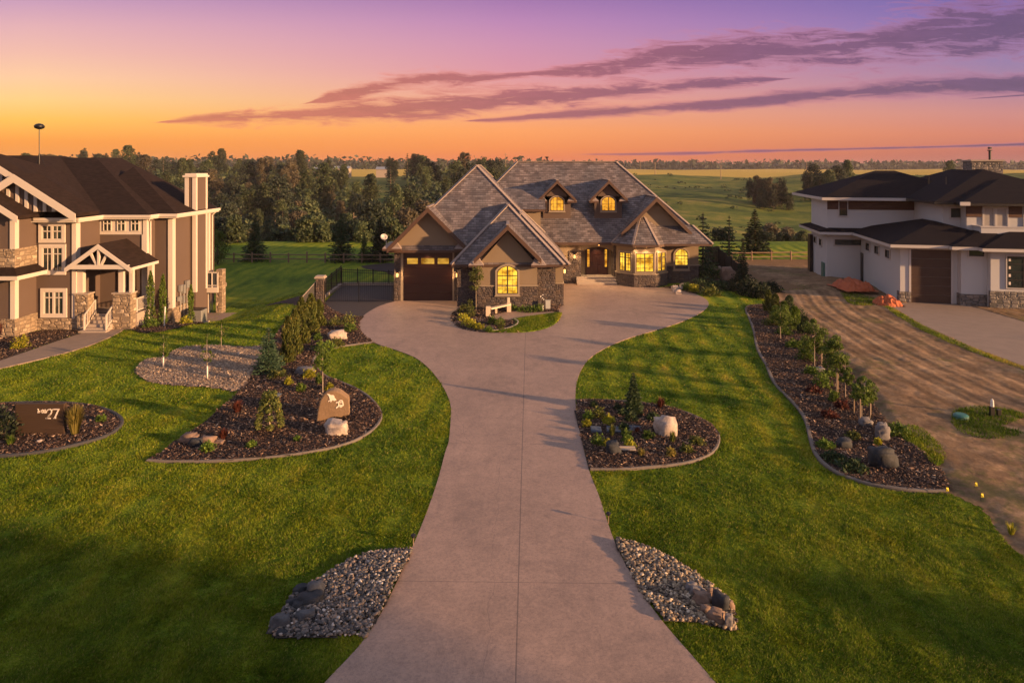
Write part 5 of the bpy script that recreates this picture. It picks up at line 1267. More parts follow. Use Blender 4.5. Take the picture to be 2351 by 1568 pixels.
while cnt < 285 and tries < 60000:
    tries += 1
    y = 104 * math.exp(rng.uniform(0, 1) ** 0.85 * math.log(430 / 104)); u = rng.uniform(-0.80, -0.005); x = u * y
    px = CX + u * F_PX
    if 795 < px < 935 and y > 215: continue           # mown clearing on the far slope
    if 905 < px and y < 110: continue
    if px > 1100 and y < 200: continue
    if 520 < px < 620 and y < 118: continue              # bare bank
    if px > 930 and 150 < y < 215 and rng.random() < 0.7: continue
    if px > 1010 and y > 300 and rng.random() < 0.6: continue
    gap = float(N3(np.array([x]), np.array([y]), 0.055, 3)[0])
    if gap < -0.28 and rng.random() < 0.85: continue
    if not wood_ok(x, y, 1.7 + y * 0.0075): continue
    placed.append((x, y, 1.7 + y * 0.0075))
    if rng.random() < 0.08: me, h = sprp[0]; nm = 'spruce'
    else:
        me, h, nm, lm = protos[rng.choice([0, 1, 2, 3, 4, 5, 0, 1, 4, 2, 6])]
    s = rng.uniform(0.48, 1.15) * (1.0 if y > 130 else 0.85) * (1.0 + 0.10 * (y > 260)) * (1 + 0.18 * gap)
    lb, gp = forest_labels[nm]
    put(me, 'spruce_tree' if nm == 'spruce' else 'valley_tree', x, y, None, s * (1.1 if nm != 'poplar' else 1.0), label=lb, group=gp, sz=s)
    cnt += 1
# understorey bushes in the valley: one mass
r = np.random.default_rng(5); n = 120000
yy = 94 * np.exp(r.uniform(0, 1, n) * math.log(420 / 94)); uu = r.uniform(-0.82, -0.0, n); xx = uu * yy; pxx = CX + uu * F_PX
kp = ~((pxx > 795) & (pxx < 935) & (yy > 205)) & ~((pxx > 520) & (pxx < 620) & (yy < 118)) & ~((pxx > 1090) & (yy < 200)); xx, yy = xx[kp], yy[kp]; n = len(xx)
k = yy / 100.0; hh = r.uniform(0, 1, n) ** 1.3 * (0.6 + 3.2 * np.clip(0.5 + 0.5 * N3(xx, yy, 0.22), 0, 1) ** 1.5)
c = np.stack([xx, yy, terr(xx, yy) + hh * k ** 0.5], 1); d = rand_dirs(n, 0, r); sd = unit(np.cross(d, rand_dirs(n, 1, r))); L = r.uniform(0.2, 0.42, n) * k
V = quads_from(c, d, sd, L, L * 0.7)
tag(link(np_mesh('undergrowth', V, qf(V), ['leaf_forest']), 'undergrowth'), 'dense dark undergrowth between the valley trees', 'undergrowth', kind='stuff')
# named neighbours of the wood
big = far_tree('crown_tree', 15, 3.6, 140, 'leaf_forest_dark', n=2600, size=0.34, base=0.28, nl=26)
def atd(px, y): return (px - CX) / F_PX * y, y
for px, y, s, lb in ((492, 300, 1.15, 'tallest round topped tree rising above the wood behind the brown chimney'), (300, 330, 0.85, 'high crowned tree on the skyline right of the antenna'), (382, 345, 0.85, 'broad crowned skyline tree above the brown roof'), (988, 300, 1.0, 'dark tree clump standing on the skyline left of the grey roof'), (1090, 320, 0.85, 'bushy skyline tree just left of the main roof ridge')):
    x, yy_ = atd(px, y); put(big, 'skyline_tree', x, yy_, None, s * 0.84, label=lb)
for px, lbl in ((895, 'first'), (905, 'second'), (950, 'third'), (962, 'fourth'), (975, 'fifth')):
    x, yy_ = atd(px, 330); put(protos[5][0], 'skyline_poplar', x, yy_, None, 0.95 + 0.2 * rng.random(), label='narrow dark poplar standing on the skyline behind the mown clearing', group='skyline poplars behind the clearing')
# trees on the right hand slope
for i, (px, y, s, p) in enumerate(((1722, 235, 0.9, 5), (1738, 228, 1.2, 3), (1752, 232, 1.15, 2), (1766, 226, 1.2, 3), (1780, 230, 1.15, 6), (1795, 226, 1.1, 5), (1808, 224, 0.9, 4), (1750, 222, 0.9, 2), (1775, 220, 0.9, 5))):
    x, yy_ = atd(px, y); put(protos[p][0], 'clump_tree', x, yy_, None, s * 0.74, label='tree in the lone clump on the green slope right of the stone house', group='lone tree clump on the right slope')
for px, y, s, p in ((1868, 250, 1.35, 2), (1885, 240, 1.2, 4), (1905, 236, 1.2, 0), (1925, 245, 1.25, 2), (1945, 250, 1.2, 1), (1855, 244, 1.0, 5), (2330, 150, 1.0, 0), (2345, 150, 1.0, 4), (2180, 300, 1.1, 0)):
    x, yy_ = atd(px, y); put(protos[p][0], 'slope_tree', x, yy_, None, s * 0.86, label='leafy tree on the slope behind the white house roof', group='trees behind the white house')
bush = far_tree('valley_bush', 4.2, 2.3, 150, 'leaf_black', n=1900, size=0.22, base=0.0, nl=26)
bushg = far_tree('valley_bush', 4.2, 2.3, 151, 'leaf_forest', n=1900, size=0.22, base=0.0, nl=26)
for i in range(26):
    px = 1610 + i * 10.5 + rng.uniform(-3, 3); y = rng.uniform(94, 108); x, yy_ = atd(px, y)
    put(bush if rng.random() < 0.75 else bushg, 'bush', x, yy_, None, rng.uniform(0.38, 0.68), label='dark rounded bush at the far edge of the right meadow', cat='bush', group='dark bushes edging the right meadow')
for px, y, s in ((1765, 118, 1.35), (1785, 121, 1.1), (1810, 122, 1.2), (1835, 118, 1.1)):
    x, yy_ = atd(px, y); put(protos[6][0], 'slope_tree', x, yy_, None, s * 0.72, label='pale brownish tree above the dark bushes of the right meadow', group='pale brownish trees above the bushes')
for i in range(30):
    px = 490 + i * 15 + rng.uniform(-5, 5)
    if px > 915 or 560 < px < 610: continue
    y = rng.uniform(90, 98); x, yy_ = atd(px, y)
    put([bushg, bush, bushg][i % 3], 'bush', x, yy_, None, rng.uniform(0.45, 0.85), label='rounded bush at the far edge of the left lawn', cat='bush', group='bushes edging the left lawn')
r = np.random.default_rng(15); nc = 420
cy_ = 125 * np.exp(r.uniform(0, 1, nc) * math.log(420 / 125)); cu = r.uniform(0.10, 0.62, nc); cx_ = cu * cy_
kp = (N3(cx_, cy_, 0.06, 9) > 0.12) | (r.random(nc) < 0.12); cx_, cy_ = cx_[kp], cy_[kp]; m_ = len(cx_); per = 26
sz_ = r.uniform(0.2, 0.75, m_) * (1 + cy_ / 260)
c = np.repeat(np.stack([cx_, cy_, terr(cx_, cy_)], 1), per, 0); v = rand_dirs(m_ * per, 0.5, r); c = c + v * np.repeat(sz_, per)[:, None] * np.array([1.3, 1.3, 0.6]); d = rand_dirs(m_ * per, 0, r); sd = unit(np.cross(d, rand_dirs(m_ * per, 0, r))); L = np.repeat(sz_, per) * r.uniform(0.25, 0.5, m_ * per)
V = quads_from(c, d, sd, L, L * 0.7)
tag(link(np_mesh('hillside_scrub', V, qf(V), ['leaf_forest']), 'hillside_scrub'), 'low scrub dotted over the green hillside right of the stone house', 'scrub', kind='stuff')
# far off woods along the horizon
r = np.random.default_rng(9); n = 30000
uu = r.uniform(-1.0, 1.0, n); yy = r.choice([900., 1300., 1500., 2200., 2800.], n) + r.uniform(-60, 60, n)
hgt = (0.35 + 0.65 * np.clip(0.5 + 0.5 * N2(uu * 100, yy, 0.35), 0, 1)) * 15 + 5
kp = ~((uu > 0.05) & (yy < 1200)); uu, yy, hgt = uu[kp], yy[kp], hgt[kp]; n = len(uu); xx = uu * yy
c = np.stack([xx, yy, terr(xx, yy) + r.uniform(0, 1, n) * hgt - 1], 1); d = rand_dirs(n, 0, r); sd = unit(np.cross(d, rand_dirs(n, 0, r))); L = r.uniform(3, 8, n) * yy / 1500
V = quads_from(c, d, sd, L, L * 0.55)
tag(link(np_mesh('far_woods', V, qf(V), ['leaf_forest_dark']), 'far_woods'), 'thin dark line of far woods along the horizon', 'woods', kind='stuff')
# bare bank below the wood
bk = MB(); 
x0, y0 = atd(565, 116)
V = []; nb = 14
for i in range(nb):
    for j in range(nb):
        a, b = i / (nb - 1), j / (nb - 1); x = x0 - 7 + 13 * a; y = y0 - 9 + 24 * b
        zz = tz(x, y) + 0.15 + 1.6 * math.sin(math.pi * a) * b ** 1.3 + 0.4 * float(N2(x, y, 0.5)); V.append((x, y, zz if 0 < i < nb - 1 else zz - 1))
F = [(i * nb + j, (i + 1) * nb + j, (i + 1) * nb + j + 1, i * nb + j + 1) for i in range(nb - 1) for j in range(nb - 1)]
bme = np_mesh('bare_bank', np.array(V), np.array(F), ['dirt'], smooth=True); tag(link(bme, 'bare_bank'), 'bare eroded bank below the valley wood', kind='structure')
# barns far off
for px, y, w_, h_, lb in ((760, 430, 22, 3.6, 'long low orange lit farm shed on the skyline'), (739, 430, 9, 3.4, 'small pale farm shed beside the long one'), (882, 420, 10, 4.0, 'small orange lit farm building behind the skyline poplars')):
    x, yy_ = atd(px, y); b = thing('farm_shed', lb, 'shed', (x, yy_, tz(x, yy_)))
    zb = 5.4 if px < 800 else 4.6
    m = MB(); m.box(x - w_ / 2, x + w_ / 2, yy_, yy_ + 8, tz(x, yy_), zb + h_); m.build('wall', 'conc_light', b)
    m = MB(); m.prism([(x - w_ / 2 - .4, yy_ - .4, zb + h_), (x - w_ / 2 - .4, yy_ + 8.4, zb + h_), (x - w_ / 2 - .4, yy_ + 4, zb + h_ + 1.6)], (w_ + .8, 0, 0)); m.build('roof', 'metal_grey', b)
# power poles
for px, y, h_, lb in ((1655, 420, 11, 'tall pale utility pole standing in the yellow field'), (1161, 420, 14, 'thin radio mast on the skyline left of the main roof'), (1504, 470, 9, 'short utility pole right of the main roof'), (812, 150, 8, 'pale snag pole rising from the valley wood'), (1470, 900, 14, 'distant utility pole on the horizon near the roof end'), (1852, 700, 12, 'distant utility pole left of the white house roof')):
    x, yy_ = atd(px, y); m = MB(); z0 = tz(x, yy_); m.tube([(x, yy_, z0 - .2), (x, yy_, z0 + h_)], [0.28 if y > 300 else 0.14, 0.16 if y > 300 else 0.08], 6); m.box(x - 1.1, x + 1.1, yy_ - .1, yy_ + .1, z0 + h_ - 1.0, z0 + h_ - 0.8)
    tag(m.build('utility_pole', 'stake_wood'), lb, 'pole')

# ---------------- nearer spruces
sp = far_spruce('spruce_tree', 4.8, 1.35, 201, 'leaf_spruce', tiers=26, per=15, nn=14, w=0.13)
spd = far_spruce('spruce_tree', 4.8, 1.35, 202, 'leaf_black', tiers=24, per=15, nn=14, w=0.14)
spo = far_spruce('spruce_tree', 4.8, 1.25, 203, 'leaf_spruce', tiers=15, per=11, nn=16, w=0.11, droop=0.12)
def pxh(px, base, top, z=0.0):
    x, y = gnd(px, base, z); return x, y, (base - top) * y / F_PX
for me, px, b, t, wd, lb in ((sp, 585, 598, 510, 1.15, 'dark bushy spruce behind the rail fence beside the brown house'), (sp, 784, 600, 500, 1.0, 'tall spruce behind the rail fence left of the stone house'), (sp, 836, 602, 543, 0.9, 'small spruce behind the rail fence near the garage'), (spd, 872, 600, 508, 1.15, 'very dark spruce just left of the garage gable'),
                        (spo, 1674, 612, 505, 1.0, 'open branched spruce behind the right garden'), (spo, 1614, 628, 500, 1.0, 'spruce rising against the right roof corner'), (spd, 1733, 582, 490, 1.25, 'dark broad spruce standing in the right meadow'), (spd, 1706, 668, 562, 0.62, 'narrow dark columnar spruce at the end of the right lawn')):
    x, y, h_ = pxh(px, b, t); s = h_ / 4.8 * 1.12; o = put(me, 'spruce_tree', x, y, None, s * wd * 1.2, label=lb, sz=s)
yb = far_tree('leafy_tree', 4.2, 1.7, 210, 'leaf_sapling', n=2600, size=0.12, base=0.12, nl=30)
x, y, h_ = pxh(500, 606, 530); put(yb, 'leafy_tree', x, y, None, h_ / 4.2, label='round leafy tree just right of the brown house chimney')

# ---------------- garden plants with parts
def plant(name, label, px, base, top, width_px, kind, leafm, barkm='bark', group=None, cat='shrub', seed=None, n=None, z=0.03):
    if kind == 'mound' and cat == 'shrub': width_px *= 1.25; top -= 2
    x, y, h_ = pxh(px, base, top); rad = width_px / 2 * y / F_PX
    r = np.random.default_rng(seed if seed is not None else int(px * 7 + base)); z0 = tz(x, y) + z
    o = thing(name, label, cat, (x, y, z0), group)
    if kind == 'sapling':     # slender trunk with a narrow crown
        cb = 0.42 if base - top > 60 else 0.4
        mb = branches(h_ * cb, h_, rad, 6, r, 0.013 + 0.005 * h_); me = np_mesh('trunk', *mb_quads(mb), [barkm], smooth=True); link(me, 'trunk', o)
        c, s = crown_blobs(h_ * cb, h_ * 0.95, rad, 16, r); V = foliage(c, s, n or 900, 0.045, r, 1.0)
        link(np_mesh('crown', V, qf(V), [leafm]), 'crown', o)
    elif kind == 'sparse':
        mb = branches(h_ * 0.3, h_, rad, 7, r, 0.02); link(np_mesh('trunk', *mb_quads(mb), [barkm], smooth=True), 'trunk', o)
        c, s = crown_blobs(h_ * 0.35, h_ * 0.97, rad, 14, r); s *= 0.6; V = foliage(c, s, n or 240, 0.05, r, 1.0)
        link(np_mesh('crown', V, qf(V), [leafm]), 'crown', o)
    elif kind == 'spruce':
        V = spruce_leaves(h_, rad, r, 19, 17, 40, 0.18, 0.03, 0.055, 0.85); link(np_mesh('crown', V, qf(V), [leafm]), 'crown', o)
        mb = MB(); mb.tube([(0, 0, -.05), (0, 0, h_ * .96)], [0.05, 0.01], 7); link(np_mesh('trunk', *mb_quads(mb), [barkm], smooth=True), 'trunk', o)
    elif kind == 'pine':      # open whorls, trunk showing between
        P = []; mb = MB(); mb.tube([(0, 0, -.05), (0, 0, h_ * .93)], [0.045, 0.012], 7)
        for f, R in ((0.10, 1.0), (0.33, 0.85), (0.55, 0.7), (0.74, 0.5), (0.93, 0.35)):
            for b in range(6):
                a = 6.28 * b / 6 + f * 9; e = np.array([math.cos(a) * rad * R, math.sin(a) * rad * R, h_ * f + rad * R * 0.35])
                mb.tube([(0, 0, h_ * f), tuple(e)], [0.012, 0.006], 5)
                c = e[None]; P.append(foliage(c, np.array([rad * 0.34]), 70, 0.05, r, 0.7))
        V = np.concatenate(P); link(np_mesh('crown', V, qf(V), [leafm]), 'crown', o); link(np_mesh('trunk', *mb_quads(mb), [barkm], smooth=True), 'trunk', o)
    elif kind == 'column':    # upright juniper, leader tips sticking out
        m = n or 3200; f = r.uniform(0, 1, m) ** 0.85; a = r.uniform(0, 6.28, m); prof = (0.72 + 0.28 * np.sin(f * 9 + a * 2)) * np.clip(1.15 - f ** 2.2, 0.12, 1)
        q = rad * prof * r.uniform(0.55, 1.08, m); p = np.stack([np.cos(a) * q, np.sin(a) * q, f * h_], 1)
        d = unit(np.stack([np.cos(a) * 0.45, np.sin(a) * 0.45, np.full(m, 1.0)], 1) + r.normal(0, 0.25, (m, 3))); sd = unit(np.cross(d, rand_dirs(m, 0, r))); L = r.uniform(0.04, 0.10, m)
        V = quads_from(p, d, sd, L, L * 0.42); link(np_mesh('crown', V, qf(V), [leafm]), 'crown', o)
        mb = MB(); mb.tube([(0, 0, -.05), (0, 0, h_ * .9)], [0.04, 0.01], 6); link(np_mesh('trunk', *mb_quads(mb), [barkm], smooth=True), 'trunk', o)
    elif kind == 'mound':     # low leafy mound
        m = n or 420; v = rand_dirs(m, 0.3, r); v[:, 2] = np.abs(v[:, 2]); rr = r.uniform(0.5, 1.05, m)[:, None]
        p = v * rr * np.array([rad, rad, h_]) ; p[:, 2] += 0.01
        lump = 1 + 0.25 * np.sin(v[:, 0] * 5 + seed_f(px)) * np.cos(v[:, 1] * 6); p *= lump[:, None]
        d = unit(v + r.normal(0, 0.6, (m, 3))); sd = unit(np.cross(d, rand_dirs(m, 0, r))); L = r.uniform(0.03, 0.07, m) * (0.7 + rad)
        V = quads_from(p, d, sd, L, L * 0.55)
        mb = MB()
        for b in range(5):
            a = b * 1.257; mb.tube([(0, 0, -0.03), (math.cos(a) * rad * .4, math.sin(a) * rad * .4, h_ * .6)], [0.012, 0.005], 5)
        tv, tf = mb_quads(mb); VV, FF, MM = join_np([(V, qf(V), 0), (tv, tf, 1)]); link(np_mesh('foliage', VV, FF, [leafm, barkm], MM), 'foliage', o)
    elif kind == 'tuft':      # arching blades
        m = n or 260; a = r.uniform(0, 6.28, m); ln = r.uniform(0.0, 1.0, m) ** 0.7 * rad; hh = h_ * r.uniform(0.55, 1.05, m); w_ = 0.008 + 0.004 * r.random(m)
        b0 = np.stack([np.cos(a) * ln * 0.25, np.sin(a) * ln * 0.25, np.zeros(m)], 1); b1 = np.stack([np.cos(a) * ln * 0.6, np.sin(a) * ln * 0.6, hh * 0.65], 1); b2 = np.stack([np.cos(a) * ln, np.sin(a) * ln, hh * (1 - 0.15 * ln / max(rad, .01))], 1)
        sd = np.stack([-np.sin(a + .5), np.cos(a + .5), np.zeros(m)], 1) * w_[:, None]
        V = np.stack([b0 - sd, b0 + sd, b1 + sd, b1 - sd, b1 - sd, b1 + sd, b2 + sd * .3, b2 - sd * .3], 1).reshape(-1, 3)
        link(np_mesh('foliage', V, qf(V), [leafm]), 'foliage', o)
    return o
def seed_f(v): return v * 0.37
# large left bed
plant('blue_spruce', 'small blue green spruce between wood chips and the row of junipers', 617, 858, 750, 88, 'spruce', 'leaf_bluespruce', cat='spruce')
for px, b, t, w_, lb in ((660, 836, 728, 36, 'juniper nearest the blue spruce, upright and bushy'), (676, 815, 712, 38, 'second upright juniper behind the blue spruce'), (692, 793, 684, 40, 'tallest golden tipped juniper in the row'), (714, 770, 676, 40, 'upright juniper below the stone gate pillar'), (732, 752, 690, 34, 'short upright juniper at the base of the gate pillar')):
    plant('upright_juniper', lb, px, b, t, w_, 'column', 'leaf_juniper', group='row of upright junipers in the left bed', cat='juniper')
plant('boulder_sapling', 'young leafy tree standing behind the engraved boulder', 741, 905, 777, 42, 'sapling', 'leaf_sapling', 'bark_pale', cat='tree', n=1300)
plant('young_pine', 'young open pine with bare trunk in the large left bed', 619, 992, 905, 56, 'pine', 'leaf_juniper', 'bark_pale', cat='pine')
for px, b, t, w_, k, m_, lb in ((662, 886, 870, 16, 'mound', 'leaf_golden', 'yellow green shrublet left of the boulder sapling'), (690, 900, 884, 18, 'mound', 'leaf_green', 'light green shrublet in the middle of the left bed'), (710, 868, 850, 26, 'mound', 'leaf_golden', 'bright yellow shrub beside the dark rock and lawn edge'), (757, 898, 884, 16, 'mound', 'leaf_golden', 'small yellow shrub right behind the engraved boulder'), (732, 884, 862, 12, 'mound', 'leaf_green', 'narrow green plant at the foot of the boulder sapling'),
                          (545, 950, 920, 34, 'tuft', 'leaf_red', 'dark red grass clump left of the young pine'), (512, 1012, 985, 30, 'tuft', 'leaf_red', 'dark red grass clump near the brown rocks'), (477, 1036, 1020, 26, 'mound', 'leaf_green', 'small green plant in front of the brown rocks'), (578, 1030, 1016, 18, 'mound', 'leaf_green', 'small green plant below the young pine'), (683, 1018, 1006, 14, 'mound', 'leaf_green', 'tiny green plant left of the pale boulder'),
                          (800, 748, 722, 28, 'mound', 'leaf_juniper', 'brownish green shrub near the driveway curve'), (768, 750, 728, 24, 'mound', 'leaf_juniper', 'dark round shrub between pillar and driveway'), (804, 762, 744, 24, 'mound', 'leaf_green', 'light green shrub right of the flat slab rock'), (730, 782, 770, 18, 'mound', 'leaf_green', 'small green plant left of the flat slab rock'), (746, 806, 788, 44, 'mound', 'leaf_green', 'low spreading green plant by the lawn edging tip'), (772, 798, 780, 26, 'mound', 'leaf_juniper', 'low spreading plant in front of the flat slab rock'),
                          (636, 868, 856, 40, 'mound', 'leaf_juniper', 'low brownish growth at the foot of the blue spruce')):
    plant('shrub' if k == 'mound' else 'red_grass', lb, px, b, t, w_, k, m_, cat='shrub' if k == 'mound' else 'grass clump')
# wood chip saplings with white wraps
for px, b, t, w_, lb in ((375, 846, 768, 34, 'leafy sapling with white wrap at the left of the wood chips'), (476, 872, 766, 34, 'thin sapling with white wrap at the front of the wood chips'), (508, 800, 735, 30, 'sparse sapling at the back edge of the wood chips')):
    o = plant('wrapped_sapling', lb, px, b, t, w_, 'sparse', 'leaf_sapling', 'bark_pale', cat='sapling', group='saplings in the wood chip patch', n=420 if px < 400 else 260)
    if px < 500:
        m = MB(); c0 = OFF[o.name]; m.tube([c0, c0 + Vector((0, 0, 0.62))], 0.035, 8); m.build('trunk_wrap', 'wrap_white', o, smooth=True)
# sign bed
plant('reed_grass', 'tall golden reed grass right beside the address sign', 172, 1001, 928, 46, 'tuft', 'leaf_reed', cat='ornamental grass', n=620)
plant('dark_shrub', 'dark shrub at the left end of the address sign', 8, 1006, 938, 56, 'mound', 'leaf_black', n=900)
plant('grass_tuft', 'small bright grass tuft in front of the sign left corner', 24, 1024, 1000, 30, 'tuft', 'leaf_green', cat='grass clump', n=150)
plant('shrub', 'tiny pale green plant near the right tip of the sign bed', 232, 972, 958, 20, 'mound', 'leaf_green')
# brown house plants
plant('shrub', 'yellow green shrub in front of the brown house corner', 47, 800, 776, 34, 'mound', 'leaf_golden')
plant('shrub', 'dark red shrub at the far left corner of the brown house', 2, 775, 732, 30, 'tuft', 'leaf_red')
for px, b, t, w_, lb in ((346, 745, 622, 24, 'tall slim columnar tree beside the porch railing'), (374, 742, 628, 22, 'slim columnar tree against the brown wall'), (438, 738, 650, 18, 'slim columnar tree before the meter boxes')):
    plant('columnar_tree', lb, px, b, t, w_, 'column', 'leaf_sapling', group='columnar trees beside the brown house', cat='tree', n=1100)
plant('shrub', 'bright green shrub at the foot of the porch railing', 347, 752, 734, 26, 'mound', 'leaf_green')
plant('shrub', 'yellow green shrub in front of the meter boxes', 424, 742, 726, 22, 'mound', 'leaf_golden')
# island plants
plant('island_tree', 'young staked tree on the mulch island before the arched window', 1093, 715, 608, 40, 'sapling', 'leaf_juniper', 'bark_pale', cat='tree', n=1600)
for px, b, t, w_, m_, lb in ((1062, 722, 702, 20, 'leaf_juniper', 'tall gold green shrub at the left back of the island'), (1079, 712, 692, 18, 'leaf_juniper', 'brownish shrub left of the island tree'), (1082, 728, 708, 18, 'leaf_juniper', 'upright rusty shrub below the island tree'), (1066, 738, 724, 26, 'leaf_golden', 'bright yellow green shrub at the left front of the island'), (1075, 748, 734, 26, 'leaf_golden', 'large golden shrub in the middle of the island'), (1086, 754, 742, 20, 'leaf_golden', 'golden shrub at the island front'), (1099, 757, 746, 22, 'leaf_golden', 'bright yellow mound at the island kerb'), (1130, 745, 730, 20, 'leaf_green', 'green plant below the bench leg'), (1148, 748, 732, 18, 'leaf_green', 'dark green plant near the pale edging'), (1122, 763, 754, 16, 'leaf_green', 'tiny green plant at the crescent lawn tip'),
                          (1150, 760, 742, 14, 'leaf_juniper', 'rusty little plant on the island mulch'), (1210, 716, 706, 40, 'leaf_green', 'low green planting under the front window right half'), (1178, 714, 704, 20, 'leaf_green', 'small green plant behind the bench'), (1236, 716, 702, 22, 'leaf_green', 'flowering plant beside the small white box')):
    plant('shrub', lb, px, b, t, w_, 'mound', m_, n=300, z=0.06)
# half round bed
plant('bed_pine', 'young dark pine in the half round bed', 1454, 950, 855, 50, 'spruce', 'leaf_spruce', cat='pine')
for px, b, t, w_, k, m_, lb in ((1362, 940, 918, 28, 'tuft', 'leaf_spruce', 'dark grassy clump at the back of the half round bed'), (1374, 960, 940, 28, 'mound', 'leaf_juniper', 'green mound beside the driveway in the half round bed'), (1350, 965, 948, 22, 'mound', 'leaf_green', 'light green plant nearest the driveway'), (1348, 980, 968, 18, 'mound', 'leaf_golden', 'tiny yellow plant nearest the driveway'), (1398, 975, 958, 24, 'mound', 'leaf_golden', 'yellow flowered plant behind the blue flagstones'), (1405, 1005, 975, 22, 'tuft', 'leaf_juniper', 'upright plant between the blue flagstones'), (1418, 945, 930, 16, 'mound', 'leaf_spruce', 'small dark shrub at the back left of the pine'), (1429, 955, 942, 18, 'mound', 'leaf_spruce', 'small green shrub left of the pine'), (1448, 970, 948, 26, 'mound', 'leaf_spruce', 'green shrub just below the pine'), (1432, 992, 975, 20, 'mound', 'leaf_spruce', 'green shrub above the flagstones'), (1438, 1006, 992, 22, 'mound', 'leaf_green', 'light green shrub on the flagstones'),
                             (1463, 998, 982, 20, 'tuft', 'leaf_red', 'dark red plant left of the pale boulder'), (1516, 940, 912, 26, 'tuft', 'leaf_red', 'dark red grass clump right of the pine'), (1500, 966, 950, 24, 'mound', 'leaf_spruce', 'dark green shrub left of the pale boulder top'), (1487, 1012, 994, 24, 'mound', 'leaf_green', 'green plant in front of the flagstones right end'), (1374, 1025, 1004, 30, 'mound', 'leaf_green', 'light green plant beside the dark rock'), (1394, 1030, 1014, 20, 'mound', 'leaf_golden', 'yellowish plant right beside the dark rock'), (1440, 1018, 1002, 22, 'mound', 'leaf_green', 'bright green plant above the white ledge'), (1446, 1030, 1016, 22, 'mound', 'leaf_golden', 'pale green plant right of the white ledge'), (1472, 1052, 1030, 24, 'tuft', 'leaf_reed', 'tan tufted grass at the front of the half round bed'), (1544, 1022, 990, 20, 'tuft', 'leaf_juniper', 'upright grass in front of the pale boulder'), (1540, 1050, 1032, 18, 'mound', 'leaf_reed', 'small tan plant below the pale boulder'), (1578, 1042, 1026, 26, 'mound', 'leaf_juniper', 'olive plant near the right edging'), (1600, 1022, 1008, 30, 'mound', 'leaf_juniper', 'low olive plant right of the pale boulder')):
    plant('shrub' if k == 'mound' else 'grass_clump', lb, px, b, t, w_, k, m_, n=380 if k == 'mound' else 160, cat='shrub' if k == 'mound' else 'grass clump')
# long boundary bed
for px, b, t, w_, k, n_, lb in ((1792, 782, 700, 48, 'sapling', 1500, 'bushy young tree with pale trunk at the far end of the boundary bed'), (1870, 842, 738, 52, 'sapling', 1700, 'dense staked tree in the upper middle of the boundary bed'), (1888, 838, 765, 34, 'sapling', 700, 'thin tree close behind the dense staked tree'), (1921, 908, 778, 56, 'sapling', 1700, 'tallest staked tree in the middle of the boundary bed'), (1941, 916, 830, 34, 'sapling', 700, 'small leaning tree right of the tallest staked tree'), (1978, 968, 868, 46, 'sapling', 900, 'nearest staked tree in the boundary bed'), (1998, 962, 876, 30, 'sapling', 400, 'thin tree right of the nearest staked tree')):
    plant('staked_tree', lb, px, b, t - 4, w_ * 1.12, k, 'leaf_sapling', 'bark_pale', group='young trees in the boundary bed', cat='tree', n=int(n_ * 1.9))
for i, (px, b, t, w_, m_, lb) in enumerate(((1764, 716, 668, 26, 'leaf_juniper', 'tall rusty shrub at the far tip of the boundary bed'), (1780, 726, 676, 34, 'leaf_juniper', 'second tall rusty shrub of the boundary bed'), (1800, 745, 694, 44, 'leaf_sapling', 'big leafy shrub in the far part of the boundary bed'), (1825, 758, 706, 44, 'leaf_sapling', 'big leafy shrub beside the dirt lot track'), (1812, 722, 680, 36, 'leaf_forest', 'pale flowering shrub at the dirt lot side'), (1848, 770, 728, 34, 'leaf_forest', 'leafy shrub left of the dense staked tree'), (1838, 745, 712, 26, 'leaf_forest', 'small leafy shrub on the dirt lot side'), (1820, 800, 784, 26, 'leaf_green', 'green mound in the upper boundary bed'), (1850, 828, 798, 34, 'leaf_green', 'green shrub in front of the dense staked tree'), (1862, 862, 846, 30, 'leaf_green', 'low green mound below the dense staked tree'), (1887, 890, 858, 32, 'leaf_green', 'bright green shrub left of the tallest staked tree'), (1915, 925, 900, 20, 'leaf_sapling', 'small plant at the foot of the tallest tree'),
                                  (1895, 1030, 1016, 34, 'leaf_green', 'low green mound left of the small dark rock'), (1912, 1058, 1044, 44, 'leaf_spruce', 'dark spreading plant near the wavy edging'), (1958, 1082, 1062, 50, 'leaf_spruce', 'spreading green plant below the big dark rock'), (2016, 1025, 1010, 14, 'leaf_golden', 'tiny bright yellow plant above the big dark rock'), (2060, 1000, 975, 40, 'leaf_green', 'weedy green plant at the dirt edge of the boundary bed'))):
    plant('shrub', lb, px, b, t, w_, 'mound' if b - t < 35 else 'column', m_, n=600 if b - t < 35 else 1500)
for i, (px, b, w_, m_, lb) in enumerate(((1772, 748, 30, 'leaf_juniper', 'low brown green plant beside the edging near the far tip'), (1800, 770, 30, 'leaf_green', 'low plant between the far tree and the wavy edging'), (1838, 800, 26, 'leaf_sapling', 'leafy tuft on the dirt side above the dense staked tree'), (1880, 812, 26, 'leaf_sapling', 'leafy tuft on the dirt side beside the dense staked tree'), (1905, 868, 26, 'leaf_sapling', 'leafy tuft on the dirt side below the dense staked tree'), (1932, 938, 26, 'leaf_red', 'dark red clump in front of the leaning tree'), (1868, 905, 30, 'leaf_red', 'dark red brown clump in the middle of the boundary bed'), (1905, 962, 30, 'leaf_red', 'dark red brown clump left of the bare wooden stake'), (1960, 1010, 24, 'leaf_juniper', 'brown green clump above the low black rock'))):
    plant('shrub', lb, px, b, b - 15, w_, 'mound', m_, n=520)
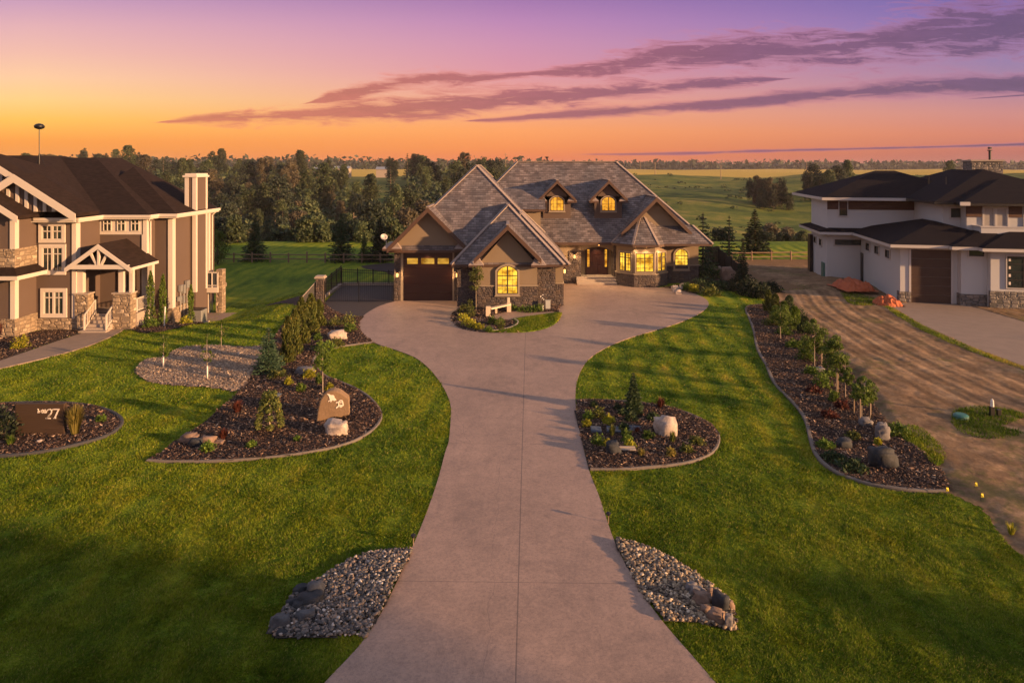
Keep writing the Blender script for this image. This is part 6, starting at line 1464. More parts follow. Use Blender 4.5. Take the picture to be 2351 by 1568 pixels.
# right garden
for px, b, t, w_, m_, lb in ((1578, 668, 652, 22, 'leaf_green', 'green shrub beside the white garden stones'), (1593, 672, 656, 22, 'leaf_golden', 'yellow green shrub right of the white garden stones'), (1612, 666, 640, 40, 'leaf_spruce', 'large dark shrub at the right house corner'), (1650, 664, 646, 50, 'leaf_spruce', 'spreading grey green shrub below the board fence'), (1632, 678, 662, 40, 'leaf_juniper', 'low grey green mound at the lawn tip'), (1622, 645, 600, 40, 'leaf_spruce', 'tall shrub against the right house wall'), (1640, 640, 612, 26, 'leaf_green', 'pale green bush below the board fence')):
    plant('shrub', lb, px, b, t, w_, 'mound', m_, n=700)
for px, b, t, w_, lb in ((1722, 678, 644, 50, 'very dark hedge shrub behind the right lawn'), (1748, 684, 655, 40, 'dark hedge shrub next to the boundary bed tip'), (1690, 668, 640, 34, 'dark hedge shrub at the foot of the columnar spruce'), (1768, 672, 650, 40, 'grey green shrub where hedge meets the dirt lot')):
    plant('hedge_shrub', lb, px, b, t, w_, 'mound', 'leaf_black', n=1500)
plant('flowering_weed', 'yellow flowering weed at the right lawn edge', 2322, 1230, 1200, 30, 'tuft', 'leaf_golden', cat='weed', n=60)

# trees across the street, out of the picture, whose shade streaks the lawns
shade = far_tree('street_tree', 7.5, 1.9, 300, 'leaf_forest', n=2600, size=0.20, base=0.22, nl=24)
shade2 = far_tree('street_tree', 12.5, 3.0, 301, 'leaf_forest', n=4200, size=0.24, base=0.50, nl=34)
for x, y, s in ((30, -10.2, 1.0), (33, -8.2, 1.05), (29, -6.2, 0.95), (38, -13.0, 1.1), (36, -5.6, 0.9)):
    put(shade2, 'street_tree', x, y, 0.0, s, label='tall high crowned street tree standing behind the camera', group='tall street trees behind the camera')
for i, (x, y, s) in enumerate(((30, 4.6, 0.62), (33, 6.0, 0.5), (46, -2.0, 1.1), (43, 3.0, 0.85), (50, 4.5, 1.0), (46, 9.5, 0.8), (58, 8, 1.1), (55, 13.5, 0.95), (64, 15, 1.1), (62, 21, 0.85), (72, 20, 1.15), (74, 9, 1.15), (84, 24, 1.0))):
    put(shade, 'street_tree', x, y, 0.0, s, label='leafy street tree standing out to the right of the camera', group='street trees to the right of the camera')
# ================================================================== stones and small things
def rock(name, label, px, base, w_px, h_px, matn, seed, depth=0.75, blocky=0.55, rz=0.0, z=0.0, group=None, cat='boulder'):
    x, y = gnd(px, base, z); W = w_px * y / F_PX / 2; Hh = h_px * y / F_PX
    v, f = subd(*subd(*subd(*ico()))); v = np.array(v)
    e = np.sign(v) * np.abs(v) ** blocky; e /= np.abs(e).max(0)
    out = []
    for q, e_ in zip(v, e):
        n1 = mnoise.noise(Vector(q) * 1.3 + Vector((seed * 3.1, seed, 0))); n2 = mnoise.noise(Vector(q) * 3.4 + Vector((seed, 7, seed * 2.3))); n3 = mnoise.noise(Vector(q) * 8 + Vector((seed, 1, 3)))
        out.append(e_ * (0.92 + 0.30 * n1 + 0.20 * n2 + 0.05 * n3))
    V = np.array(out) * np.array([W, W * depth, Hh * 0.62]); V[:, 2] += Hh * 0.40
    ca, sa = math.cos(rz), math.sin(rz); V = np.stack([V[:, 0] * ca - V[:, 1] * sa, V[:, 0] * sa + V[:, 1] * ca, V[:, 2]], 1)
    o = link(np_mesh(name, V, np.array(f), [matn]), name, None, (x, y + W * depth * 0.5, z + tz(x, y)))
    m = o.modifiers.new('d', 'DECIMATE'); m.ratio = 0.16
    return tag(o, label, cat, group)
rock('boulder', 'pale grey and cream boulder below the engraved stone', 770, 1003, 56, 34, 'rock_pale', 3, 0.8)
rock('boulder', 'large pale rounded boulder in the half round bed', 1532, 1006, 52, 46, 'rock_pale', 8, 0.9, 0.7)
rock('boulder', 'dark rock beside the driveway in the half round bed', 1408, 1048, 34, 32, 'rock_dark', 12, 0.8)
rock('boulder', 'tan flat slab rock near the driveway curve', 773, 782, 44, 20, 'rock_pale', 15, 0.55, 0.4, 0.3)
rock('boulder', 'dark hollow looking rock beside the lawn edging', 700, 862, 40, 18, 'rock_grey', 17, 0.6)
rock('boulder', 'brown rock at the left of the brown rock group', 432, 1022, 42, 24, 'rock_brown', 21)
rock('boulder', 'dark blue rock in the middle of the brown rock group', 448, 1030, 30, 22, 'rock_dark', 22)
rock('boulder', 'brown rock at the right of the brown rock group', 474, 1024, 38, 20, 'rock_brown', 23)
rock('boulder', 'low brown rock trailing right of the brown group', 500, 1022, 26, 10, 'rock_brown', 24)
rock('boulder', 'rough blue grey slab left of the engraved stone', 628, 915, 30, 10, 'flagstone', 25)
rock('boulder', 'small blue grey rock under the nearest staked tree', 1990, 982, 30, 20, 'rock_grey', 31)
rock('boulder', 'upright pinkish grey stone in the boundary bed', 2030, 1014, 32, 40, 'rock_grey', 33, 0.8, 0.7)
rock('boulder', 'low black rock left of the big dark rock', 1942, 1030, 36, 20, 'rock_dark', 35)
rock('boulder', 'big black angular rock near the end of the boundary bed', 2034, 1078, 60, 50, 'rock_dark', 37, 0.8)
rock('boulder', 'small grey rock between shrubs in the boundary bed', 1882, 858, 22, 14, 'rock_grey', 39)
# boulder groups on the river rock beds
for i, (px, b, w_, h_, rz) in enumerate(((721, 1376, 46, 34, 0.3), (690, 1372, 34, 26, 0.5), (708, 1398, 60, 30, 0.4), (684, 1410, 34, 26, 0.3), (700, 1432, 42, 26, 0.5), (641, 1448, 48, 32, 0.2), (668, 1400, 30, 22, 0.2), (645, 1464, 38, 14, 0.0))):
    rock('bed_boulder', ('topmost', 'second', 'longest', 'middle left', 'lower middle', 'lowest large', 'leftmost', 'flat bottom')[i] + ' dark slate boulder on the left river rock bed', px, b, w_, h_, 'rock_slate' if i in (0, 4, 5) else 'rock_dark', 50 + i, 0.7, 0.6, rz, group='slate boulders on the left river rock')
for i, (px, b, w_, h_, rz, m_) in enumerate(((1588, 1362, 32, 22, -0.3, 'rock_grey'), (1602, 1372, 38, 22, -0.2, 'rock_grey'), (1614, 1390, 44, 26, -0.3, 'rock_brown'), (1632, 1378, 18, 26, 0.1, 'rock_brown'), (1655, 1405, 40, 44, -0.9, 'rock_dark'), (1622, 1410, 26, 18, 0.0, 'rock_brown'), (1648, 1436, 40, 34, -0.6, 'rock_brown'), (1674, 1446, 20, 36, -0.1, 'rock_grey'), (1680, 1405, 16, 24, 0.2, 'rock_brown'))):
    rock('bed_boulder', ('topmost grey', 'flat grey', 'wide brown', 'small upright', 'long black', 'low brown', 'big lower brown', 'slim outermost', 'small outer brown')[i] + ' boulder on the right river rock bed', px, b, w_, h_, m_, 70 + i, 0.7, 0.6, rz, group='boulders on the right river rock')
for i, (px, b, w_, h_) in enumerate(((1550, 670, 18, 14), (1560, 668, 16, 10), (1570, 664, 20, 12), (1557, 676, 16, 10))):
    rock('garden_stone', ('left', 'back', 'right', 'front')[i] + ' white garden stone at the right house corner', px, b, w_, h_, 'rock_pale', 90 + i, cat='stone', group='white garden stones')
for i, (px, b, w_, h_) in enumerate(((1650, 640, 26, 26), (1672, 645, 34, 30))):
    rock('garden_boulder', ('left', 'right')[i] + ' tall buff boulder below the board fence', px, b, w_, h_, 'rock_brown', 95 + i)
rock('garden_stone', 'single white stone on the wood chips', 548, 815, 8, 6, 'rock_pale', 99, cat='stone')
rock('garden_stone', 'single pale stone in front of the address sign', 90, 1022, 12, 12, 'rock_pale', 98, cat='stone')
# flagstones and ledge
for i, (px, y_, w_) in enumerate(((1368, 992, 26), (1408, 992, 34), (1452, 990, 40))):
    x, y = gnd(px, y_); m = MB(); W = w_ * y / F_PX / 2
    m.prism([(x - W, y - 0.25, 0.07), (x + W * 0.9, y - 0.32, 0.07), (x + W, y + 0.2, 0.07), (x - W * 0.8, y + 0.28, 0.07)], (0, 0, 0.08)); tag(m.build('flagstone', 'flagstone', bevel=0.02), ('left', 'middle', 'right')[i] + ' blue flagstone in the half round bed', 'flagstone', 'blue flagstones')
x, y = gnd(1437, 1042); t = thing('spotlight_ledge', 'small pale ledge box beside the dark rock in the half round bed', 'ledge', (x, y, 0.0))
m = MB(); m.box(x - .36, x + .36, y - .05, y + .32, 0.05, 0.14); m.build('base', 'rock_brown', t, bevel=0.02)
m = MB(); m.box(x - .34, x + .34, y - .09, y + .06, 0.15, 0.19); m.box(x - .34, x + .34, y + .09, y + .18, 0.17, 0.21); m.build('top_slab', 'conc_light', t, bevel=0.01)
# engraved boulder
gb = thing('engraved_boulder', 'upright tan boulder with two white carved shapes', 'boulder', (*gnd(765, 962), 0.0))
def epx(cx, cy, d, yy=26.75): px, py = 710.2 + cx * .0859, 881.7 + cy * .0859; return Vector(((px - CX) * yy / F_PX, yy + d, H - (py - HY) * yy / F_PX))
bo = [(190,1000),(215,740),(245,600),(262,500),(300,420),(365,320),(440,255),(530,232),(620,225),(710,238),(800,268),(920,345),(1040,425),(1058,520),(1060,640),(1080,740),(1060,825),(980,845),(900,855),(840,895),(760,885),(690,872),(560,890),(480,925),(400,960),(250,992)]
dp = lambda cy: (1000 - cy) * 0.00022
front = [epx(a, b, dp(b)) for a, b in bo]; mid = [epx(190 + (a - 190) * 0.985 - 14, b - 14, dp(b) + 0.06) for a, b in bo]; bk_ = [epx(a * 0.93 + 10, b - 6 if b < 850 else b, dp(b) + 0.42) for a, b in bo]
cf = sum(front, Vector()) / len(front); fin = [cf + (p - cf) * 0.94 + Vector((0, -0.015, 0)) for p in front]
m = MB(); n = len(bo); m.v = [tuple(p) for p in fin + front + mid + bk_]
m.f.append(tuple(range(n))[::-1]); m.f.append(tuple(range(3 * n, 4 * n)))
for L_ in range(3):
    for i in range(n): j = (i + 1) % n; m.f.append((L_ * n + i, L_ * n + j, (L_ + 1) * n + j, (L_ + 1) * n + i))
bob = m.build('stone_body', 'rock_tan', gb)
def emblem(pts, d=-0.035): 
    q = [epx(a, b, dp(b) + d) for a, b in pts]; mm = MB(); mm.prism(q, (0, 0.03, 0)); return mm
e1 = emblem([(445,292),(500,297),(545,318),(575,325),(610,318),(640,345),(650,390),(695,430),(702,452),(645,472),(612,450),(592,460),(572,495),(545,507),(558,472),(522,476),(486,492),(480,476),(534,450),(522,400),(500,350),(470,312)])
e1.build('carved_bird', 'paint_cream', gb)
e2 = MB()
def strk(pts, w_, d=-0.035):
    for a, b in zip(pts[:-1], pts[1:]):
        A, B = epx(*a, dp(a[1]) + d + 0.012), epx(*b, dp(b[1]) + d + 0.012); e2.bar(A, B, 0.03, w_ * 0.0859 * 26.75 / F_PX, (0, 0, 1)) if abs((B - A).x) > abs((B - A).z) else e2.bar(A, B, w_ * 0.0859 * 26.75 / F_PX, 0.03, (0, 1, 0))
strk([(695,515),(770,500),(785,470),(820,455),(862,465),(880,515),(893,580),(880,600)], 26); strk([(765,520),(772,570),(770,600)], 24); strk([(770,585),(880,585)], 34); strk([(770,600),(735,630),(705,650)], 30); strk([(795,605),(825,630),(865,605)], 24); strk([(790,500),(870,495)], 16); strk([(785,530),(870,525)], 10)
e2.build('carved_shape', 'paint_cream', gb)
# address sign
sg = thing('address_sign', 'brown wooden box sign with pale number 27 in an oval bed', 'sign', (*gnd(91, 1001.5), 0.0))
Y0 = 25.35
def spx(cx, cy): px, py = cx * .1250, (1500 + cy / 4.898) / 1.63333; return Vector(((px - CX) * Y0 / F_PX, Y0, H - (py - HY) * Y0 / F_PX))
a, b = spx(280, 668), spx(1175, 70)
m = MB(); m.box(a.x, b.x, Y0, Y0 + 0.17, 0.0, b.z); m.build('sign_box', 'sign_wood', sg, bevel=0.012)
l1 = MB()
def stk(mb, pts, w_):
    for p, q in zip(pts[:-1], pts[1:]):
        A, B = spx(*p), spx(*q); A.y = B.y = Y0 - 0.012; d = (B - A).normalized(); mb.bar(A - d * w_ * .25, B + d * w_ * .25, w_ , 0.02, (0, 1, 0)) if True else None
stk(l1, [(850,228),(858,200),(885,175),(920,166),(946,182),(952,214),(932,262),(898,300),(858,330)], 0.035); stk(l1, [(846,330),(930,334)], 0.03); stk(l1, [(925,262),(868,326)], 0.045)
l1.build('digit_two', 'letter', sg)
l1 = MB(); stk(l1, [(958,178),(985,168),(1085,166)], 0.035); stk(l1, [(1080,170),(1008,330)], 0.05); stk(l1, [(985,332),(1030,332)], 0.02); l1.build('digit_seven', 'letter', sg)
l1 = MB(); stk(l1, [(695,162),(708,166),(703,228)], 0.022); stk(l1, [(706,205),(728,198),(740,212),(728,228),(694,230)], 0.018); l1.build('letter_b', 'letter', sg)
l1 = MB(); stk(l1, [(758,184),(774,184),(772,222),(786,236),(804,228)], 0.02); stk(l1, [(806,184),(804,232)], 0.02); stk(l1, [(784,172),(784,182)], 0.018); stk(l1, [(798,176),(798,186)], 0.015); l1.build('letter_u', 'letter', sg)
l1 = MB(); stk(l1, [(832,172),(828,234)], 0.02); stk(l1, [(822,172),(838,172)], 0.012); stk(l1, [(818,236),(838,236)], 0.012); l1.build('letter_l', 'letter', sg)
# stone gate pillar, black fence and gate
t = thing('gate_pillar', 'square stone pillar with a pale cap beside the black gate', 'pillar', (-14.2, 50.6, 0))
m = MB(); m.box(-14.48, -13.92, 50.35, 50.9, 0, 1.78); m.build('shaft', 'stone_main', t)
m = MB(); m.box(-14.58, -13.82, 50.25, 51.0, 1.78, 1.88); m.box(-14.52, -13.88, 50.3, 50.95, 1.88, 1.96); m.build('cap', 'conc_light', t, bevel=0.01)
def iron_fence(name, label, p, q, h0, h1, step=0.13, posts=4, cat='fence'):
    p, q = Vector(p), Vector(q); L = (q - p).length; n = max(2, int(L / step)); t = thing(name, label, cat, tuple((p + q) / 2 + Vector((0, 0, 0))))
    m = MB(); 
    m.bar(p + Vector((0, 0, h0 - 0.06)), q + Vector((0, 0, h1 - 0.06)), 0.035, 0.05); m.bar(p + Vector((0, 0, h0 - 0.25)), q + Vector((0, 0, h1 - 0.25)), 0.03, 0.04); m.bar(p + Vector((0, 0, 0.12)), q + Vector((0, 0, 0.12)), 0.035, 0.05)
    m.build('rail', 'iron', t); m = MB()
    for i in range(n + 1):
        f = i / n; c = p.lerp(q, f); m.bar(c + Vector((0, 0, 0.03)), c + Vector((0, 0, h0 + (h1 - h0) * f + 0.06)), 0.02, 0.02, (0, 1, 0))
    o = m.build('pickets', 'iron', t); 
    for i in range(posts + 1):
        f = i / posts; c = p.lerp(q, f); m = MB(); m.bar(c, c + Vector((0, 0, h0 + (h1 - h0) * f + 0.12)), 0.07, 0.07, (0, 1, 0)); m.build('post', 'iron', t)
    return t
iron_fence('iron_gate', 'black picket gate between the stone pillar and the garage', (-13.9, 50.6, 0), (-8.8, 50.6, 0), 1.45, 1.45, 0.14, 2, 'gate')
iron_fence('iron_fence', 'black picket fence running back from the stone pillar', (-14.3, 51.0, 0.2), (-14.45, 57.7, 0.25), 1.15, 1.35, 0.16, 4)
iron_fence('iron_fence', 'black picket fence across the back of the side court', (-14.4, 57.75, 0.2), (-9.1, 57.75, 0.2), 1.2, 0.95, 0.16, 4)
m = MB(); m.box(-14.55, -14.25, 51.0, 57.9, 0, 0.22); m.box(-14.55, -9.0, 57.6, 57.9, 0, 0.22); tag(m.build('court_kerb', 'conc_light', bevel=0.01), 'pale concrete kerb round the dark side court', 'kerb')
t = thing('wing_wall', 'black sloping wing wall left of the stone pillar with a pale capping', 'wall', (-15, 50.2, 0))
m = MB(); m.prism([(-14.46, 50.5, 0), (-15.5, 49.8, 0), (-15.5, 49.8, 0.25), (-14.46, 50.5, 1.55)], (-0.08, 0.12, 0)); m.build('panel', 'iron', t)
m = MB(); m.bar((-15.55, 49.83, 0.27), (-14.48, 50.55, 1.58), 0.09, 0.04); m.build('capping', 'conc_light', t)
# split rail fences
def rail_fence(label, p, q, n, h_=1.05):
    p, q = Vector(p), Vector(q); t = thing('rail_fence', label, 'fence', tuple(p))
    for i in range(n + 1):
        c = p.lerp(q, i / n); z = tz(c.x, c.y); m = MB(); m.tube([(c.x, c.y, z - .1), (c.x + rng.normal(0, .02), c.y, z + h_ + rng.uniform(-.05, .1))], 0.085, 7); m.build('post', 'fence_wood', t)
    for zz in (0.38, 0.82):
        m = MB()
        for i in range(n):
            a, b = p.lerp(q, i / n), p.lerp(q, (i + 1) / n); m.tube([(a.x, a.y, tz(a.x, a.y) + zz + rng.normal(0, .02)), (b.x, b.y, tz(b.x, b.y) + zz + rng.normal(0, .02))], 0.055, 6)
        m.build('rail', 'fence_wood', t)
rail_fence('long wooden split rail fence behind the left lawn', (-37, 72, 0), (-11.8, 71.2, 0), 13)
rail_fence('wooden split rail fence behind the dry lot beside the white house', (23.5, 73, 0), (41, 74.5, 0), 8, 0.95)
rail_fence('short wooden split rail fence beyond the garage corner', (-11.6, 70, 0), (-8, 66, 0), 2)
# board fence at the right garden
t = thing('board_fence', 'dark weathered board fence stepping down behind the right garden', 'fence', (20, 64, 0))
m = MB(); A, B, C = Vector((19.2, 68, 0)), Vector((20.6, 68, 0)), Vector((20.5, 59.8, 0))
for (p, q, k, h0, h1) in ((A, B, 9, 2.0, 2.15), (B, C, 30, 1.9, 0.95)):
    for i in range(k): c = p.lerp(q, (i + .5) / k); m.box(c.x - .07 if p is A else c.x - .02, c.x + .07 if p is A else c.x + .02, c.y - (.02 if p is A else .12), c.y + (.02 if p is A else .12), 0, h0 + (h1 - h0) * i / k + rng.uniform(-.02, .02))
m.build('boards', 'dark_board', t)
for i in range(5): c = B.lerp(C, i / 4); mm = MB(); mm.box(c.x - .08, c.x + .08, c.y - .08, c.y + .08, 0, 2.0 - i * 0.24); mm.build('post', 'dark_board', t)
# bench
t = thing('bench', 'pale wooden bench with square end posts before the arched window', 'bench', (*gnd(1142, 722), 0.06))
P = lambda px, py, z=0.06: Vector((*gnd(px, py, z), z))
a, b = P(1120.5, 727), P(1169, 716.5); c = P(1139, 719.5)
m = MB(); m.box(a.x - .15, a.x + .15, a.y, a.y + .22, 0.06, 0.72); m.box(b.x - .16, b.x + .13, b.y, b.y + .22, 0.06, 0.66); m.build('end_post', 'bench_wood', t, bevel=0.01)
m = MB(); m.box(b.x - .13, b.x + .05, b.y + .22, b.y + .36, 0.06, 1.0); m.build('back_post', 'bench_wood', t, bevel=0.01)
m = MB(); m.bar((a.x + .1, a.y + .12, 0.56), (b.x, b.y + .12, 0.56), 0.34, 0.08); m.build('seat', 'bench_wood', t, bevel=0.01)
m = MB(); m.box(c.x - .07, c.x + .07, c.y - .1, c.y + .1, 0.06, 0.54); m.build('leg', 'bench_wood', t, bevel=0.01)
# white box and flower stake on the island
x, y = gnd(1258, 711); m = MB(); m.box(x - .17, x + .17, y, y + .15, 0.05, 0.62); m.box(x - .19, x + .19, y - .01, y + .16, 0.62, 0.66); tag(m.build('utility_box', 'box_grey', bevel=0.01), 'small pale utility box against the front stone pier', 'utility box')
x, y = gnd(1246, 715); t = thing('path_light', 'slim white garden post with pale blossoms before the stone pier', 'garden light', (x, y, 0.05)); m = MB(); m.tube([(x, y, 0.05), (x, y, 0.4)], 0.05, 8); m.build('post', 'wrap_white', t)
m = MB()
for k in range(5): m.tube([(x + .12 * math.cos(k * 1.3) - .05, y + .05 * math.sin(k), .8 + .08 * k), (x + .12 * math.cos(k * 1.3) - .05, y + .05 * math.sin(k), .86 + .08 * k)], 0.035, 6)
m.build('blossom', 'wrap_white', t)
# lawn lights
for px, b, lb in ((949, 1254, 'small dark lamp on a stake at the left lawn edge of the driveway'), (1397, 1202, 'small dark lamp on a stake at the right lawn edge of the driveway')):
    x, y = gnd(px, b); t = thing('lawn_lamp', lb, 'garden light', (x, y, 0)); m = MB(); m.tube([(x, y, 0), (x, y, 0.24)], 0.012, 6); m.build('stake', 'stake_wood', t); m = MB(); m.tube([(x, y, .24), (x, y, .30)], [0.05, 0.05], 10); m.tube([(x, y, .30), (x, y, .34)], [0.075, 0.02], 10); m.build('lamp_head', 'iron', t)
# tree stakes in the boundary bed
for px, b, t_, lb in ((1961, 950, 908, 'bare wooden stake left of the nearest staked tree'), (1975, 978, 916, 'wooden stake tied beside the nearest staked tree'), (1999, 958, 910, 'dark stake at the dirt side of the nearest staked tree'), (1886, 838, 800, 'dark stake beside the dense staked tree'), (1924, 905, 852, 'wooden stake beside the tallest staked tree')):
    x, y, h_ = pxh(px, b, t_); m = MB(); m.box(x - .02, x + .02, y - .02, y + .02, -0.05, h_); tag(m.build('tree_stake', 'stake_wood'), lb, 'stake', 'tree stakes in the boundary bed')
x, y, h_ = pxh(377, 750, 704); m = MB(); m.tube([(x, y, tz(x, y)), (x + .06, y, tz(x, y) + h_)], 0.04, 6); tag(m.build('marker_post', 'wrap_white'), 'leaning white marker post before the brown house wall', 'post')
# yellow flags
for i, (px, b) in enumerate(((2172, 1140), (2238, 1128), (2252, 1154))):
    x, y = gnd(px, b); t = thing('marker_flag', ('yellow flag at the tip of the boundary bed edging', 'yellow flag farthest out on the bare dirt', 'yellow flag nearest the lawn corner')[i], 'flag', (x, y, 0), 'yellow marker flags'); m = MB(); m.tube([(x, y, 0), (x, y, .30)], .006, 5); m.build('wire', 'iron', t); m = MB(); m.prism([(x, y, .16), (x + .08, y - .03, .17), (x + .085, y + .01, .27), (x, y, .28)], (0, .006, 0)); m.build('flag_sheet', 'flag_yellow', t)
# AC unit
t = thing('air_conditioner', 'grey air conditioner unit at the foot of the brown chimney', 'air conditioner', (-21.9, 46.2, tz(-21.9, 46.2)))
zb = tz(-21.3, 46.5) - 0.1
x, y = -21.55, 46.3
m = MB(); m.box(x - .48, x + .48, y, y + .9, zb + .12, zb + 1.0); m.build('casing', 'metal_grey', t, bevel=0.04)
m = MB(); m.box(x - .5, x + .5, y - .02, y + .92, zb + 1.0, zb + 1.05); m.build('top_grille', 'black_frame', t, bevel=0.02)
m = MB(); m.box(x - .6, x + .6, y - .1, y + 1.0, zb, zb + .12); m.build('pad', 'conc_light', t)
m = MB(); m.box(-22.5, -20.2, 47.6, 50.6, -1.2, tz(-21.5, 49) + 0.06); tag(m.build('rear_patio', 'concrete_walk'), 'small concrete patio below the brown house deck', kind='structure')
# satellite dish on the garage return
t = thing('satellite_dish', 'pale satellite dish on the left garage roof return', 'satellite dish', (-9.35, 50.4, 4.3))
v = []; f = []; c0 = Vector((-9.45, 50.3, 4.85)); nrm = Vector((0.45, -0.75, 0.35)).normalized(); u = nrm.cross(Vector((0, 0, 1))).normalized(); w_ = u.cross(nrm)
m = MB(); rg = 6; sg_ = 20
for i in range(rg + 1):
    rr = i / rg
    for j in range(sg_): a = 6.283 * j / sg_; m.v.append(tuple(c0 + u * math.cos(a) * rr * .27 + w_ * math.sin(a) * rr * .22 + nrm * (rr * rr * .07)))
for i in range(rg):
    for j in range(sg_): k2 = (j + 1) % sg_; m.f.append((i * sg_ + j, i * sg_ + k2, (i + 1) * sg_ + k2, (i + 1) * sg_ + j))
d_ = m.build('dish', 'dish_white', t, smooth=True); s_ = d_.modifiers.new('s', 'SOLIDIFY'); s_.thickness = 0.02
m = MB(); m.tube([(-9.3, 50.5, 4.2), (-9.3, 50.5, 4.5), c0], .035, 7); m.tube([c0 - w_ * .3, c0 + nrm * .45 - w_ * .1], .018, 6); m.tube([c0 + nrm * .42 - w_ * .1, c0 + nrm * .52 - w_ * .1], .04, 6); m.build('mount_arm', 'dish_white', t)
# roof antenna on the brown house
t = thing('roof_antenna', 'dark ball topped antenna mast with tripod on the brown roof', 'antenna', (-32.5, 47, 9.6))
x, y = -32.55, 47.0
m = MB(); m.tube([(x, y, 9.2), (x, y, 12.6)], .03, 6); m.build('mast', 'iron', t)
for k in range(3):
    a = k * 2.09 + .5; m = MB(); m.tube([(x + .55 * math.cos(a), y + .55 * math.sin(a), 9.4), (x, y, 11.0)], .02, 5); m.build('leg', 'iron', t)
m = MB(); m.tube([(x, y, 12.6), (x, y, 12.68), (x, y, 12.82), (x, y, 12.95), (x, y, 13.0)], [.12, .29, .33, .22, .05], 14); m.build('antenna_head', 'iron', t, smooth=True)
# orange mesh on the dirt lot
def cloth(name, label, px, base, wx, wy, h_, seed):
    x, y = gnd(px, base); n = 36; V = []
    for i in range(n):
        for j in range(n):
            a, b = i / (n - 1) * 2 - 1, j / (n - 1) * 2 - 1; e = max(0, 1 - (abs(a) ** 2.4 + abs(b) ** 2.4)); wv = mnoise.noise(Vector((a * 2.2 + seed, b * 2.2, seed))) + .5 * mnoise.noise(Vector((a * 6 + seed, b * 5, seed)))
            rd = 1 - 2 * abs(mnoise.noise(Vector((a * 3.1 + seed * 2, b * 4.3, seed)))); r2 = 1 - 2 * abs(mnoise.noise(Vector((a * 8 + seed, b * 7, seed + 3))))
            V.append((a * wx * (1 + .12 * wv), b * wy * (1 + .12 * rd), h_ * max(e, 0) ** .6 * (.55 + .4 * wv + .32 * rd + .14 * r2) + .04))
    F = [(i * n + j, (i + 1) * n + j, (i + 1) * n + j + 1, i * n + j + 1) for i in range(n - 1) for j in range(n - 1)]
    return tag(link(np_mesh(name, np.array(V), np.array(F), ['orange_mesh'], smooth=True), name, None, (x, y, .35 if seed == 1 else .05)), label, 'tarp')
cloth('orange_tarp', 'faded orange mesh sheet draped over the dirt mound', 1958, 672, 1.3, 1.6, .75, 1)
cloth('orange_tarp', 'crumpled orange mesh pile by the white garage corner', 2037, 702, .95, .8, .65, 4)
x, y = gnd(2056, 703); m = MB(); m.bar((x, y, .12), (x + .4, y - .15, .1), .1, .08); tag(m.build('timber_offcut', 'stake_wood'), 'pale timber offcut beside the crumpled orange mesh', 'timber')
# teal lid and utility stub posts
x, y = gnd(2206, 966); m = MB(); m.tube([(x, y, 0), (x, y, .22)], [.30, .27], 16); m.tube([(x, y, .22), (x, y, .28)], [.28, .2], 16); tag(m.build('utility_mound', 'box_teal', bevel=.01), 'round teal utility lid in the weeds of the dirt lot', 'utility lid')
x, y = gnd(2280, 963); t = thing('service_stub', 'pair of dark stub posts with one white cap on the dirt lot', 'utility post', (x, y, 0))
m = MB(); m.box(x - .08, x + .08, y, y + .12, 0, .5); m.box(x + .2, x + .34, y, y + .12, 0, .38); m.build('stub_post', 'black_frame', t); m = MB(); m.tube([(x, y + .05, .5), (x, y + .05, .72), (x, y + .05, .8)], [.07, .06, .02], 8); m.build('white_cap', 'wrap_white', t)

# ================================================================== sky, sun, air, camera
world = bpy.data.worlds.new('World'); scene.world = world; world.use_nodes = True
T = NT(world.node_tree)
gen = T.coord('Generated'); sp_ = T.n('ShaderNodeSeparateXYZ'); T.set(sp_.inputs[0], gen)
X, Y, Z = sp_.outputs
hyp = T.m('SQRT', T.m('ADD', T.m('MULTIPLY', X, X), T.m('MULTIPLY', Y, Y)))
den = T.m('MAXIMUM', Y, T.m('MULTIPLY', hyp, 0.45))
q = T.m('DIVIDE', Z, T.m('MAXIMUM', den, 0.001)); p = T.m('DIVIDE', X, T.m('MAXIMUM', den, 0.001))
def sky_ramp(stops):
    st = [(min(1, (HY - y) / F_PX / 0.8 + 0.02), lin(c)) for y, c in stops]
    st = [(0.0, st[0][1])] + st + [(0.45, (0.38, 0.30, 0.45)), (0.75, (0.40, 0.39, 0.48))]
    return T.ramp(T.m('MULTIPLY_ADD', q, 1 / 0.8, 0.02, clamp=True), st)
Lr = sky_ramp([(380, (226, 140, 66)), (325, (245, 150, 56)), (275, (253, 186, 74)), (230, (252, 200, 122)), (180, (250, 196, 150)), (120, (238, 180, 162)), (60, (224, 168, 172)), (0, (198, 148, 178))])
Cr = sky_ramp([(380, (222, 108, 72)), (340, (240, 138, 76)), (300, (248, 155, 90)), (260, (240, 160, 118)), (220, (230, 154, 140)), (160, (215, 142, 158)), (100, (202, 138, 170)), (50, (186, 128, 175)), (0, (162, 112, 168))])
Rr = sky_ramp([(385, (150, 88, 92)), (350, (182, 102, 96)), (310, (205, 120, 104)), (260, (200, 130, 128)), (200, (168, 122, 150)), (130, (142, 116, 164)), (60, (124, 104, 170)), (0, (108, 94, 166))])
fL = T.m('DIVIDE', T.m('ADD', p, 0.70), 0.70, clamp=True); fR = T.m('DIVIDE', p, 0.72, clamp=True)
col = T.mix(fR, T.mix(fL, Lr, Cr), Rr)
def sp3(a): 
    s = T.n('ShaderNodeCombineXYZ'); 
    for i, v_ in enumerate(a): T.set(s.inputs[i], v_)
    return s.outputs[0]
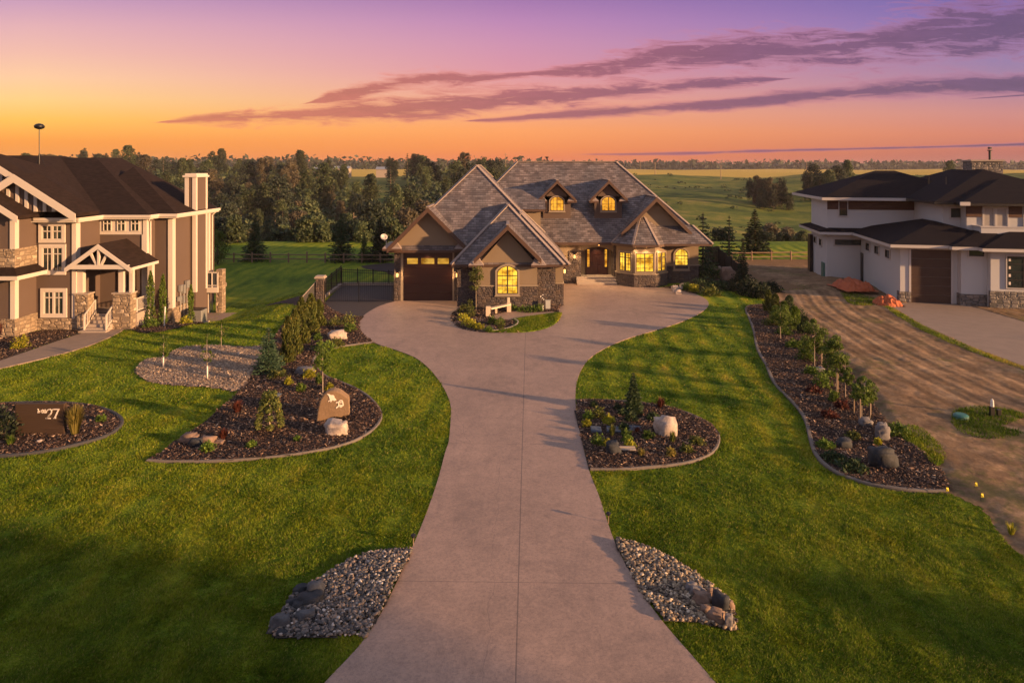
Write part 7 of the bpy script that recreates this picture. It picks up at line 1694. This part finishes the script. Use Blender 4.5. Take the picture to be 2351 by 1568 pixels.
def fcurve(pts):
    nd = T.n('ShaderNodeFloatCurve'); c = nd.mapping.curves[0]
    while len(c.points) < len(pts): c.points.new(0.5, 0.5)
    for k, (a, b) in zip(c.points, pts): k.location = ((a - CX) / F_PX / 1.6 + 0.5, b); 
    nd.mapping.update(); T.set(nd.inputs['Value'], T.m('MULTIPLY_ADD', p, 1 / 1.6, 0.5)); return nd.outputs[0]
cp = sp3((p, q, 0.0))
# streaky cloud noise sheared along the bands
cn = T.noise(T.mapv(cp, (5.0, 34.0, 1), (0, 0, 0.13)), 1.0, 8, 0.6, 0.5)
cn2 = T.noise(T.mapv(cp, (14.0, 90.0, 1), (0, 0, 0.14)), 1.0, 9, 0.7, 0.8)
def band(cen, th, soft=0.75, amp=1.0):
    qc = fcurve([(a, (HY - b) / F_PX / 0.3) for a, b in cen]); w_ = fcurve([(a, b / F_PX / 0.1) for a, b in th])
    dd = T.m('DIVIDE', T.m('ABSOLUTE', T.m('SUBTRACT', q, T.m('MULTIPLY', qc, 0.3))), T.m('MAXIMUM', T.m('MULTIPLY', w_, 0.1), 0.0004))
    on = T.m('MULTIPLY', w_, 0.1 / 0.0016, clamp=True)
    v_ = T.m('ADD', T.m('SUBTRACT', 1.0, dd), T.m('ADD', T.m('MULTIPLY', T.m('SUBTRACT', cn, 0.5), 2.0 * amp), T.m('MULTIPLY', T.m('SUBTRACT', cn2, 0.5), 2.7 * amp)))
    return T.m('MULTIPLY', T.m('DIVIDE', v_, soft, clamp=True), on)
def far(cen): return cen
A_ = band([(0, 300), (370, 281), (480, 272), (640, 268), (800, 258), (1000, 243), (1200, 228), (1500, 204), (1800, 182), (2351, 150)], [(0, 0), (340, 0), (400, 8), (500, 17), (700, 27), (900, 42), (1100, 38), (1300, 30), (1700, 17), (1850, 0), (2351, 0)])
B_ = band([(0, 300), (690, 240), (800, 215), (950, 186), (1130, 176), (1290, 165), (1450, 140), (1650, 122), (1900, 108), (2100, 82), (2351, 55)], [(0, 0), (680, 0), (760, 17), (900, 26), (1050, 24), (1180, 9), (1300, 20), (1450, 44), (1700, 56), (1950, 66), (2351, 92)])
C_ = band([(0, 320), (1060, 279), (1200, 271), (1400, 257), (1600, 244), (1850, 222), (2100, 205), (2351, 196)], [(0, 0), (1040, 0), (1120, 7), (1300, 15), (1600, 20), (1900, 25), (2100, 32), (2351, 36)], amp=0.6)
D_ = band([(0, 360), (1280, 355), (1500, 354), (1800, 346), (2100, 339), (2351, 332)], [(0, 0), (1280, 0), (1400, 3.5), (1700, 6), (2000, 4), (2351, 6)], amp=0.5)
Wp = band([(0, 250), (1200, 200), (1500, 168), (1800, 158), (2100, 140), (2351, 118)], [(0, 0), (1350, 0), (1600, 18), (1900, 26), (2200, 34), (2351, 34)], 2.6, 1.5)
E_ = band([(0, 300), (2200, 229), (2280, 224), (2351, 219)], [(0, 0), (2190, 0), (2240, 2), (2351, 4)], amp=0.4)
mask = T.m('MAXIMUM', T.m('MAXIMUM', A_, B_), T.m('MAXIMUM', C_, T.m('MAXIMUM', D_, T.m('MAXIMUM', E_, T.m('MULTIPLY', Wp, 0.5)))))
mask = T.m('MULTIPLY', T.m('MULTIPLY', mask, T.m('GREATER_THAN', Y, 0.0)), 0.94)
ccol = T.ramp(T.m('MULTIPLY_ADD', p, 1 / 1.6, 0.5), [(0.12, lin((206, 108, 78))), (0.36, lin((182, 94, 86))), (0.52, lin((152, 80, 96))), (0.72, lin((118, 70, 106))), (0.95, lin((92, 64, 106)))])
edge = T.m('MULTIPLY', T.m('SUBTRACT', 1.0, mask), 0.95, clamp=True)
ccol = T.mix(edge, ccol, T.ramp(T.m('MULTIPLY_ADD', p, 1 / 1.6, 0.5), [(0.3, lin((250, 138, 104))), (0.9, lin((200, 120, 150)))]))
ccol = T.mix(1.0, ccol, T.m('MULTIPLY_ADD', cn2, 0.7, 0.66), 'MULTIPLY')
glow = T.mix(T.m('MULTIPLY', mask, 1.0), col, ccol)
nish = T.n('ShaderNodeTexSky', sky_type='NISHITA', sun_disc=False); nish.sun_elevation = math.radians(9); nish.sun_rotation = math.radians(112)
bg1 = T.n('ShaderNodeBackground'); T.set(bg1.inputs[0], glow); bg1.inputs[1].default_value = SKY
bg2 = T.n('ShaderNodeBackground'); T.t.links.new(nish.outputs[0], bg2.inputs[0]); bg2.inputs[1].default_value = 0.006
ad = T.n('ShaderNodeAddShader'); T.t.links.new(bg1.outputs[0], ad.inputs[0]); T.t.links.new(bg2.outputs[0], ad.inputs[1])
wo = T.n('ShaderNodeOutputWorld'); T.t.links.new(ad.outputs[0], wo.inputs[0])

sd = Vector((1.0, -0.46, 0.0)).normalized(); el = math.radians(10.0); sd = (sd * math.cos(el) + Vector((0, 0, math.sin(el)))).normalized()
sl = bpy.data.lights.new('sun', 'SUN'); sl.energy = SUN_E; sl.color = (1.0, 0.56, 0.26); sl.angle = math.radians(1.2)
so = bpy.data.objects.new('sun', sl); COL.objects.link(so); so.rotation_euler = (-sd).to_track_quat('-Z', 'Y').to_euler(); so.location = (60, -30, 30)

# air between here and the horizon
hz = MB(); hz.box(-4700, 4700, -120, 3420, -18, 27); ho = hz.build('haze', 'iron', uv=False); tag(ho, 'thin warm evening haze over the valley', 'haze', kind='stuff')
hm = bpy.data.materials.new('haze_air'); hm.use_nodes = True; h_t = NT(hm.node_tree); pv = h_t.n('ShaderNodeVolumePrincipled'); pv.inputs['Color'].default_value = (0.86, 0.78, 0.80, 1); pv.inputs['Density'].default_value = HAZE; pv.inputs['Anisotropy'].default_value = 0.0
oo = h_t.n('ShaderNodeOutputMaterial'); h_t.t.links.new(pv.outputs[0], oo.inputs['Volume']); ho.data.materials.clear(); ho.data.materials.append(hm)

cam = bpy.data.cameras.new('camera'); co_ = bpy.data.objects.new('camera', cam); COL.objects.link(co_)
cam.sensor_width = 36; cam.lens = F_PX / W_PX * 36; cam.shift_y = -(784 - HY) / W_PX; cam.clip_end = 12000; cam.clip_start = 0.2
co_.location = (0, 0, H); co_.rotation_euler = (math.radians(90), 0, 0); scene.camera = co_
scene.view_settings.view_transform = 'Standard'; scene.view_settings.look = 'None'; scene.view_settings.exposure = EXPO; scene.view_settings.gamma = 1.0
scene.cycles.max_bounces = 5; scene.cycles.diffuse_bounces = 2; scene.cycles.glossy_bounces = 2; scene.cycles.transparent_max_bounces = 4; scene.cycles.volume_bounces = 0
scene.cycles.use_denoising = True; scene.cycles.sample_clamp_indirect = 4.0; scene.cycles.use_adaptive_sampling = True
scene.render.threads_mode = 'AUTO'
